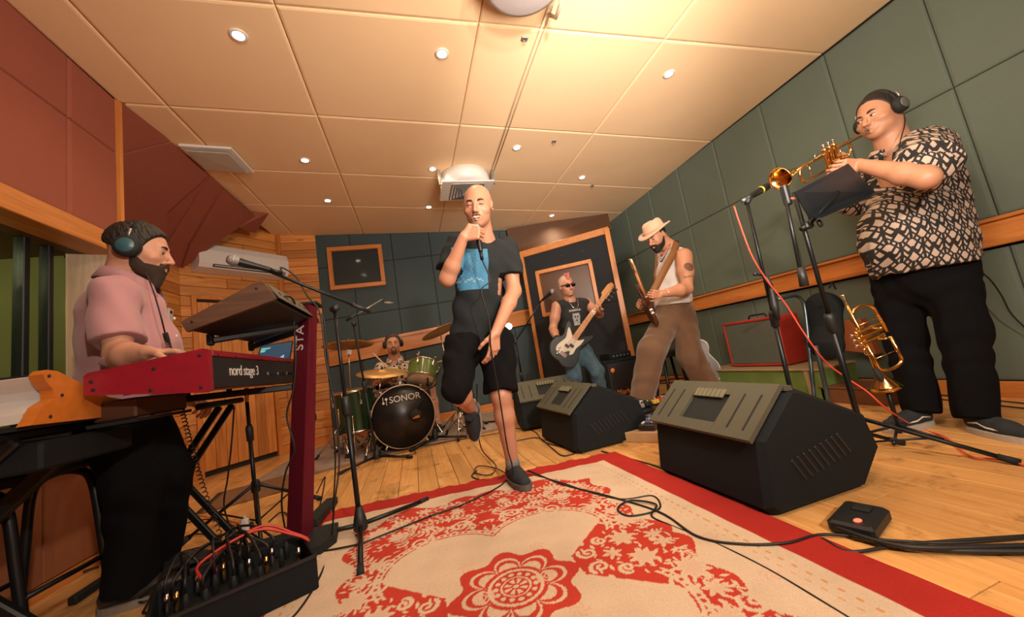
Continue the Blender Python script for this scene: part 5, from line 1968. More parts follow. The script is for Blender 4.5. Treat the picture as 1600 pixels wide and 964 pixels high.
# ================================================================== drummer
sk_d = skin_mat('drummer_skin', (0.54, 0.27, 0.18))
pd = thing('person', 'drummer in leopard-print shirt seated behind the kit', 'person', (-.15, 4.85, 0), 0, 'band members')
hdr = Head((-0.207, 4.720, 1.136), (.05, -1, -.05), (0, 0, 1), 1.05)
dn_ = Vector((-0.209, 4.760, 0.939))
dshR, dshL = Vector((-0.384, 4.760, 0.849)), Vector((-0.039, 4.760, 0.816))
delR, dwrR = Vector((-0.442, 4.620, 0.669)), Vector((-0.279, 4.400, 0.720))
delL, dwrL = Vector((-0.025, 4.660, 0.610)), Vector((-0.056, 4.460, 0.710))
dhip = Vector((dn_.x, 4.85, .58))
dkR, dkL = Vector((dhip.x - .26, 4.45, .56)), Vector((0.154, 4.420, 0.527))
dfR, dfL = Vector((dhip.x - .22, 4.35, .09)), Vector((0.191, 4.420, 0.139))
dfL.z = .09
body(pd, sk_d, hdr, dn_, dhip, [
    dict(sh=dshR, el=delR, wr=dwrR, d=(.8, -.5, .1), n=(0, 0, -1), t=-1, c=(.85, .9, .95, 1), tc=.6, m=1.1),
    dict(sh=dshL, el=delL, wr=dwrL, d=(-.3, -.9, .35), n=(-.5, 0, -.8), t=1, c=(.85, .9, .95, 1), tc=.6, m=1.1)],
    legs=[([dhip + Vector((-.09, 0, 0)), dkR, dfR], [.085, .06, .04]), ([dhip + Vector((.09, 0, 0)), dkL, dkL.lerp(dfL, .35), dfL], [.085, .058, .058, .038])],
    face=dict(cheek=1.1), step=.005, torso=.13, base_jaw=1.1, nk=.065)
hdr.cap_hair('hair', mat('greying_hair', (0.06, 0.045, 0.038), .7, bump=1, bscale=200, var=.5, scale=80), pd, off=.012, front=.068, rough=.004)
hdr.eyes(pd, .45, brow=M_beard)
hdr.beard('goatee', mat('brown_stubble', (.12, .06, .035), .8, var=.3, scale=100), pd, off=.003, goatee=True)
hdr.mouth(pd)
M_leo = pattern_mat('leopard_print_cloth', 'leopard', (0.015, 0.013, 0.012), (0.62, 0.53, 0.42), 21.0)
shirt('shirt', M_leo, pd, dshR, dshL, dhip + Vector((0, 0, .06)), delR, delL, dn_, rt=.185, rh=.18, sq=.75, sr=.08, sleeve=(.8, .8), rs=.075, hem=dhip.z + .0, step=.008, nr=.085)
collar(pd, M_leo, dn_ + Vector((0, 0, .008)), (0, -1, 0), .085, .035)
trousers('shorts', M_short, pd, [([dhip + Vector((-.09, 0, 0)), dhip.lerp(dkR, .9)], [.12, .10]), ([dhip + Vector((.09, 0, 0)), dhip.lerp(dkL, .9)], [.12, .10])], dhip, rw=.15, sq=.9, top=dhip.z + .12)
for p in (dfR, dfL):
    shoe(pd, (p.x, p.y, 0.03), (0, -1, 0), .29, .10, M_shoeb, M_sole, low=True, laces=False)
headphones(hdr, 'black headphones with white rim on the drummer', tone=M_rubber, cup=.042)
for (a, b, lb_) in (((-0.413, 4.300, 1.034), (-0.180, 4.360, 0.718), 'pale wooden drumstick in the drummer\'s hand, lying nearly level'), ((0.085, 4.360, 0.976), (-0.015, 4.400, 0.689), 'pale wooden drumstick pointing upright by the small tom')):
    st = MB().tube([a, Vector(a).lerp(Vector(b), .12), b], [.004, .0075, .0085], 8).build('drumstick', mat('hickory', (.72, .46, .28), .5))
    tag(st, lb_, 'drumstick', 'drumsticks')


# ------------------------------------------------------------------ rugs
def rug_pattern(u, v):
    """colour index field on one quadrant (u, v >= 0 from the rug centre): returns 0..1 red weight, plus pale tint"""
    sh = u.shape
    R_ = np.zeros(sh)
    # red border
    R_ = np.where((u > .83) | (v > 1.02), 1.0, R_)
    # red field with scalloped edge
    fx = .600 + .025 * np.sin(v * 26) + .02 * np.sin(v * 11 + 1)
    fy = .90 + .03 * np.sin(u * 22)
    field = (u < fx) & (v < fy)
    corner = ((u - .62) / .16) ** 2 + ((v - .93) / .16) ** 2 < 1
    field = field & ~corner
    # central cream cartouche: four lobes with cusps between them
    lobe = ((u - .205) / .235) ** 2 + ((v - .265) / .215) ** 2 < 1
    cart = lobe | (np.hypot(u, v) < .265) | ((u < .2) & (v < .38))
    side = (u > .225) & (v < .06 + .9 * (u - .225))
    cart = cart & ~side & ~((v > .40) & (u < .03 + .5 * (v - .40)))
    R_ = np.where(field & ~cart, 1.0, R_)
    return R_, field, cart


def make_rug():
    W2, H2, st = 0.975, 1.17, 0.0042
    nx, ny = int(2 * W2 / st), int(2 * H2 / st)
    xs_ = np.linspace(-W2, W2, nx + 1)
    ys_ = np.linspace(-H2, H2, ny + 1)
    U, Vv = np.meshgrid(xs_, ys_)
    u, v = np.abs(U), np.abs(Vv)
    Rr, field, cart = rug_pattern(u, v)
    r = np.random.default_rng(11)
    pale = np.zeros(u.shape)
    pink = np.zeros(u.shape)

    def leaf(cx, cy, a, L, wd, dst):
        m = (np.abs(u - cx) < L) & (np.abs(v - cy) < L)
        j = np.where(m)
        if len(j[0]) == 0:
            return
        dx, dy = u[j] - cx, v[j] - cy
        p = dx * math.cos(a) + dy * math.sin(a)
        q = -dx * math.sin(a) + dy * math.cos(a)
        t = np.clip((p / L + 1) / 2, 0, 1)
        half = wd * np.sin(PI * t) ** .8 * (1.15 - .5 * t)
        k = np.abs(q) < half
        dst[j[0][k], j[1][k]] = 1

    def curl(cx, cy, r0, turns, a0, sg=1, wd=.008):
        for k in range(int(60 * turns)):
            t = k / (60.0 * turns)
            rr = r0 * (1 - t * .88)
            a = a0 + sg * t * turns * 2 * PI
            leaf(cx + rr * math.cos(a), cy + rr * math.sin(a), a + PI / 2, wd * 1.4, wd * (1.1 - .5 * t), pale)
    # vines that carry leaves in the red field
    for cx, cy, a0, n in ((.04, .52, .1, 15), (.20, .56, .5, 15), (.34, .60, 1.1, 13), (.50, .42, 1.3, 15), (.50, .20, 1.5, 10), (.10, .68, .0, 17), (.25, .78, .1, 13), (.46, .66, 2.2, 11),
                           (.05, .82, .15, 12), (.56, .08, 1.6, 9), (.36, .50, .9, 10), (.42, .80, .9, 8), (.55, .55, 1.7, 10), (.03, .60, .4, 12), (.30, .68, .4, 12)):
        x_, y_, a = cx, cy, a0
        for k in range(n):
            x2, y2 = x_ + .013 * math.cos(a), y_ + .013 * math.sin(a)
            leaf((x_ + x2) / 2, (y_ + y2) / 2, a, .009, .0022, pale)
            for sg in (-1, 1):
                if (k + sg) % 2:
                    b = a + sg * 1.0
                    leaf(x2 + .020 * math.cos(b), y2 + .020 * math.sin(b), b, .0175, .0068, pale)
            x_, y_ = x2, y2
            a += .16 * math.sin(k * .7 + cx * 20)
    for k in range(330):
        leaf(r.uniform(.2, .62) if k % 3 == 0 else r.uniform(0, .62), r.uniform(.0, .4) if k % 3 == 0 else r.uniform(.3, .9), r.uniform(0, 2 * PI), r.uniform(.010, .020), r.uniform(.004, .007), pale)
    # flowers: corner bouquets
    for cx, cy, rr, n in ((.44, .075, .052, 8), (.53, .20, .056, 9), (.47, .40, .044, 7), (.50, .70, .060, 9), (.41, .62, .044, 7), (.12, .74, .040, 7), (.28, .84, .040, 7), (.55, .81, .044, 8), (.52, .31, .040, 7), (.36, .0, .036, 6), (.55, .03, .038, 6), (.26, .62, .036, 6)):
        for k in range(n):
            a = 2 * PI * k / n
            leaf(cx + rr * .62 * math.cos(a), cy + rr * .62 * math.sin(a), a, rr * .50, rr * .25, pale)
            leaf(cx + rr * .50 * math.cos(a), cy + rr * .50 * math.sin(a), a, rr * .34, rr * .18, pink)
        leaf(cx, cy, 0, rr * .3, rr * .3, pink)
    curl(.30, .50, .055, 1.5, 2.6)
    curl(.12, .56, .050, 1.5, 3.4, -1)
    curl(.46, .24, .045, 1.3, 1.0)
    curl(.56, .40, .040, 1.2, 4.0, -1)
    curl(.285, .05, .036, 1.3, 2.6)
    curl(.36, .10, .030, 1.2, 2.0)
    # scrolling ribs that edge the cartouche
    e1 = np.sqrt(((u - .205) / .235) ** 2 + ((v - .265) / .215) ** 2)
    rib = ((e1 > 1.03) & (e1 < 1.075)) | ((e1 > 1.13) & (e1 < 1.165))
    ang = np.arctan2((v - .265) / .215, (u - .205) / .235)
    comb = (e1 > 1.07) & (e1 < 1.14) & (np.sin(ang * 60) > .2)
    pale = np.where((rib | comb) & (v > .16), 1, pale)
    # medallion
    rr = np.hypot(U, Vv)
    th = np.arctan2(Vv, U)
    pet = np.abs(np.cos(th * 4))
    star = rr < .175 + .055 * np.abs(np.cos(th * 4 + 0)) ** .7 * 0 + .040 * np.cos(th * 8)
    Rm = np.where(rr < .205 + .022 * np.cos(th * 8), 1.0, 0.0)
    wob = .105 + .075 * pet ** .5
    pe = (rr < wob) & (rr > wob - .014) & (rr > .098)
    inn = (rr < wob - .034) & (rr > .110)
    cen = rr < .098
    ring = (rr > .083) | ((rr > .046) & (rr < .052)) | (np.hypot(rr - .066, (((th * 14 / (2 * PI)) % 1) - .5) * .03) < .009) | ((rr < .040) & (rr > .016) & (np.sin(th * 8) > -.2)) | (rr < .010)
    Rr = np.where(Rm > 0, 1.0, Rr)
    Rr = np.where(pe | inn, 0.0, Rr)
    Rr = np.where(cen, np.where(ring & (rr < .095), 0.0, 1.0), Rr)
    pk2 = inn & (np.sin(th * 24 + rr * 90) > .3)
    isf = field & ~cart & (Rm == 0)
    Rr = np.where(isf & (pale > 0), 0.0, Rr)
    pinkm = (isf & (pink > 0)) | pk2
    # faint pink roses in the cream band, dotted line
    faint = np.zeros(u.shape)
    for cx, cy in ((.70, .10), (.69, .34), (.70, .60), (.68, .82), (.30, .96), (.10, .97), (.50, .97), (.14, .20), (.10, .0)):
        d = np.hypot(u - cx, v - cy)
        faint = np.maximum(faint, ((d < .032) & (np.sin(np.arctan2(v - cy, u - cx) * 5 + d * 260) > .1)) * 1.0)
    dots = ((np.abs(u - .775) < .004) & (np.sin(v * 150) > .2)) | ((np.abs(u - .745) < .003) & (np.sin(v * 150) < -.4)) | ((np.abs(v - .985) < .004) & (np.sin(u * 150) > .2))
    dots = dots & (Rr < .5) & (u < .82)
    cream = np.array([.64, .50, .37])
    pinkc = np.array([.62, .30, .22])
    redc = np.array([.50, .050, .030])
    bord = np.array([.40, .028, .022])
    col = np.ones(u.shape + (3,)) * cream
    col = np.where((Rr > .5)[..., None], redc, col)
    col = np.where((((u > .83) | (v > 1.02)))[..., None], bord, col)
    col = np.where(pinkm[..., None], cream * .75 + pinkc * .25, col)
    col = np.where((faint > 0)[..., None], cream * .62 + pinkc * .38, col)
    col = np.where(dots[..., None], np.array([.58, .30, .12]), col)
    # wear: low frequency grey-brown soiling
    n1 = np.sin(U * 7 + 2 * np.sin(Vv * 5)) * np.sin(Vv * 6 + 1.3 * np.sin(U * 9)) + .4 * np.sin(U * 23 + Vv * 17) * np.sin(Vv * 29 - U * 11)
    wear = (1 - .09 * np.clip(n1 + .3, 0, 1.4))[..., None]
    col = col * wear
    Zz = .010 + .0012 * (Rr > .5) * 0 + .0008 * np.sin(U * 40) * np.sin(Vv * 33)
    # frayed far edge and slight skew of the laid rug
    Yw = 1.28 + Vv + np.where(Vv > 0, (.012 * np.sin(U * 31) + .006 * np.sin(U * 87)) * (Vv / H2) ** 8, 0) + (Vv / H2) * (-.135 * (U - .0)) * (Vv > 0)
    Xw = .235 + U + .015 * Vv
    V = np.stack([Xw, Yw, Zz], -1).reshape(-1, 3)
    idx = np.arange((nx + 1) * (ny + 1)).reshape(ny + 1, nx + 1)
    Q = np.stack([idx[:-1, :-1], idx[:-1, 1:], idx[1:, 1:], idx[1:, :-1]], -1).reshape(-1, 4)
    m = bpy.data.materials.new('woven_rug')
    m.use_nodes = True
    N, L = m.node_tree.nodes, m.node_tree.links
    b = N['Principled BSDF']
    at = N.new('ShaderNodeAttribute')
    at.attribute_name = 'Weave'
    nz = N.new('ShaderNodeTexNoise')
    nz.inputs['Scale'].default_value = 260
    tc = N.new('ShaderNodeTexCoord')
    L.new(tc.outputs['Object'], nz.inputs['Vector'])
    mr = N.new('ShaderNodeMapRange')
    mr.inputs['To Min'].default_value = .78
    mr.inputs['To Max'].default_value = 1.2
    L.new(nz.outputs['Fac'], mr.inputs[0])
    vm = N.new('ShaderNodeVectorMath')
    vm.operation = 'SCALE'
    L.new(at.outputs['Color'], vm.inputs[0])
    L.new(mr.outputs[0], vm.inputs['Scale'])
    L.new(vm.outputs[0], b.inputs['Base Color'])
    b.inputs['Roughness'].default_value = .95
    b.inputs['Specular IOR Level'].default_value = .15
    bp = N.new('ShaderNodeBump')
    bp.inputs['Strength'].default_value = .5
    bp.inputs['Distance'].default_value = .003
    L.new(nz.outputs['Fac'], bp.inputs['Height'])
    L.new(bp.outputs[0], b.inputs['Normal'])
    t = thing('rug', 'large red and cream floral rug with a round flower medallion', 'rug', (.235, 1.28, 0))
    o = np_mesh('pile', V, Q, m, t)
    ca = o.data.color_attributes.new('Weave', 'FLOAT_COLOR', 'POINT')
    ca.data.foreach_set('color', np.concatenate([col.reshape(-1, 3), np.ones((len(V), 1))], 1).astype(np.float32).ravel())
    MB().slab([(Xw[0, 0], Yw[0, 0], .008), (Xw[0, -1], Yw[0, -1], .008), (Xw[-1, -1], Yw[-1, -1] - .01, .008), (Xw[-1, 0], Yw[-1, 0] - .01, .008)], .007).build('backing', mat('rug_backing', (.22, .03, .02), .95), t)
    # fringe of torn threads on the far edge
    fr = MB()
    rr_ = random.Random(3)
    for k in range(230):
        i = rr_.randrange(0, nx)
        p = Vector((Xw[-1, i], Yw[-1, i], .008))
        a = rr_.uniform(-.5, .5)
        l_ = rr_.uniform(.006, .022)
        fr.tube([p, p + Vector((a * l_, l_, -.004))], .0011, 4)
    f_ = fr.build('fringe', mat('rug_thread', (.30, .03, .025), .95), t)
    f_['kind'] = 'stuff'


make_rug()
dr_ = thing('drum_rug', 'faded grey-pink rug under the drum kit', 'rug', (-.1, 4.7, 0))
M_drug = mat('faded_grey_rug', (.36, .28, .23), .95, var=.5, scale=11, bump=.6, bscale=300)
MB().slab([(-1.52, 3.80, .011), (.95, 4.02, .011), (1.1, 5.35, .011), (-1.42, 5.35, .011)], .009).build('pile', M_drug, dr_)
MB().slab([(-1.54, 3.74, .010), (.95, 3.96, .010), (.95, 4.018, .010), (-1.52, 3.798, .010)], .008).build('border', mat('brown_edge', (.26, .16, .09), .9), dr_)
mt_ = thing('doormat', 'small brown fringed mat on the floor behind the black tripod stand', 'mat', (-1.4, 3.6, 0))
MB().slab([(-1.56, 3.28, .012), (-1.02, 3.40, .012), (-1.12, 4.00, .012), (-1.66, 3.85, .012)], .010).build('pile', mat('brown_mat', (.23, .11, .05), .95, var=.2, scale=30, bump=.6, bscale=200), mt_)
fr = MB()
for k in range(60):
    p = Vector((-1.56, 3.28, .010)).lerp(Vector((-1.66, 3.85, .010)), k / 59)
    fr.tube([p, p + Vector((-.05, .01 * math.sin(k * 2.3), -.002))], .003, 4)
f_ = fr.build('fringe', mat('dark_fringe', (.06, .035, .02), .95), mt_)
f_['kind'] = 'stuff'

# ------------------------------------------------------------------ stage monitors
M_olive_pl = mat('dusty_olive_plastic', (0.075, 0.074, 0.050), .55, bump=.4, bscale=500)
M_cab = mat('black_cabinet', (0.006, 0.009, 0.011), .75, spec=.25, bump=.4, bscale=400)


def monitor(label, loc, rz, s=1.0, lit=False):
    t = thing('stage_monitor', label, 'speaker', loc, rz, 'floor monitors')
    Y0, Y1 = 0.0, .68
    P_ = [(0.0, .012), (.035, .28), (.60, .27), (.63, .12), (.46, .0), (.03, .0)]
    m = MB()
    L_ = lambda m, n, mt2, par=t: m.build(n, mt2, par, local=True)
    prof = [(0.0, .03), (.035, .275), (.235, .44), (.27, .435), (.60, .27), (.635, .13), (.50, .0), (.03, .0)]
    sc_ = lambda q, c=(.3, .22), k=.96: ((q[0] - c[0]) * k + c[0], (q[1] - c[1]) * k + c[1])
    ring = []
    for y, k in ((Y0, .93), (Y0 + .03, 1.0), (Y1 - .03, 1.0), (Y1, .93)):
        ring.append([(sc_(q, k=k)[0], y, sc_(q, k=k)[1]) for q in prof])
    vs = [p for r in ring for p in r]
    n = len(prof)
    fs = [tuple(range(n)), tuple(range(4 * n - 1, 3 * n - 1, -1))]
    for k in range(3):
        for i in range(n):
            fs.append((k * n + i, (k + 1) * n + i, (k + 1) * n + (i + 1) % n, k * n + (i + 1) % n))
    L_(m.add(vs, fs), 'cabinet', M_cab)
    # olive moulded shell on the slanting back with ribs and a handle recess
    A, B = Vector((.022, 0, .285)), Vector((.222, 0, .452))
    d = (B - A).normalized()
    nn = Vector((-d.z, 0, d.x))
    pt = lambda y, s_, o: A + d * s_ + nn * o + Vector((0, y, 0))
    ln = (B - A).length
    segs = [(.02, .215), (.225, .245), (.435, .455), (.465, .66)]
    for y0, y1, s0_, s1_ in ((.02, .225, -.02, ln), (.455, .66, -.02, ln), (.226, .454, -.02, .035), (.226, .454, .19, ln)):
        q = [pt(y0, s0_, .018), pt(y1, s0_, .018), pt(y1, s1_, .018), pt(y0, s1_, .018)]
        L_(MB().slab(q if (q[1] - q[0]).cross(q[2] - q[0]).dot(nn) > 0 else q[::-1], .02), 'back_shell', M_olive_pl)
    for y in (.07, .15, .53, .61):
        q = [pt(y - .004, .02, .0195), pt(y + .004, .02, .0195), pt(y + .004, .20, .0195), pt(y - .004, .20, .0195)]
        L_(MB().slab(q if (q[1] - q[0]).cross(q[2] - q[0]).dot(nn) > 0 else q[::-1], .003), 'groove', M_rubber)
    q = [pt(.228, .037, .004), pt(.452, .037, .004), pt(.452, .188, .004), pt(.228, .188, .004)]
    L_(MB().slab(q if (q[1] - q[0]).cross(q[2] - q[0]).dot(nn) > 0 else q[::-1], .003), 'handle_recess', M_rubber)
    for k in range(7):
        y = .26 + .027 * k
        q = [pt(y, .168, .022), pt(y + .020, .168, .022), pt(y + .020, .215, .022), pt(y, .215, .022)]
        L_(MB().slab(q if (q[1] - q[0]).cross(q[2] - q[0]).dot(nn) > 0 else q[::-1], .006), 'handle_rib', mat('pale_olive_rib', (.16, .15, .09), .5))
    q = [(.222, .015, .456), (.222, .665, .456), (.262, .665, .452), (.262, .015, .452)]
    L_(MB().slab(q[::-1], .02), 'top_edge', M_olive_pl)
    # grille on the far slope, port slots on the near end
    L_(MB().slab([(.285, .04, .438), (.285, .64, .438), (.595, .64, .283), (.595, .04, .283)][::-1], .006), 'grille', mat('perforated_grille', (.02, .02, .022), .5, .3, bump=1.0, bscale=900))
    for k in range(9):
        a = Vector((.20 + .032 * k, -.001, .10 + .006 * k))
        L_(MB().bar(a, a + Vector((-.05, -.0, .085)), .012, .006, up=(0, 1, 0), bev=.002), 'vent_slot', M_plast)
    L_(MB().lathe([(.028, 0), (.028, .006), (.020, .007), (0, .002)], (.10, .012, .24), (0, -1, 0), 18), 'socket', M_plast)
    for x_, z_ in ((.06, .05), (.56, .22), (.50, .06), (.23, .40)):
        L_(MB().ell((x_, .010, z_), (.007, .004, .007), n=8, m=6), 'screw', M_chrome)
    return t


mon1 = monitor('large black floor monitor nearest the camera, beside the rug', (1.20, 1.16, 0), -.02)
mon2 = copy_tree(mon1)
mon2.location = (1.01, 2.46, 0)
mon2.rotation_euler = (0, 0, .03)
mon2['label'] = 'black floor monitor behind the rug, between singer and pedalboard'
mon3 = copy_tree(mon1)
mon3.location = (1.62, 3.46, 0)
mon3.rotation_euler = (0, 0, 1.40)
mon3['label'] = 'black floor monitor farthest back, in front of the bass player'
fsw = thing('footswitch', 'small black footswitch with red light on the floor by the nearest monitor', 'footswitch', (1.36, 1.0, 0))
MB().box((1.375, .985, .022), (.19, .12, .042), Matrix.Rotation(.30, 3, 'Z'), bev=.008).build('body', M_plast, fsw)
MB().ell((1.325, .955, .044), (.014, .010, .005), n=10, m=6).build('light', mat('red_led', (1, .05, .03), .4, emit=(1, .08, .04), estr=4), fsw)
MB().box((1.415, .995, .046), (.05, .05, .012), Matrix.Rotation(.30, 3, 'Z'), bev=.004).build('pedal', M_rubber, fsw)

# ------------------------------------------------------------------ stands
def tripod_stand(name, label, base, top, legs=.30, h=.16, r1=.013, r2=.009, group='black stands', spin=0.0, metal=M_black, flat=False, hub_h=None, cat='stand', mid=.55):
    base, top = Vector(base), Vector(top)
    t = thing(name, label, cat, (base.x, base.y, 0), 0, group)
    ax_ = (top - base)
    m_ = base + ax_ * mid
    MB().tube([base + ax_.normalized() * .04, m_], r1, 12).build('lower_tube', metal, t)
    MB().tube([m_, top], r2, 12).build('upper_tube', metal, t)
    MB().lathe([(r1, -.05), (r1 * 1.7, -.04), (r1 * 1.8, .03), (r1 * 1.2, .05)], m_, ax_, 14).build('clutch', M_plast, t)
    hub = base + Vector((0, 0, h))
    if flat:
        MB().lathe([(.030, .0), (.034, .01), (.030, .05), (.016, .11)], base + Vector((0, 0, .03)), (0, 0, 1), 16).build('hub', M_plast, t)
    else:
        MB().lathe([(.020, -.03), (.024, -.02), (.022, .03), (.015, .04)], hub, (0, 0, 1), 14).build('hub', M_plast, t)
    for k in range(3):
        a = spin + 2 * PI * k / 3
        f = Vector((base.x + legs * math.cos(a), base.y + legs * math.sin(a), .014))
        st_ = (base + Vector((0, 0, .055)) if flat else hub + Vector((0, 0, .02)))
        lg = MB().tube([st_, f], .0095 if not flat else .011, 10).build('leg', metal, t)
        dl = (f - st_).normalized()
        MB().tube([f - dl * .045, f + dl * .012], [.013, .015], 12).build('rubber_foot', M_rubber, lg)
        if not flat:
            lo_ = base + Vector((0, 0, .05))
            MB().tube([lo_, st_.lerp(f, .52)], .005, 6).build('brace', metal, t)
    return t


def boom(t, piv, a, b, r=.008, weight=True, metal=M_black):
    piv, a, b = Vector(piv), Vector(a), Vector(b)
    MB().tube([a, b], r, 10).build('boom', metal, t)
    MB().lathe([(.012, -.03), (.02, -.022), (.02, .022), (.012, .03)], piv, (b - a).cross(Vector((0, 0, 1))), 14).build('boom_clutch', M_plast, t)
    if weight:
        d = (a - b).normalized()
        MB().tube([a, a + d * -.11], [.012, .012], 12).build('counterweight', M_plast, t)


# vocal stand in front of the keyboards
b0 = Vector((-0.342, 2.078, 0.000))
st = tripod_stand('microphone_stand', 'black boom microphone stand standing on the rug beside the red column', b0, (-0.372, 2.130, 1.151), .40, r1=.0125, flat=True, spin=-1.45)
ta_, tb_ = Vector((-0.203, 2.220, 1.134)), Vector((-0.649, 1.930, 1.361))
boom(st, (-0.371, 2.130, 1.158), ta_, tb_)
mtip = Vector((-0.760, 1.880, 1.396))
microphone('silver-grilled microphone on the boom above the dark wooden keyboard', mtip, tb_ - mtip)
MB().tube([tb_ + Vector((-.01, 0, .0)), tb_ + (mtip - tb_) * .25], [.014, .017], 12).build('clip', M_plast, st)
cable('microphone_cable', 'black cable running along the boom and down the stand beside the red column', [mtip + (tb_ - mtip).normalized() * .225, Vector((-0.567, 1.980, 1.365)), Vector((-0.518, 2.020, 1.324)), Vector((-0.481, 2.050, 1.226)), Vector((-0.435, 2.080, 1.130)), Vector((-0.424, 2.060, 0.891)), Vector((-0.402, 2.060, 0.628)), Vector((-0.402, 2.040, 0.382)), Vector((-0.434, 2.000, 0.194)), Vector((-0.475, 2.054, 0.012)), Vector((-0.455, 1.757, 0.012)), Vector((-0.472, 1.559, 0.012)), Vector((-0.506, 1.478, 0.012))], .0042, M_cable)

# short tripod with an upright clutch, behind the keyboards
st = tripod_stand('tripod_stand', 'thin black tripod stand behind the keyboards, near the timber door', (-0.966, 2.588, 0.000), (-0.964, 2.540, 0.735), .40, h=.24, r1=.011, r2=.010, spin=.9, mid=.75)
MB().cyl((-0.964, 2.540, 0.735), (-0.962, 2.540, 0.817), .010, .012).build('amber_tip', mat('amber_tip', (.7, .35, .08), .5), st)

# condenser microphone over the kit
st = tripod_stand('microphone_stand', 'black boom stand with disc microphone to the left of the bass drum', (-0.415, 3.699, 0.000), (-0.473, 3.550, 1.258), .34, r1=.0115, flat=True, spin=-.5)
boom(st, (-0.472, 3.550, 1.269), (-0.526, 3.500, 1.299), (-0.203, 3.500, 1.456), .006, metal=M_grey)
cm = thing('microphone', 'small pale disc microphone on the boom left of the drummer', 'microphone', (-0.156, 3.500, 1.421))
MB().lathe([(0, -.010), (.040, -.008), (.045, 0), (.040, .008), (0, .010)], (-0.150, 3.500, 1.420), (.25, -.3, 1), 20, caps=False).build('capsule', M_mesh, cm)
MB().tube([(-0.203, 3.500, 1.456), (-0.183, 3.500, 1.436)], .008, 10).build('mount', M_plast, cm)
st = tripod_stand('microphone_stand', 'short black boom stand in front of the bass drum on its right', (0.129, 4.029, 0.000), (0.129, 4.020, 0.670), .32, r1=.010, flat=True, spin=-.35)
boom(st, (0.134, 4.020, 0.602), (0.296, 4.100, 0.767), (-0.002, 3.920, 0.370), .006)
st = tripod_stand('microphone_stand', 'black stand seen between the singer\'s legs', (0.639, 4.345, 0.000), (0.570, 4.100, 1.099), .28, r1=.011, flat=True, spin=.2)
# bass player's vocal stand
st = tripod_stand('microphone_stand', 'black boom microphone stand left of the bass player', (1.17, 4.05, 0), (1.130, 3.950, 0.918), .30, r1=.011, flat=False, spin=.5)
boom(st, (1.133, 3.950, 0.932), (1.090, 3.980, 0.853), (1.397, 3.620, 1.282), .007)
bt = Vector((1.514, 3.500, 1.364))
microphone('silver-grilled microphone in front of the bass player\'s face', bt, Vector((1.397, 3.620, 1.282)) - bt, 1.15)
# trumpet microphone
mA, mB2 = Vector((2.074, 1.500, 1.476)), Vector((1.811, 1.500, 1.373))
microphone('black instrument microphone with yellow band pointing at the trumpet', mA, mB2 - mA, 1.1, grille=False, ring=mat('yellow_band', (.55, .42, .05), .5))
st = tripod_stand('microphone_stand', 'black stand under the yellow-banded microphone', (2.00, 1.62, 0), (1.893, 1.500, 1.385), .40, r1=.012, spin=-.75, mid=.52)
MB().tube([(1.890, 1.500, 1.378), (1.928, 1.500, 1.422)], [.014, .018], 12).build('clip', M_plast, st)
MB().cyl((1.894, 1.520, 0.967), (1.810, 1.490, 0.974), .006).ell((1.810, 1.490, 0.974), (.012, .012, .012), n=10, m=8).build('knob', M_plast, st)
MB().tube([(1.914, 1.520, 0.958), (1.934, 1.520, 0.905), (1.898, 1.500, 0.790), (1.900, 1.500, 0.712)], [.013, .012, .020, .010], 12).build('counterweight', M_plast, st)
# folded boom stand and music stand
st = tripod_stand('microphone_stand', 'black stand with folded boom beside the music stand', (2.10, 1.38, 0), (1.873, 1.240, 1.316), .44, h=.15, r1=.0135, r2=.010, spin=-1.2, mid=.50)
MB().tube([(1.756, 1.200, 1.322), (1.720, 1.200, 0.900)], .008, 10).build('boom', M_black, st)
MB().tube([(1.728, 1.200, 0.935), (1.721, 1.200, 0.849)], [.016, .018], 12).build('counterweight', M_plast, st)
MB().box((1.759, 1.200, 1.283), (.03, .03, .10), bev=.006).build('clip', M_plast, st)
ms = thing('music_stand', 'black tilted music stand desk in front of the trumpeter', 'music stand', (1.934, 1.220, 0.979), 0)
q = [Vector((1.661, 1.100, 1.252)), Vector((2.103, 1.130, 1.398)), Vector((2.409, 1.220, 1.289)), Vector((1.863, 1.200, 1.161))]
qn = (q[1] - q[0]).cross(q[2] - q[0]).normalized()
MB().slab(q, .004).build('desk', mat('blue_black_sheet_metal', (.012, .020, .028), .45, .2), ms)
MB().tube([q[3], q[2]], .004, 6).slab([q[3], q[2], q[2] - qn * .05, q[3] - qn * .05], .003).build('shelf', M_black, ms)
jc = Vector((1.907, 1.220, 1.157))
MB().tube([(q[0] + q[2]) / 2, jc, Vector((1.905, 1.240, 1.143)), Vector((1.871, 1.250, 1.129))], .012, 10).build('arm', M_black, ms)
MB().box((1.905, 1.240, 1.143), (.05, .03, .035), bev=.006).build('clamp', M_plast, ms)
MB().lathe([(.018, -.006), (.020, 0), (.018, .006)], (1.925, 1.200, 1.135), (.3, -1, .1), 14).build('wing_knob', M_plast, ms)
MB().ell((1.647, 1.100, 1.223), (.012, .004, .006), n=10, m=6).build('red_sticker', mat('red_sticker', (.8, .08, .05), .5), ms)

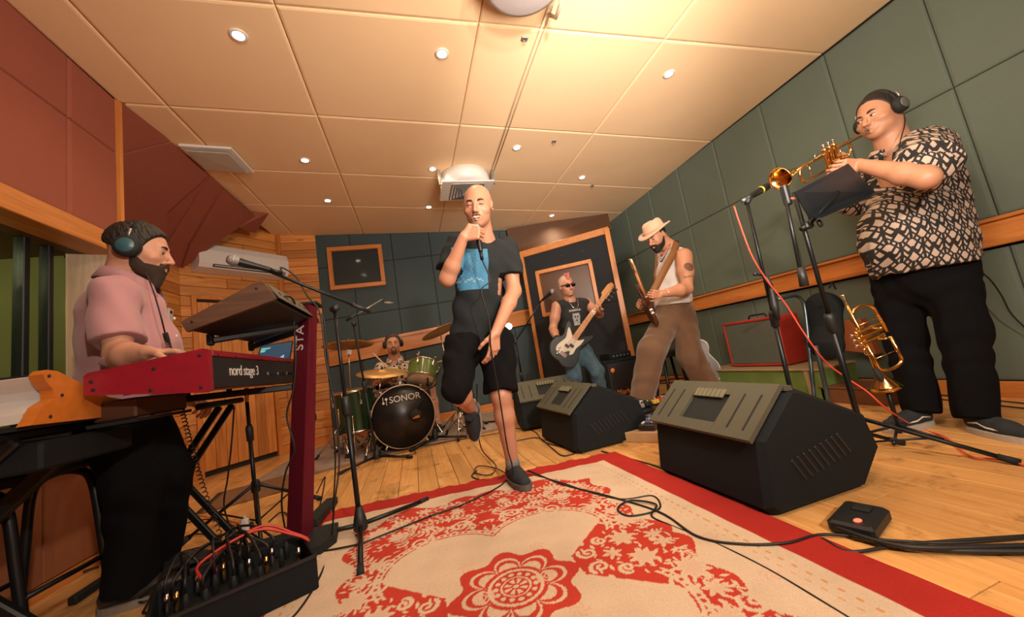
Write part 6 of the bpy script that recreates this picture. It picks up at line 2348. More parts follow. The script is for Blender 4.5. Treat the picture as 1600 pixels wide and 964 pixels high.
# flugelhorn hanging mouthpiece-up on its stand
trumpet('brass flugelhorn standing bell-down beside the trumpeter\'s legs', (2.261, 1.400, 0.789), (2.405, 1.400, 0.264), (-.93, .32, .16), name='flugelhorn', bellr=.066, fat=1.3, group='brass horns')
fs_ = thing('horn_stand', 'small black peg stand under the flugelhorn', 'stand', (2.40, 1.40, 0))
hb0 = Vector((2.394, 1.400, 0.286))
MB().tube([(hb0.x, hb0.y, .03), hb0 + Vector((0, 0, .02))], [.010, .010], 10).build('post', M_black, fs_)
MB().tube([hb0 + Vector((0, 0, -.03)), hb0 + Vector((-.03, .01, .09))], [.022, .012], 12).build('peg', M_rubber, fs_)
for k in range(4):
    a = .3 + PI / 2 * k
    MB().tube([(hb0.x, hb0.y, .07), (hb0.x + .15 * math.cos(a), hb0.y + .15 * math.sin(a), .012)], .007, 8).build('leg', M_black, fs_)
wb_ = thing('wooden_box', 'low red-brown wooden box on the floor by the green wall behind the flugelhorn', 'box', (3.2, 2.0, 0))
MB().box((3.22, 2.02, .055), (.30, .42, .11), bev=.004).build('box', mat('red_brown_board', (.16, .06, .025), .5), wb_)
MB().box((3.22, 2.02, .116), (.32, .44, .012), bev=.003).build('lid', mat('red_brown_board', (.16, .06, .025), .5), wb_)

# ------------------------------------------------------------------ amplifiers, cases and guitars along the right wall
am = thing('guitar_amplifier', 'red-covered guitar amplifier with grey grille on the green bench', 'amplifier', (3.36, 2.86, .27))
M_redv = mat('red_vinyl', (.42, .035, .025), .45, bump=.3)
MB().box((3.36, 2.86, .50), (.28, .60, .46), bev=.012).build('cabinet', M_redv, am)
MB().box((3.216, 2.86, .50), (.006, .54, .40)).build('grille_cloth', mat('grey_green_grille', (.10, .115, .09), .9, bump=1, bscale=500), am)
for z_ in (.285, .715):
    MB().box((3.213, 2.86, z_), (.012, .58, .02), bev=.003).build('piping', M_redv, am)
for y_ in (2.575, 3.145):
    MB().box((3.213, y_, .50), (.012, .02, .45), bev=.003).build('piping', M_redv, am)
MB().tube([(3.36, 2.76, .735), (3.36, 2.78, .765), (3.36, 2.94, .765), (3.36, 2.96, .735)], .009, 8).build('handle', M_rubber, am)
gb_ = thing('bench', 'low green bench with pale top edge under the red amplifier', 'bench', (3.25, 2.85, 0))
M_green = mat('faded_lime_board', (.13, .21, .05), .8, var=.25, scale=6)
MB().box((3.27, 2.80, .13), (.40, 1.20, .24)).build('box', M_green, gb_)
MB().box((3.265, 2.80, .257), (.43, 1.22, .018), bev=.004).build('top', mat('tan_board', (.34, .25, .14), .7), gb_)
for y_ in (2.3, 3.3):
    MB().box((3.062, y_, .13), (.012, .03, .23)).build('corner_strip', mat('tan_board', (.34, .25, .14), .7), gb_)
cb = thing('bass_cabinet', 'black bass speaker cabinet with orange lettering behind the guitarist', 'amplifier', (2.45, 4.1, 0))
MB().box((2.45, 4.16, .255), (.52, .40, .51), Matrix.Rotation(-.05, 3, 'Z'), bev=.01).build('cabinet', M_cab, cb)
MB().box((2.44, 3.952, .25), (.46, .008, .44), Matrix.Rotation(-.05, 3, 'Z')).build('grille', mat('perforated_grille', (.02, .02, .022), .5), cb)
M_or = mat('orange_print', (.75, .22, .04), .5)
text_part('lettering', 'Mark', .085, M_or, cb, frame((2.36, 3.940, .125), (1, -.05, 0), (0, 0, 1)), depth=.002)
text_part('lettering', 'bass', .085, M_or, cb, frame((2.36, 3.940, .06), (1, -.05, 0), (0, 0, 1)), depth=.002)
MB().lathe([(.028, 0), (.028, .003), (0, .003)], (2.27, 3.95, .39), (0, -1, 0), 16).build('badge', M_or, cb)
hd2 = thing('amplifier_head', 'small flat black amplifier head on top of the bass cabinet', 'amplifier', (2.45, 4.1, .51))
MB().box((2.45, 4.14, .55), (.30, .26, .075), bev=.006).build('housing', M_cab, hd2)
for k in range(5):
    MB().lathe([(.009, 0), (.008, .012), (0, .012)], (2.35 + .05 * k, 4.01, .55), (0, -1, 0), 10).build('knob', M_grey, hd2)

# acoustic guitar and case by the bench
ag = thing('acoustic_guitar', 'pale-edged black acoustic guitar on a stand right of the guitarist\'s trousers', 'guitar', (3.0, 3.35, .05), 0, 'guitars')
og = [(-.19, 0), (-.17, -.12), (-.08, -.20), (.08, -.20), (.17, -.12), (.19, 0), (.15, .09), (.125, .14), (.14, .20), (.13, .26), (.07, .30), (-.07, .30), (-.13, .26), (-.14, .20), (-.125, .14), (-.15, .09)]
sp = spline([Vector((a, b, 0)) for a, b in og + [og[0]]], 4)[:-1]
Ga, Gx, Gy = Vector((2.98, 3.36, .30)), Vector((.8, -.6, 0)), Vector((.05, .12, 1))
MB().prism([(p.x, p.y) for p in sp], Ga, Gx, Gy, .095).build('body', M_cab, ag)
gz = Gx.normalized().cross(Gy.normalized())
MB().prism([(p.x * 1.01, p.y * 1.01) for p in sp], Ga + gz * .048, Gx, Gy, .006).build('binding', M_cream, ag)
MB().prism([(p.x * .96, p.y * .96) for p in sp], Ga + gz * .053, Gx, Gy, .006).build('top', mat('dark_walnut_top', (.05, .025, .015), .35), ag)
MB().bar(Ga + Gy * .28, Ga + Gy * .72, .05, .03, up=gz).build('neck', M_maple, ag)
MB().bar(Ga + Gy * .72, Ga + Gy * .90, .065, .02, up=gz).build('headstock', M_dkw, ag)
bs_ = thing('stool', 'black stool with four legs behind the guitarist', 'stool', (2.62, 3.35, 0))
MB().lathe([(0, .48), (.15, .48), (.165, .50), (.165, .53), (.15, .545), (0, .55)], (2.62, 3.38, 0), n=28, caps=False).build('seat', M_rubber, bs_)
for k in range(4):
    a = .6 + PI / 2 * k
    MB().tube([(2.62 + .11 * math.cos(a), 3.38 + .11 * math.sin(a), .49), (2.62 + .20 * math.cos(a), 3.38 + .20 * math.sin(a), .0)], .016, 10).build('leg', M_black, bs_)
MB().tube([(2.62 + .15 * math.cos(2 * PI * k / 20), 3.38 + .15 * math.sin(2 * PI * k / 20), .22) for k in range(20)], .008, 8, closed=True).build('ring', M_black, bs_)
gc = thing('gig_bag', 'black waisted gig bag hanging on the chrome rack behind the stands', 'bag', (2.965, 2.000, 0.619))
S = SDF()
S.chain([(2.999, 2.000, 0.727), (2.978, 2.000, 0.583), (2.921, 2.000, 0.467)], [.125, .085, .115], .05, ((1, .2, 0), .4))
S.mesh(.007, 'bag', M_cab, gc)
MB().box((2.905, 1.920, 0.763), (.02, .004, .02)).build('tag', mat('pink_tag', (.6, .2, .15), .6), gc)
MB().tube([(3.116, 2.000, 0.874), (3.162, 2.000, 0.920), (3.180, 2.000, 0.857)], .006, 6).build('loop', M_rubber, gc)
rk = thing('rack', 'bent chrome tube rack behind the stands, left of the black bag', 'rack', (2.848, 2.100, 0.377))
MB().tube(spline([(2.711, 2.100, 0.849), (2.874, 2.100, 0.861), (2.942, 2.100, 0.823), (2.951, 2.100, 0.735), (2.873, 2.100, 0.373), (2.791, 2.100, 0.007)], 6), .013, 12).build('tube', mat('blue_grey_steel', (.12, .17, .2), .3, .8), rk)
MB().tube(spline([(2.824, 2.000, 0.471), (2.801, 2.000, 0.051)], 6), .015, 12).build('lower_tube', mat('blue_grey_steel', (.12, .17, .2), .3, .8), rk)
wp = thing('wall_plate', 'orange-brown connector box with black sockets on the wall behind the flugelhorn', 'connector box', (3.5, 2.1, .45))
Mw_ = frame((3.50, 2.10, .47), (0, -1, 0), (0, 0.0, 1))
MB().slab([(3.47, 2.24, .60), (3.47, 2.03, .60), (3.47, 1.99, .32), (3.47, 2.20, .36)][::-1], -.07).build('box', mat('copper_brown_board', (.36, .11, .04), .5), wp)
for y_, z_ in ((2.17, .54), (2.09, .53), (2.15, .46), (2.07, .45), (2.10, .39)):
    MB().lathe([(.016, 0), (.016, .006), (0, .006)], (3.468, y_, z_), (-1, 0, 0), 12).build('socket', M_rubber, wp)

# guitarist's pedalboard in a silver case
pc = thing('pedalboard_case', 'silver flight case tray on the floor between the monitors', 'case', (1.70, 2.36, 0))
Rz = Matrix.Rotation(.62, 3, 'Z')
pc0 = Vector((1.72, 2.50, 0))
L2 = lambda x, y, z: pc0 + Rz @ Vector((x, y, z))
M_ply = mat('tan_laminate', (.50, .33, .19), .5)
MB().box(L2(0, 0, .035), (.52, .34, .07), Rz, bev=.003).build('tray', M_ply, pc)
for sx, sy, wd, ln in ((0, -.17, .53, .012), (0, .17, .53, .012)):
    for z_ in (.004, .068):
        MB().box(L2(sx, sy, z_), (wd, ln, .008), Rz).build('edge_strip', M_chrome, pc)
for sx in (-.26, .26):
    for sy in (-.17, .17):
        MB().box(L2(sx, sy, .035), (.025, .025, .076), Rz, bev=.004).build('corner', M_chrome, pc)
MB().box(L2(.06, -.173, .04), (.30, .004, .006), Rz).build('slot', M_rubber, pc)
M_pc = [mat('pedal_blue', (.05, .12, .35), .4), mat('pedal_black', (.015, .015, .016), .4), mat('pedal_silver', (.45, .45, .45), .35, .6), mat('pedal_red', (.5, .06, .05), .4), mat('pedal_yellow', (.6, .4, .06), .4)]


def pedal(label, p, rz, mt2, s=(.07, .12, .045), group=None):
    t = thing('effects_pedal', label, 'effects pedal', p, rz, group)
    MB().box((0, 0, s[2] / 2), s, bev=.006).build('body', mt2, t, local=True)
    MB().lathe([(.010, 0), (.010, .012), (.007, .015), (0, .015)], (0, -s[1] * .28, s[2]), n=12).build('footswitch', M_chrome, t, local=True)
    for k in (-1, 0, 1):
        MB().lathe([(.007, 0), (.006, .012), (0, .012)], (k * .02, s[1] * .25, s[2]), n=10).build('knob', M_rubber if mt2 is not M_pc[1] else M_white, t, local=True)
    return t


for k, (x, y, c, lb_) in enumerate(((-.19, .0, 1, 'black effects pedal at the left end of the silver tray'), (-.09, .03, 0, 'blue effects pedal second on the silver tray'), (.01, .0, 2, 'silver effects pedal in the middle of the tray'), (.11, .03, 0, 'blue effects pedal fourth on the silver tray'), (.20, .0, 1, 'black effects pedal at the right end of the silver tray'))):
    p = L2(x, y, .071)
    pedal(lb_, p, .62, M_pc[c], group='pedals in the silver case')
pb2 = thing('pedalboard', 'raised black pedalboard just behind the silver case', 'pedalboard', (2.0, 2.80, 0))
R3 = Matrix.Rotation(.25, 3, 'Z')
c3_ = Vector((1.93, 2.86, 0))
L3 = lambda x, y, z: c3_ + R3 @ Vector((x, y, z))
MB().box(L3(0, 0, .13), (.60, .26, .025), R3 @ Matrix.Rotation(.10, 3, 'X'), bev=.004).build('deck', M_black, pb2)
for sx in (-.27, .27):
    MB().box(L3(sx, 0, .06), (.02, .24, .12), R3).build('leg', M_black, pb2)
for k in range(6):
    p = L3(-.24 + .096 * k, 0, .144)
    pedal(['red', 'silver', 'black', 'yellow', 'red', 'silver'][k] + ' pedal on the raised board, ' + ['leftmost', 'second from the left', 'third from the left', 'fourth from the left', 'fifth from the left', 'rightmost'][k],
          p, .25, M_pc[[3, 2, 1, 4, 3, 2][k]], (.068, .11, .035), 'pedals on the raised board')


# ------------------------------------------------------------------ keyboards
M_nred = mat('crimson_lacquer', (0.23, 0.008, 0.020), .38, var=.25, scale=30)
M_redm = mat('dark_red_aluminium', (0.13, 0.010, 0.022), .42, .35, var=.1)
M_wal = wood('walnut_ends', (0.055, 0.025, 0.014), (0.12, 0.058, 0.032), .5, 'X', 1.0, knots=0.0, objvar=.03)
M_keyw = mat('ivory_keys', (.70, .66, .58), .35, var=.02)
M_txt = mat('pale_lettering', (.62, .60, .56), .5, var=.02)


def keys(parent, x0, x1, y0, y1, z, flip=False, n=52):
    """white keys from y0 to y1 along Y, fronts at x0, backs at x1; then the black keys"""
    wd = (y1 - y0) / n
    for k in range(n):
        MB().box(((x0 + x1) / 2, y0 + wd * (k + .5), z), (abs(x1 - x0), wd * .94, .018), bev=.0015).build('white_key', M_keyw, parent)
    for k in range(n - 1):
        if k % 7 in (0, 2, 3, 5, 6):
            MB().box((x0 + (x1 - x0) * .68, y0 + wd * (k + 1), z + .013), (abs(x1 - x0) * .62, wd * .52, .014), bev=.002).build('black_key', M_plast, parent)


# stage piano: long axis runs away from the camera, rear side faces the room, player on the left
sp_ = thing('stage_piano', 'red stage piano with lettered black back, lower of the two keyboards on the red column', 'keyboard', (-.84, 2.1, .80))
YA, YB_ = 1.50, 2.78
prof = [(-1.015, .845), (-1.015, .905), (-1.005, .915), (-.69, .948), (-.675, .940), (-.675, .800), (-.69, .795)]
MB().prism([(p[0], p[1]) for p in prof], (0, YA + .012, 0), (1, 0, 0), (0, 0, 1), .024).build('end_cheek', M_nred, sp_)
MB().prism([(p[0], p[1]) for p in prof], (0, YB_ - .012, 0), (1, 0, 0), (0, 0, 1), .024).build('end_cheek', M_nred, sp_)
pi_ = [(-1.01, .850), (-1.01, .862), (-.87, .866), (-.87, .920), (-.69, .940), (-.68, .930), (-.68, .805), (-.69, .80)]
MB().prism([(p[0], p[1]) for p in pi_], (0, (YA + YB_) / 2, 0), (1, 0, 0), (0, 0, 1), YB_ - YA - .05).build('chassis', M_redm, sp_)
MB().slab([(-.674, YA + .026, .808), (-.674, YB_ - .026, .808), (-.674, YB_ - .026, .915), (-.674, YA + .026, .915)], .004).build('rear_panel', M_plast, sp_)
MB().box((-.682, 2.14, .931), (.018, YB_ - YA - .05, .022), bev=.003).build('rear_lip', M_nred, sp_)
keys(sp_, -1.005, -.875, YA + .05, YB_ - .05, .876)
text_part('lettering', 'nord stage 3', .060, M_txt, sp_, frame((-.6725, 1.775, .868), (0, 1, 0), (0, 0, 1)), depth=.0006, sx=.92)
for y, z in ((1.56, .925), (1.70, .925), (1.95, .925), (2.2, .925)):
    MB().ell((-.673, y, z), (.002, .006, .006), n=8, m=6).build('screw', M_rubber, sp_)
for x_, z_ in ((-.995, .885), (-.99, .858), (-.83, .90), (-.84, .83), (-.70, .925), (-.70, .815)):
    MB().ell((x_, YA - .001, z_), (.006, .002, .006), n=8, m=6).build('screw', M_rubber, sp_)
for k in range(9):
    MB().lathe([(.009, 0), (.009, .004), (.006, .004)], (-.674, 2.02 + .045 * k, .855), (1, 0, 0), 10).build('socket', M_grey if k % 3 == 0 else M_rubber, sp_)
for y_ in (1.62, 2.62):
    MB().lathe([(.014, 0), (.014, -.014), (0, -.014)], (-.97, y_, .846), n=12).build('rubber_foot', M_rubber, sp_)

# synthesizer with walnut cheeks on the upper arms, tilted toward the player
sy = thing('synthesizer', 'dark walnut-ended synthesizer tilted on the upper arms above the red piano', 'keyboard', (-.66, 2.0, 1.04))
q0, q1, q2, q3 = Vector((-.80, 1.6, 1.068)), Vector((-.53, 1.6, 1.20)), Vector((-.487, 1.6, 1.125)), Vector((-.785, 1.6, 1.03))
LN = .70
pol = [(q.x, q.z) for q in (q3, q0, Vector((-.793, 0, 1.074)), q1 + Vector((-.012, 0, .0)), q1, q2, q2 + Vector((-.01, 0, -.008)))]
for yy in (1.61, 1.6 + LN - .01):
    MB().prism(pol, (0, yy, 0), (1, 0, 0), (0, 0, 1), .020).build('walnut_cheek', M_wal, sy)
inn_ = [(-.782, 1.036), (-.792, 1.062), (-.54, 1.188), (-.496, 1.122), (-.50, 1.116)]
MB().prism(inn_, (0, 1.6 + LN / 2, 0), (1, 0, 0), (0, 0, 1), LN - .045).build('chassis', M_plast, sy)
dq = (q2 - q1).normalized()
nq = Vector((-dq.z, 0, dq.x)) * -1
nq = Vector((.87, 0, .50))
MB().slab([q1 + Vector((.003, .03, -.003)), q2 + Vector((.004, .03, .004)), q2 + Vector((.004, LN - .03, .004)), q1 + Vector((.003, LN - .03, -.003))][::-1], .003).build('rear_panel', mat('brown_grey_panel', (.10, .085, .06), .6), sy)
for k in range(6):
    p = q1.lerp(q2, .5) + Vector((.004, .10 + .09 * k, 0))
    MB().lathe([(.009, 0), (.009, .005), (.005, .005)], p, nq, 10).build('socket', M_rubber, sy)
for x_, z_, y_ in ((-.55, 1.17, 1.598), (-.765, 1.065, 1.598)):
    MB().ell((x_, y_, z_), (.005, .002, .005), n=8, m=6).build('screw', M_rubber, sy)
ud = (q0 - q1).normalized()
for k in range(26):
    p = Vector((-.775, 1.66 + .0235 * k, 1.082))
    MB().box(p + Vector((.055, 0, .022)), (.12, .021, .012), Matrix.Rotation(-.45, 3, 'Y')).build('white_key', M_keyw, sy)
for k in range(10):
    MB().lathe([(.010, 0), (.008, .016), (0, .016)], Vector((-.60, 1.67 + .062 * k, 1.165)), (-.42, 0, .9), 12).build('knob', M_rubber, sy)

# red column of the keyboard stand with arms and black foot
cs = thing('keyboard_stand', 'dark red column keyboard stand with black foot and white STAY lettering', 'stand', (-.60, 2.25, 0))
Bc = [Vector(p) for p in ((-0.698, 2.170, 0.025), (-0.618, 2.120, 0.021), (-0.578, 2.170, -0.002), (-.63, 2.30, 0))]
Tc = [Vector(p) for p in ((-0.568, 2.170, 1.214), (-0.491, 2.120, 1.196), (-0.464, 2.170, 1.183), (-.52, 2.30, 1.20))]
for b_ in Bc:
    b_.z = .03
m = MB()
m.add(Bc + Tc, [(0, 1, 5, 4), (1, 2, 6, 5), (2, 3, 7, 6), (3, 0, 4, 7), (3, 2, 1, 0), (4, 5, 6, 7)])
m.build('column', M_redm, cs)
MB().box((Tc[0] + Tc[2]) / 2 + Vector((0, .03, .006)), (.125, .15, .014), bev=.004).build('top_cap', M_rubber, cs)
fc = frame(Tc[0].lerp(Tc[1], .42) + (Bc[0] - Tc[0]) * .135 + Vector((0, -.003, 0)), Tc[0] - Bc[0], Tc[0] - Tc[1])
text_part('lettering', 'STAY', .075, M_txt, cs, fc, depth=.0008, sx=1.05)
for y_, z_, x_ in ((2.02, .775, -1.0), (2.42, .775, -1.0)):
    MB().bar((-.60, y_ + .1 if y_ < 2.2 else y_ - .1, z_), (x_, y_, z_ + .02), .04, .03, bev=.005).build('arm', M_black, cs)
    MB().box((x_, y_, z_ + .045), (.02, .03, .05), bev=.004).build('arm_stop', M_rubber, cs)
for y_ in (1.80, 2.20):
    MB().bar((-.54, y_ + (.25 if y_ < 2 else -.02), 1.07), (-.80, y_, 1.015), .035, .025, bev=.005).build('arm', M_black, cs)
    MB().box((-.80, y_, 1.02), (.02, .03, .05), bev=.004).build('arm_stop', M_rubber, cs)
MB().prism([(-.19, -.13), (.10, -.15), (.15, -.06), (.13, .10), (-.15, .14)], (-.60, 2.12, .0245), (1, 0, 0), (0, 1, 0), .048).build('foot', M_rubber, cs)
MB().bar((-.64, 2.16, .05), (-1.15, 2.22, .025), .07, .045, bev=.006).build('foot', M_rubber, cs)
MB().bar((-.62, 2.30, .05), (-.60, 2.72, .025), .07, .045, bev=.006).build('foot', M_rubber, cs)

# wood-ended white synthesizer at the left edge on its own black stand
sw = thing('synthesizer', 'white-backed synthesizer with curved orange wooden end at the left edge', 'keyboard', (-1.3, 1.3, .78))
ex_ = Vector((-.06, 1, 0)).normalized()          # from back to front of this instrument
ed = Vector((1, .06, 0)).normalized()
S0 = Vector((-1.035, 1.34, 0))
curve = [(0.0, .775), (.02, .80), (.035, .825), (.075, .845), (.070, .870), (.045, .895), (.035, .915), (.05, .928), (.085, .925), (.30, .835), (.42, .815), (.44, .79), (.43, .765)]
MB().prism([(a, b) for a, b in curve], S0, ex_, (0, 0, 1), .030).build('wooden_end', mat('orange_varnished_wood', (.50, .155, .022), .35, var=.25, scale=7, stretch=(1, 6, 6)), sw)
S1 = S0 - ed * 1.05
MB().prism([(a, b) for a, b in curve], S1, ex_, (0, 0, 1), .030).build('wooden_end', mat('orange_varnished_wood', (.50, .155, .022), .35, var=.25, scale=7, stretch=(1, 6, 6)), sw)
bk = [(.012, .785), (.020, .81), (.05, .83), (.088, .850), (.082, .875), (.058, .898), (.048, .912)]
M_wht = mat('satin_white_metal', (.60, .57, .54), .4, .15, var=.03)
for k in range(len(bk) - 1):
    a, b = bk[k], bk[k + 1]
    P0, P1 = S0 - ed * .016 + ex_ * a[0] + Vector((0, 0, a[1])), S0 - ed * .016 + ex_ * b[0] + Vector((0, 0, b[1]))
    MB().slab([P0, P1, P1 - ed * 1.02, P0 - ed * 1.02], .004).build('back_panel', M_wht, sw)
MB().slab([S0 - ed * .016 + ex_ * .06 + Vector((0, 0, .918)), S0 - ed * .016 + ex_ * .28 + Vector((0, 0, .835)), S1 + ed * .016 + ex_ * .28 + Vector((0, 0, .835)), S1 + ed * .016 + ex_ * .06 + Vector((0, 0, .918))][::-1], .004).build('control_panel', M_plast, sw)
MB().box((S0 + S1) / 2 + ex_ * .22 + Vector((0, 0, .772)), (1.04, .40, .014), Matrix.Rotation(.06, 3, 'Z')).build('base_plate', M_plast, sw)
for k in range(36):
    p = S0 - ed * (.045 + .0275 * k) + ex_ * .355 + Vector((0, 0, .812))
    MB().box(p, (.0255, .13, .016), Matrix.Rotation(.06, 3, 'Z'), bev=.001).build('white_key', M_keyw, sw)
for q in ((.055, .918), (.06, .80), (.30, .79), (.10, .86)):
    MB().ell(S0 + ed * .016 + ex_ * q[0] + Vector((0, 0, q[1] - .008)), (.003, .005, .005), n=8, m=6).build('screw', M_rubber, sw)
kb3 = thing('wooden_case', 'dark brown wooden keyboard case under the near end of the red piano', 'case', (-.98, 1.62, .77))
MB().box((-1.0, 1.75, .785), (.12, .30, .070), bev=.006).build('case', mat('dark_brown_board', (.06, .024, .010), .5), kb3)
MB().box((-1.0, 1.75, .742), (.14, .32, .012)).build('tray', M_rubber, kb3)
xs_ = thing('keyboard_stand', 'wide black X stand under the white-backed synthesizer at the left edge', 'stand', (-1.35, 1.25, 0))
for y_ in (1.40, 1.66):
    MB().bar((-1.10, y_, .745), (-1.85, y_, .03), .05, .03, up=(0, 1, 0), bev=.006).build('leg', M_black, xs_)
    MB().bar((-1.85, y_, .745), (-1.14, y_, .03), .05, .03, up=(0, 1, 0), bev=.006).build('leg', M_black, xs_)
for x_ in (-1.12, -1.85):
    MB().bar((x_, 1.34, .752), (x_, 1.76, .752), .04, .028, bev=.006).build('top_rail', M_black, xs_)
    MB().bar((x_, 1.34, .022), (x_, 1.76, .022), .045, .035, bev=.006).build('floor_bar', M_rubber, xs_)
MB().lathe([(.04, -.05), (.045, 0), (.04, .05)], (-1.48, 1.53, .385), (0, 1, 0), 16).build('pivot', M_rubber, xs_)
lk = thing('synthesizer', 'black keyboard lying flat under the white-backed synthesizer, only its dark edge showing', 'keyboard', (-1.4, 1.35, .60))
MB().box((-1.55, 1.58, .685), (.98, .40, .085), Matrix.Rotation(.06, 3, 'Z'), bev=.008).build('chassis', M_cab, lk)
for k in range(12):
    MB().lathe([(.008, 0), (.007, .014), (0, .014)], (-1.9 + .06 * k, 1.58, .728), n=8).build('knob', M_grey, lk)
X2 = thing('keyboard_stand', 'black double-braced X stand behind the keyboard player\'s legs', 'stand', (-1.1, 2.4, 0))
for y_ in (2.28, 2.42):
    MB().bar(Vector((-.99, y_, .735)), Vector((-1.52, y_ + .1, .03)), .030, .022, up=(0, 1, 0), bev=.004).build('leg', M_black, X2)
    MB().bar(Vector((-1.52, y_ + .1, .735)), Vector((-1.03, y_ + .05, .03)), .030, .022, up=(0, 1, 0), bev=.004).build('leg', M_black, X2)
MB().bar((-.99, 2.10, .752), (-.99, 2.52, .752), .045, .030, bev=.008).build('top_rail', M_rubber, X2)
MB().bar((-1.52, 2.20, .752), (-1.52, 2.62, .752), .045, .030, bev=.008).build('top_rail', M_rubber, X2)
for x_ in (-1.03, -1.52):
    MB().bar((x_, 2.18, .02), (x_, 2.66, .02), .035, .035, bev=.006).build('floor_bar', M_rubber, X2)
so2 = thing('stool', 'black tube-framed stool under the white-backed synthesizer at the left edge', 'stool', (-1.35, 1.9, 0))
for y_, xo in ((1.72, 0), (2.02, .03)):
    MB().tube(spline([(-1.60 + xo, y_, .012), (-1.58 + xo, y_, .30), (-1.56 + xo, y_, .52), (-1.50 + xo, y_, .575), (-1.42 + xo, y_, .575), (-1.37 + xo, y_, .52), (-1.34 + xo, y_, .30), (-1.31 + xo, y_, .06), (-1.27 + xo, y_, .016)], 5), .016, 10).build('leg_loop', M_black, so2)
MB().box((-1.45, 1.87, .605), (.26, .34, .045), bev=.015).build('seat', M_rubber, so2)
for z_ in (.20, .22):
    MB().tube([(-1.60, 1.72, z_), (-1.57, 2.02, z_)] if z_ < .21 else [(-1.325, 1.72, z_), (-1.295, 2.02, z_)], .010, 8).build('cross_bar', M_black, so2)

# laptop between the two keyboards
lt = thing('laptop', 'open laptop with a bright screen between the two keyboards, left of the red column', 'laptop', (-.78, 2.40, .95))
M_scr = mat('screen_dark', (.01, .02, .035), .2, emit=(.02, .06, .10), estr=1.0)
a0, a1, a2, a3 = Vector((-0.843, 2.360, 0.946)), Vector((-0.677, 2.360, 0.901)), Vector((-0.669, 2.440, 1.051)), Vector((-0.837, 2.440, 1.045))
MB().slab([a0, a1, a2, a3], .008).build('lid', M_black, lt)
nn_ = (a1 - a0).cross(a2 - a0).normalized() * .0015
lp = lambda u, v: a0.lerp(a1, u).lerp(a3.lerp(a2, u), v)
sc1 = MB().slab([lp(.03, .05) + nn_, lp(.97, .05) + nn_, lp(.97, .95) + nn_, lp(.03, .95) + nn_], .001).build('screen', M_scr, lt)
for (u0, v0, u1, v1, nm) in ((.05, .55, .80, .68, 'a'), (.05, .70, .80, .80, 'a'), (.15, .28, .62, .48, 'b'), (.05, .12, .55, .22, 'b'), (.64, .10, .80, .48, 'c')):
    MB().slab([lp(u0, v0) + nn_ * 2, lp(u1, v0) + nn_ * 2, lp(u1, v1) + nn_ * 2, lp(u0, v1) + nn_ * 2], .0008).build('screen_track', mat('screen_' + {'a': 'teal', 'b': 'white', 'c': 'lilac'}[nm], (.1, .3, .3), .3, emit={'a': (.12, .55, .50), 'b': (.55, .72, .75), 'c': (.35, .40, .65)}[nm], estr=.8), sc1)
MB().slab([a0 + Vector((0, -.0, 0)), a0 + Vector((-.14, -.06, -.01)), a1 + Vector((-.14, -.06, -.01)), a1], .012).build('base', M_black, lt)

# pedals, power supplies and leads under the keyboards
pbk = thing('pedalboard_case', 'black box full of plugs and leads on the floor below the red column', 'case', (-.72, 1.70, 0))
Rp = Matrix.Rotation(.42, 3, 'Z')
pc_ = Vector((-.715, 1.71, 0))
LP = lambda x, y, z: pc_ + Rp @ Vector((x, y, z))
MB().box(LP(0, 0, .012), (.46, .30, .024), Rp).build('base', M_cab, pbk)
for a, b, c in ((0, -.15, (.46, .012, .13)), (0, .15, (.46, .012, .13)), (-.23, 0, (.012, .30, .13)), (.23, 0, (.012, .30, .13))):
    MB().box(LP(a, b, .065), c, Rp, bev=.003).build('side', M_cab, pbk)
MB().box(LP(0, -.158, .128), (.47, .012, .010), Rp).build('edge_trim', M_plast, pbk)
rr_ = random.Random(9)
plugs = []
for k in range(16):
    x, y = -.19 + .0253 * k, rr_.uniform(-.10, .11)
    p = LP(x, y, .085)
    mm = M_brass if k % 5 == 1 else (M_chrome if k % 3 == 0 else M_rubber)
    MB().tube([p, p + Vector((0, 0, .045)), p + Vector((0, 0, .065))], [.009, .009, .005], 10).build('plug', mm, pbk)
    plugs.append(p + Vector((0, 0, .06)))
MB().box(LP(.0, 0, .05), (.42, .26, .05), Rp, bev=.004).build('mixer', M_plast, pbk)
for k in range(13):
    a = plugs[k]
    b = LP(rr_.uniform(-.3, .3), rr_.uniform(.16, .5), .014)
    top_ = a.lerp(b, .35) + Vector((rr_.uniform(-.04, .04), rr_.uniform(-.02, .05), .10 + .05 * rr_.random()))
    c = MB().tube(spline([a, a + Vector((0, 0, .05)), top_, b + Vector((0, 0, .03)), b, b + Vector((rr_.uniform(-.2, .2), rr_.uniform(-.1, .25), -.001))], 7), .0048, 7).build('patch_lead', M_cable, None)
    tag(c, 'black lead looping out of the plug-filled box, one of many alike', 'cable', 'leads out of the black plug box')
M_rc = mat('red_cable', (.50, .03, .02), .45)
for k, (x, y) in enumerate(((-.10, .02), (-.06, .05))):
    a, b = LP(x, y, .14), LP(.24, .0 + .03 * k, .135)
    c = MB().tube(spline([a, a + Vector((0, .0, .06)), a.lerp(b, .45) + Vector((0, .03, .10)), b + Vector((-.05, 0, .035)), b], 7), .0052, 8).build('red_lead', M_rc)
    tag(c, 'short red lead arching over the plug-filled black box, ' + ('the lower' if k else 'the upper') + ' of two', 'cable', 'red leads')
fp = thing('pedal', 'flat black volume pedal on the floor behind the player\'s shoe', 'pedal', (-1.12, 2.2, 0))
Rf = Matrix.Rotation(.5, 3, 'Z')
MB().box((-1.06, 2.20, .022), (.26, .12, .036), Rf, bev=.006).build('base', M_plast, fp)
MB().box((-1.06, 2.20, .058), (.26, .10, .020), Rf @ Matrix.Rotation(.14, 3, 'Y'), bev=.006).build('treadle', M_rubber, fp)
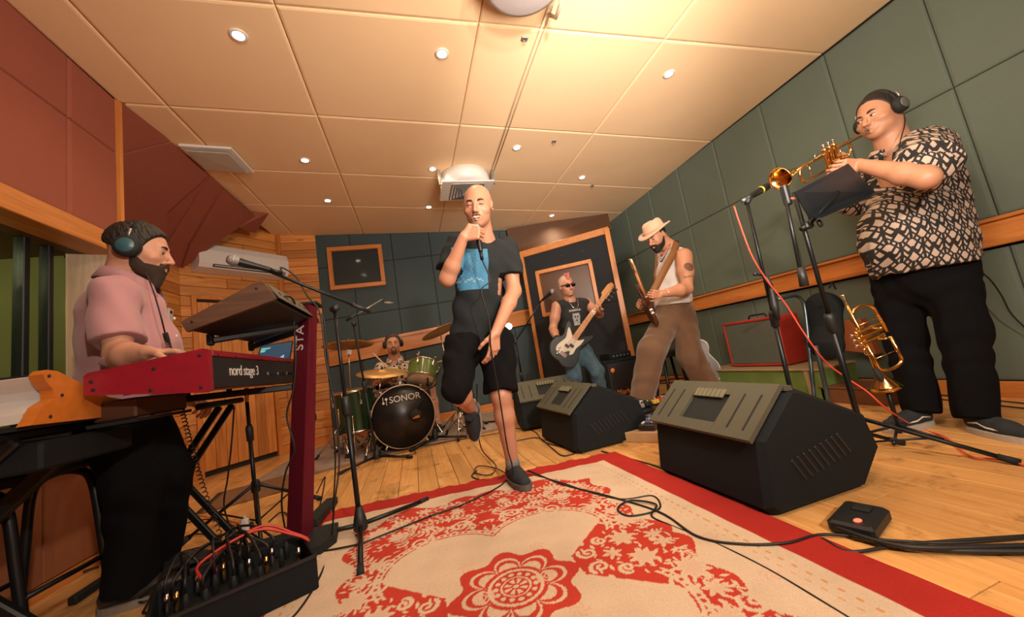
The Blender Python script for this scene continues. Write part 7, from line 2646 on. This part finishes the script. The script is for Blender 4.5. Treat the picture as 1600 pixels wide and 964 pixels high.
pbx = thing('power_supply', 'white upright power adapter on the floor beside the black tripod', 'power supply', (-1.008, 2.531, 0.000))
p = Vector((-1.017, 2.554, 0.000))
MB().box(p + Vector((0, 0, .045)), (.035, .035, .09), bev=.008).build('body', M_white, pbx)
MB().cyl(p + Vector((0, 0, .09)), p + Vector((0, 0, .105)), .006).build('cap', M_white, pbx)

# ------------------------------------------------------------------ cables on the floor
NC = [0]


def floor_cable(pts, r, label, material=M_cable, group='cables on the floor', name='cable'):
    return cable(name, label, pts, r, material, group)


floor_cable([(0.493, 0.862, 0.016), (0.152, 2.081, 0.016), (-0.009, 2.055, 0.016)][1:] + [(-0.009, 2.061, 0.014), (-0.227, 1.971, 0.020), (-0.337, 1.943, 0.020), (-0.510, 1.998, 0.012)], .0042, 'black cable from the singer\'s foot across the rug under the stand')
floor_cable([(0.337, 2.673, 0.006), (0.287, 2.555, 0.006), (0.386, 2.357, 0.008), (0.529, 2.420, 0.012), (0.396, 2.220, 0.014), (0.153, 2.086, 0.014)], .0042, 'black cable loops on the rug edge just left of the planted shoe')
cable('cable', 'black cable hanging from the raised shoe side and curling on the pale floor', [(0.366, 2.300, 0.614), (0.348, 2.350, 0.415), (0.358, 2.450, 0.197), (0.472, 2.652, 0.010), (0.393, 2.490, 0.010), (0.316, 2.625, 0.010), (0.366, 2.755, 0.010), (0.458, 2.586, 0.012), (0.504, 2.328, 0.014)], .0038, M_cable, 'cables on the floor')
floor_cable([(0.624, 2.371, 0.014), (0.709, 1.990, 0.014), (0.823, 1.703, 0.014), (0.908, 1.429, 0.014), (0.896, 1.200, 0.014), (0.976, 1.086, 0.014), (1.090, 1.020, 0.014), (1.230, 0.998, 0.010), (1.347, 0.876, 0.008), (1.461, 0.787, 0.008), (1.638, 0.710, 0.008)], .0045, 'long black cable from the singer\'s shoe over the red border to the right edge')
for k, (dy, lb_) in enumerate(((0, 'thick black cable nearest the camera in the bundle at the right edge'), (7, 'second thick black cable of the bundle at the right edge'), (-8, 'thinner black cable at the back of the bundle at the right edge'))):
    o = MB().tube(spline([Vector(PZ_) for PZ_ in ([(1.272, 0.949, 0.012), (1.315, 0.858, 0.012), (1.385, 0.779, 0.012), (1.557, 0.660, 0.012)] if k == 0 else [(1.277, 1.006, 0.020), (1.289, 0.873, 0.020), (1.360, 0.793, 0.020), (1.595, 0.673, 0.012)] if k == 1 else [(1.201, 0.989, 0.008), (1.195, 0.904, 0.008), (1.355, 0.849, 0.008), (1.673, 0.699, 0.008)])], 8), .008 if k < 2 else .005, 8).build('cable', M_cable)
    tag(o, lb_, 'cable', 'cable bundle at the right edge')
for pts, lb_ in (([(1.174, 2.401, 0.006), (1.227, 2.095, 0.006), (1.252, 1.881, 0.006), (1.222, 1.748, 0.006)], 'short black cable between the rug corner and the nearest monitor'),
                 ([(0.818, 4.045, 0.006), (1.033, 3.560, 0.006), (0.969, 3.014, 0.006), (1.028, 2.678, 0.006), (1.057, 2.464, 0.006)], 'black cable running behind the rug to the middle monitor'),
                 ([(0.757, 3.271, 0.006), (0.974, 3.195, 0.006), (0.945, 2.772, 0.006), (0.932, 2.515, 0.006), (1.055, 2.510, 0.006)], 'second black cable squiggling left of the middle monitor'),
                 ([(-0.133, 3.941, 0.016), (0.241, 3.840, 0.016), (0.615, 3.738, 0.016), (0.884, 3.741, 0.010)], 'black cable along the front of the drum rug'),
                 ([(-0.523, 4.217, 0.016), (-0.333, 4.237, 0.016), (-0.072, 3.692, 0.016), (-0.215, 3.679, 0.016), (-0.444, 4.037, 0.016)], 'black cable coil in front of the bass drum'),
                 ([(4.089, 2.950, 0.008), (3.797, 2.427, 0.008), (3.552, 1.949, 0.008), (3.432, 1.569, 0.008), (3.342, 1.284, 0.008)], 'black cable along the baseboard behind the trumpeter'),
                 ([(3.755, 2.666, 0.008), (3.646, 2.245, 0.008), (3.396, 1.801, 0.008), (3.215, 1.242, 0.008)], 'second black cable along the baseboard behind the trumpeter'),
                 ([(2.072, 2.953, 0.006), (2.294, 3.100, 0.006), (2.325, 2.919, 0.006), (2.097, 2.812, 0.006), (2.070, 2.516, 0.006)], 'black cable on the floor behind the silver pedal tray'),
                 ([(2.158, 3.371, 0.006), (2.490, 3.395, 0.006), (2.668, 3.135, 0.006), (2.934, 3.160, 0.006)], 'black cable from the guitarist\'s pedals toward the bench')):
    floor_cable(pts, .0042, lb_)
tang = [([(-1.432, 2.698, 0.008), (-1.388, 2.797, 0.008), (-1.164, 2.617, 0.008), (-1.164, 2.516, 0.010), (-1.291, 2.509, 0.010)]), ([(-1.655, 3.028, 0.008), (-1.535, 3.099, 0.008), (-1.343, 2.993, 0.008), (-1.050, 2.608, 0.008)]),
        ([(-1.343, 2.486, 0.010), (-1.173, 2.300, 0.010), (-1.004, 2.160, 0.010), (-0.893, 2.138, 0.010)]), ([(-1.828, 3.350, 0.006), (-1.831, 3.501, 0.006), (-1.673, 3.383, 0.006), (-1.709, 3.174, 0.006)]),
        ([(-1.236, 2.229, 0.012), (-1.056, 2.044, 0.012), (-0.902, 1.884, 0.012), (-0.928, 1.771, 0.012)]), ([(-0.941, 2.672, 0.008), (-0.916, 2.810, 0.008), (-0.800, 2.600, 0.008), (-0.782, 2.377, 0.010)]), ([(-0.776, 3.091, 0.006), (-0.819, 3.552, 0.006), (-0.679, 2.751, 0.006), (-0.670, 2.530, 0.006)])]
for k, pts in enumerate(tang):
    floor_cable(pts, .0042, 'thin black cable in the tangle around the keyboard stand and pedals', group='tangled cables under the keyboards')
for k, pts in enumerate(([(-2.048, 3.112, 0.006), (-2.320, 3.369, 0.006), (-2.462, 3.294, 0.006), (-2.334, 2.906, 0.006)], [(-1.860, 2.824, 0.006), (-2.045, 2.927, 0.006), (-2.040, 2.697, 0.006)], [(-1.709, 2.614, 0.010), (-1.805, 2.548, 0.010), (-1.796, 2.405, 0.010)])):
    floor_cable(pts, .006, 'dark cable on the floor between the stool and the counter', group='cables by the counter')
cable('cable', 'red cable curving on the floor behind the X stand', [(-2.360, 4.292, 0.008), (-1.731, 3.420, 0.008), (-1.358, 3.025, 0.008), (-1.147, 2.790, 0.008), (-1.056, 2.607, 0.010)], .0035, M_rc, 'red leads')
cable('microphone_cable', 'bright red cable drooping from the yellow-banded microphone and across the floor', [(1.795, 1.500, 1.366), (1.804, 1.500, 1.262), (1.832, 1.500, 1.076), (1.897, 1.500, 0.925), (1.981, 1.500, 0.787), (2.028, 1.480, 0.622), (2.084, 1.450, 0.457), (2.164, 1.420, 0.353), (2.211, 1.380, 0.280), (2.280, 1.360, 0.184), (2.612, 1.450, 0.010), (2.496, 1.284, 0.010), (2.257, 1.097, 0.010), (2.263, 1.018, 0.010), (2.240, 0.912, 0.010)], .0042, mat('coral_red_cable', (.80, .09, .055), .5))
cable('headphone_cable', 'thin black cable hanging against the green wall right of the trumpeter', [(3.200, 1.298, 0.841), (3.300, 1.287, 0.751), (3.400, 1.300, 0.637), (3.450, 1.306, 0.523), (3.500, 1.279, 0.397)], .004, M_cable)
cable('headphone_cable', 'short black headphone cable at the trumpeter\'s neck', [(2.949, 1.260, 1.795), (2.889, 1.240, 1.712), (2.767, 1.220, 1.604), (2.665, 1.200, 1.513)], .003, M_cable)
# coiled headphone cable of the keyboard player
pth = spline([(-0.987, 1.860, 1.081), (-0.984, 1.880, 1.014), (-0.995, 1.950, 0.864), (-1.010, 2.000, 0.752), (-1.028, 2.100, 0.569), (-1.038, 2.200, 0.365), (-1.058, 2.380, 0.075)], 14)
cq = []
nt_ = 62 * 8
for k in range(nt_):
    f_ = k / (nt_ - 1) * (len(pth) - 1)
    i_ = min(int(f_), len(pth) - 2)
    p = pth[i_].lerp(pth[i_ + 1], f_ - i_)
    tt = (pth[i_ + 1] - pth[i_]).normalized()
    a_x = tt.cross(Vector((0, 1, 0))).normalized()
    a_y = tt.cross(a_x)
    an = 2 * PI * k / 8
    cq.append(p + (a_x * math.cos(an) + a_y * math.sin(an)) * .0085)
o = MB().tube(cq, .0026, 5).build('headphone_cable', M_cable)
tag(o, 'black coiled headphone cable hanging from the keyboard player down to the floor', 'cable')
cable('headphone_cable', 'thin black cable running down the pink shirt front from the headphones', [(-1.097, 1.950, 1.383), (-1.011, 1.840, 1.261), (-0.980, 1.820, 1.157), (-0.987, 1.860, 1.081)], .003, M_cable)
for pts, lb_ in (([(-0.973, 2.400, 0.719), (-0.994, 2.400, 0.537), (-1.042, 2.450, 0.351), (-1.089, 2.500, 0.195), (-1.126, 2.656, 0.010)], 'thin black cable hanging between the X stand and the tripod'),
                 ([(-0.551, 2.050, 1.156), (-0.557, 2.050, 0.912), (-0.583, 2.060, 0.757), (-0.625, 2.080, 0.638), (-0.603, 2.080, 0.480), (-0.656, 2.100, 0.366), (-0.698, 2.150, 0.212), (-0.700, 2.203, 0.012)], 'black cable snaking down the front of the red column'),
                 ([(-0.488, 2.300, 1.171), (-0.464, 2.300, 1.130), (-0.463, 2.300, 0.906), (-0.468, 2.300, 0.618), (-0.483, 2.350, 0.331), (-0.531, 2.400, 0.051)], 'black cable loop hanging right of the red column'),
                 ([(-0.520, 1.750, 1.154), (-0.485, 1.750, 1.162), (-0.489, 1.850, 1.155), (-0.527, 2.000, 1.129)], 'black lead plugged into the back of the walnut synthesizer')):
    cable('cable', lb_, pts, .0042, M_cable, 'hanging cables by the red column')

# ------------------------------------------------------------------ drum kit
M_shell = mat('dark_green_lacquer', (0.020, 0.045, 0.018), .2, var=.35, scale=4)
M_shell2 = mat('green_sparkle_lacquer', (0.10, 0.16, 0.035), .2, var=.4, scale=5)
M_hoop = mat('pale_wood_hoop', (.48, .34, .24), .4)
M_head = mat('coated_drumhead', (.66, .50, .36), .6)
M_bhead = mat('black_drumhead', (.010, .010, .012), .35)


def drum(name, label, c, ax_, r, depth, shell, front, hoop, lugs=8, back=None):
    c, a = Vector(c), Vector(ax_).normalized()
    t = thing(name, label, 'drum', c, 0, 'drum kit')
    MB().lathe([(r, 0), (r * .995, depth)], c, a, 48, caps=False).lathe([(r * .98, .002), (r * .975, depth - .002)], c, a, 48, caps=False).build('shell', shell, t)
    MB().lathe([(0, .0), (r * .985, .0), (r * .985, .004), (0, .004)], c - a * .002, a, 48, caps=False).build('front_head', front, t)
    MB().lathe([(0, .0), (r * .985, .0), (r * .985, .004), (0, .004)], c + a * (depth - .002), a, 48, caps=False).build('rear_head', back or M_head, t)
    hw = .038 if r > .25 else .020
    for z0 in (-.012, depth - hw + .012):
        MB().lathe([(r * 1.015, z0), (r * 1.045, z0), (r * 1.045, z0 + hw), (r * 1.015, z0 + hw), (r * 1.015, z0)], c, a, 48, caps=False).build('hoop', hoop, t)
    x = a.cross(Vector((0, 0, 1)))
    if x.length < .1:
        x = Vector((1, 0, 0))
    x.normalize()
    y = a.cross(x)
    for k in range(lugs):
        an = 2 * PI * (k + .5) / lugs
        d = x * math.cos(an) + y * math.sin(an)
        p = c + d * (r + .012)
        lg = MB().box(p + a * (depth * .28), (.022, .022, .05), Matrix((d, a.cross(d), a)).transposed(), bev=.004).build('lug', M_chrome, t)
        MB().cyl(p + d * .03 * (1 if r > .25 else .3) - a * .016, p + a * (depth * .28), .0035, n=8).build('tension_rod', M_chrome, lg)
        MB().box(p + d * .020 - a * .012, (.030, .018, .012), Matrix((d, a.cross(d), a)).transposed(), bev=.003).build('claw', M_chrome, lg)
    return t


BC = Vector((-.150, 3.93, .335))
BA = Vector((-.10, .995, -.03)).normalized()
bd = drum('bass_drum', 'black-fronted bass drum with white brand lettering and pale wood hoop', BC, BA, .300, .42, M_shell, M_bhead, M_hoop, 10)
bx = Vector((0, 0, 1)).cross(BA).normalized() * -1
by2 = bx.cross(-BA)
by2 = Vector((0, 0, 1))
fB = frame(BC + Vector((.03, 0, .175)) - BA * .0045, bx if bx.x > 0 else -bx, Vector((0, 0, 1)))
text_part('lettering', 'SONOR', .088, M_txt, bd, fB, depth=.0015, sx=1.0)
# emblem: two mallets beside the letters
eo = fB @ Vector((-.195, 0, 0))
ex3 = (bx if bx.x > 0 else -bx)
for sx_, up in ((-.014, -1), (.016, 1)):
    p0 = eo + ex3 * sx_
    MB().lathe([(0, 0), (.012 if up < 0 else .013, 0), (.012, .0012), (0, .0012)], p0 + Vector((0, 0, .018 * up)), -BA, 16, caps=False).build('emblem_mallet', M_txt, bd)
    MB().box(p0 + Vector((0, 0, -.012 * up)) - BA * .001, (.005, .0015, .058)).build('emblem_stick', M_txt, bd)
pc2 = BC + ex3 * .115 + Vector((0, 0, -.015)) - BA * .0045
MB().lathe([(0, 0), (.062, 0), (.062, .0008), (0, .0008)], pc2, -BA, 28, caps=False).build('port_hole', M_gap, bd)
MB().prism([(-.05, -.025), (.045, -.035), (.03, .02), (.0, .012), (-.03, .0)], pc2 + Vector((0, 0, -.022)) - BA * .0012, ex3, (0, 0, 1), .001).build('port_lining', mat('orange_felt', (.55, .2, .05), .9), bd)
MB().lathe([(.060, 0), (.066, .001), (.060, .003)], pc2, -BA, 28, caps=False).build('port_ring', M_plast, bd)
for sx_ in (-1, 1):
    MB().tube([BC + ex3 * .29 * sx_ + BA * .18 + Vector((0, 0, -.08)), BC + ex3 * .40 * sx_ + BA * .02 + Vector((0, 0, -.325))], .009, 10).build('spur', M_chrome, bd)
drum('floor_tom', 'dark green floor tom left of the bass drum', (-.64, 4.28, .66), (0.02, .04, -1), .205, .40, M_shell, M_head, M_chrome, 8)
for k in range(3):
    a = .5 + 2.1 * k
    o = [x_ for x_ in bpy.data.objects if x_.name.startswith('floor_tom')][0]
    MB().tube([(-.64 + .22 * math.cos(a), 4.28 + .22 * math.sin(a), .42), (-.64 + .235 * math.cos(a), 4.28 + .235 * math.sin(a), .03)], .007, 8).build('leg', M_chrome, o)
tomc = Vector((0.103, 4.220, 0.800))
drum('rack_tom', 'small green sparkle tom mounted above the bass drum, tilted to the drummer', tomc, (-.20, -.60, -.78), .155, .20, M_shell2, M_head, M_chrome, 6)
sn = drum('snare_drum', 'shallow snare drum between the floor tom and the rack tom', (-0.193, 4.380, 0.605), (0, 0, -1), .17, .13, M_chrome, M_head, M_chrome, 8)


def cymbal(label, c, ax_, r, base, bell=.028, tilt=0, nm='cymbal', col=None, stand=True, legs=.27, spin=.4):
    c, a = Vector(c), Vector(ax_).normalized()
    t = thing('cymbal', label, 'cymbal', c, 0, 'cymbals')
    prof = [(.0, .030), (.018, .029), (.040, .020), (.050, .012), (r * .6, .004), (r, -.012), (r, -.014), (r * .6, .001), (.050, .008), (0, .026)]
    MB().lathe(prof, c, a, 48, caps=False).build('plate', col or mat('bronze_cymbal', (.72, .44, .17), .42, .7, var=.2, scale=60, stretch=(1, 1, 8)), t)
    MB().cyl(c + a * .028, c + a * .052, .014, .010).build('felt', M_rubber, t)
    MB().cyl(c + a * .052, c + a * .066, .005).build('wing_nut', M_chrome, t)
    if stand:
        b = Vector(base)
        s_ = tripod_stand('cymbal_stand', 'chrome cymbal stand ' + stand, b, c + a * .05, legs, h=.20, r1=.011, r2=.007, group='chrome stands', spin=spin, metal=M_chrome, mid=.5)
    return t


cy1 = cymbal('bronze crash cymbal high on the left of the kit', (-0.666, 4.400, 1.172), (.05, .12, 1), .265, (-.72, 4.42, 0), stand='of the left crash cymbal')
MB().box((-0.666, 4.390, 1.085), (.06, .004, .05), Matrix.Rotation(.2, 3, 'Y')).build('paper_tag', M_white, cy1)
cymbal('large bronze ride cymbal low in front of the drummer', (-0.323, 4.120, 0.807), (.12, -.20, 1), .255, (-.50, 4.10, 0), stand='between the floor tom and the bass drum')
cymbal('bronze crash cymbal seen left of the singer\'s hip', (0.371, 4.550, 1.206), (-.30, .15, 1), .245, (.46, 4.55, 0), stand='of the cymbal by the singer\'s hip')
hh = cymbal('small hi-hat cymbal pair half hidden behind the singer', (0.406, 4.450, 0.831), (0, 0, 1), .17, (.50, 4.30, 0), stand='of the hi-hat at the right of the kit')
s_ = tripod_stand('snare_stand', 'low chrome tripod right of the bass drum', (.42, 4.05, 0), (.42, 4.05, .55), .25, h=.30, r1=.012, group='chrome stands', spin=.2, metal=M_chrome)
s_ = tripod_stand('boom_stand', 'chrome straight stand at the far left of the kit', (-0.819, 4.392, 0.000), (-0.738, 3.900, 0.515), .28, h=.30, r1=.012, group='chrome stands', spin=.9, metal=M_chrome)
th = thing('drum_throne', 'round black drum stool under the drummer', 'stool', (dhip.x, 4.88, 0))
MB().lathe([(0, .42), (.15, .42), (.17, .44), (.17, .47), (.15, .485), (0, .49)], (dhip.x, 4.88, 0), n=28, caps=False).build('seat', M_rubber, th)
MB().cyl((dhip.x, 4.88, .12), (dhip.x, 4.88, .43), .016).build('post', M_chrome, th)
for k in range(3):
    a = .4 + 2 * PI * k / 3
    MB().tube([(dhip.x, 4.88, .22), (dhip.x + .24 * math.cos(a), 4.88 + .24 * math.sin(a), .025)], .010, 8).build('leg', M_chrome, th)
bt_ = thing('bottle', 'pale plastic bottle on the floor left of the kit', 'bottle', (-1.02, 5.0, .02))
MB().lathe([(0, .012), (.04, .012), (.042, .03), (.042, .17), (.015, .21), (.015, .235), (0, .235)], (-1.02, 5.0, 0), n=20, caps=False).build('body', mat('pale_bottle', (.5, .36, .22), .3), bt_)
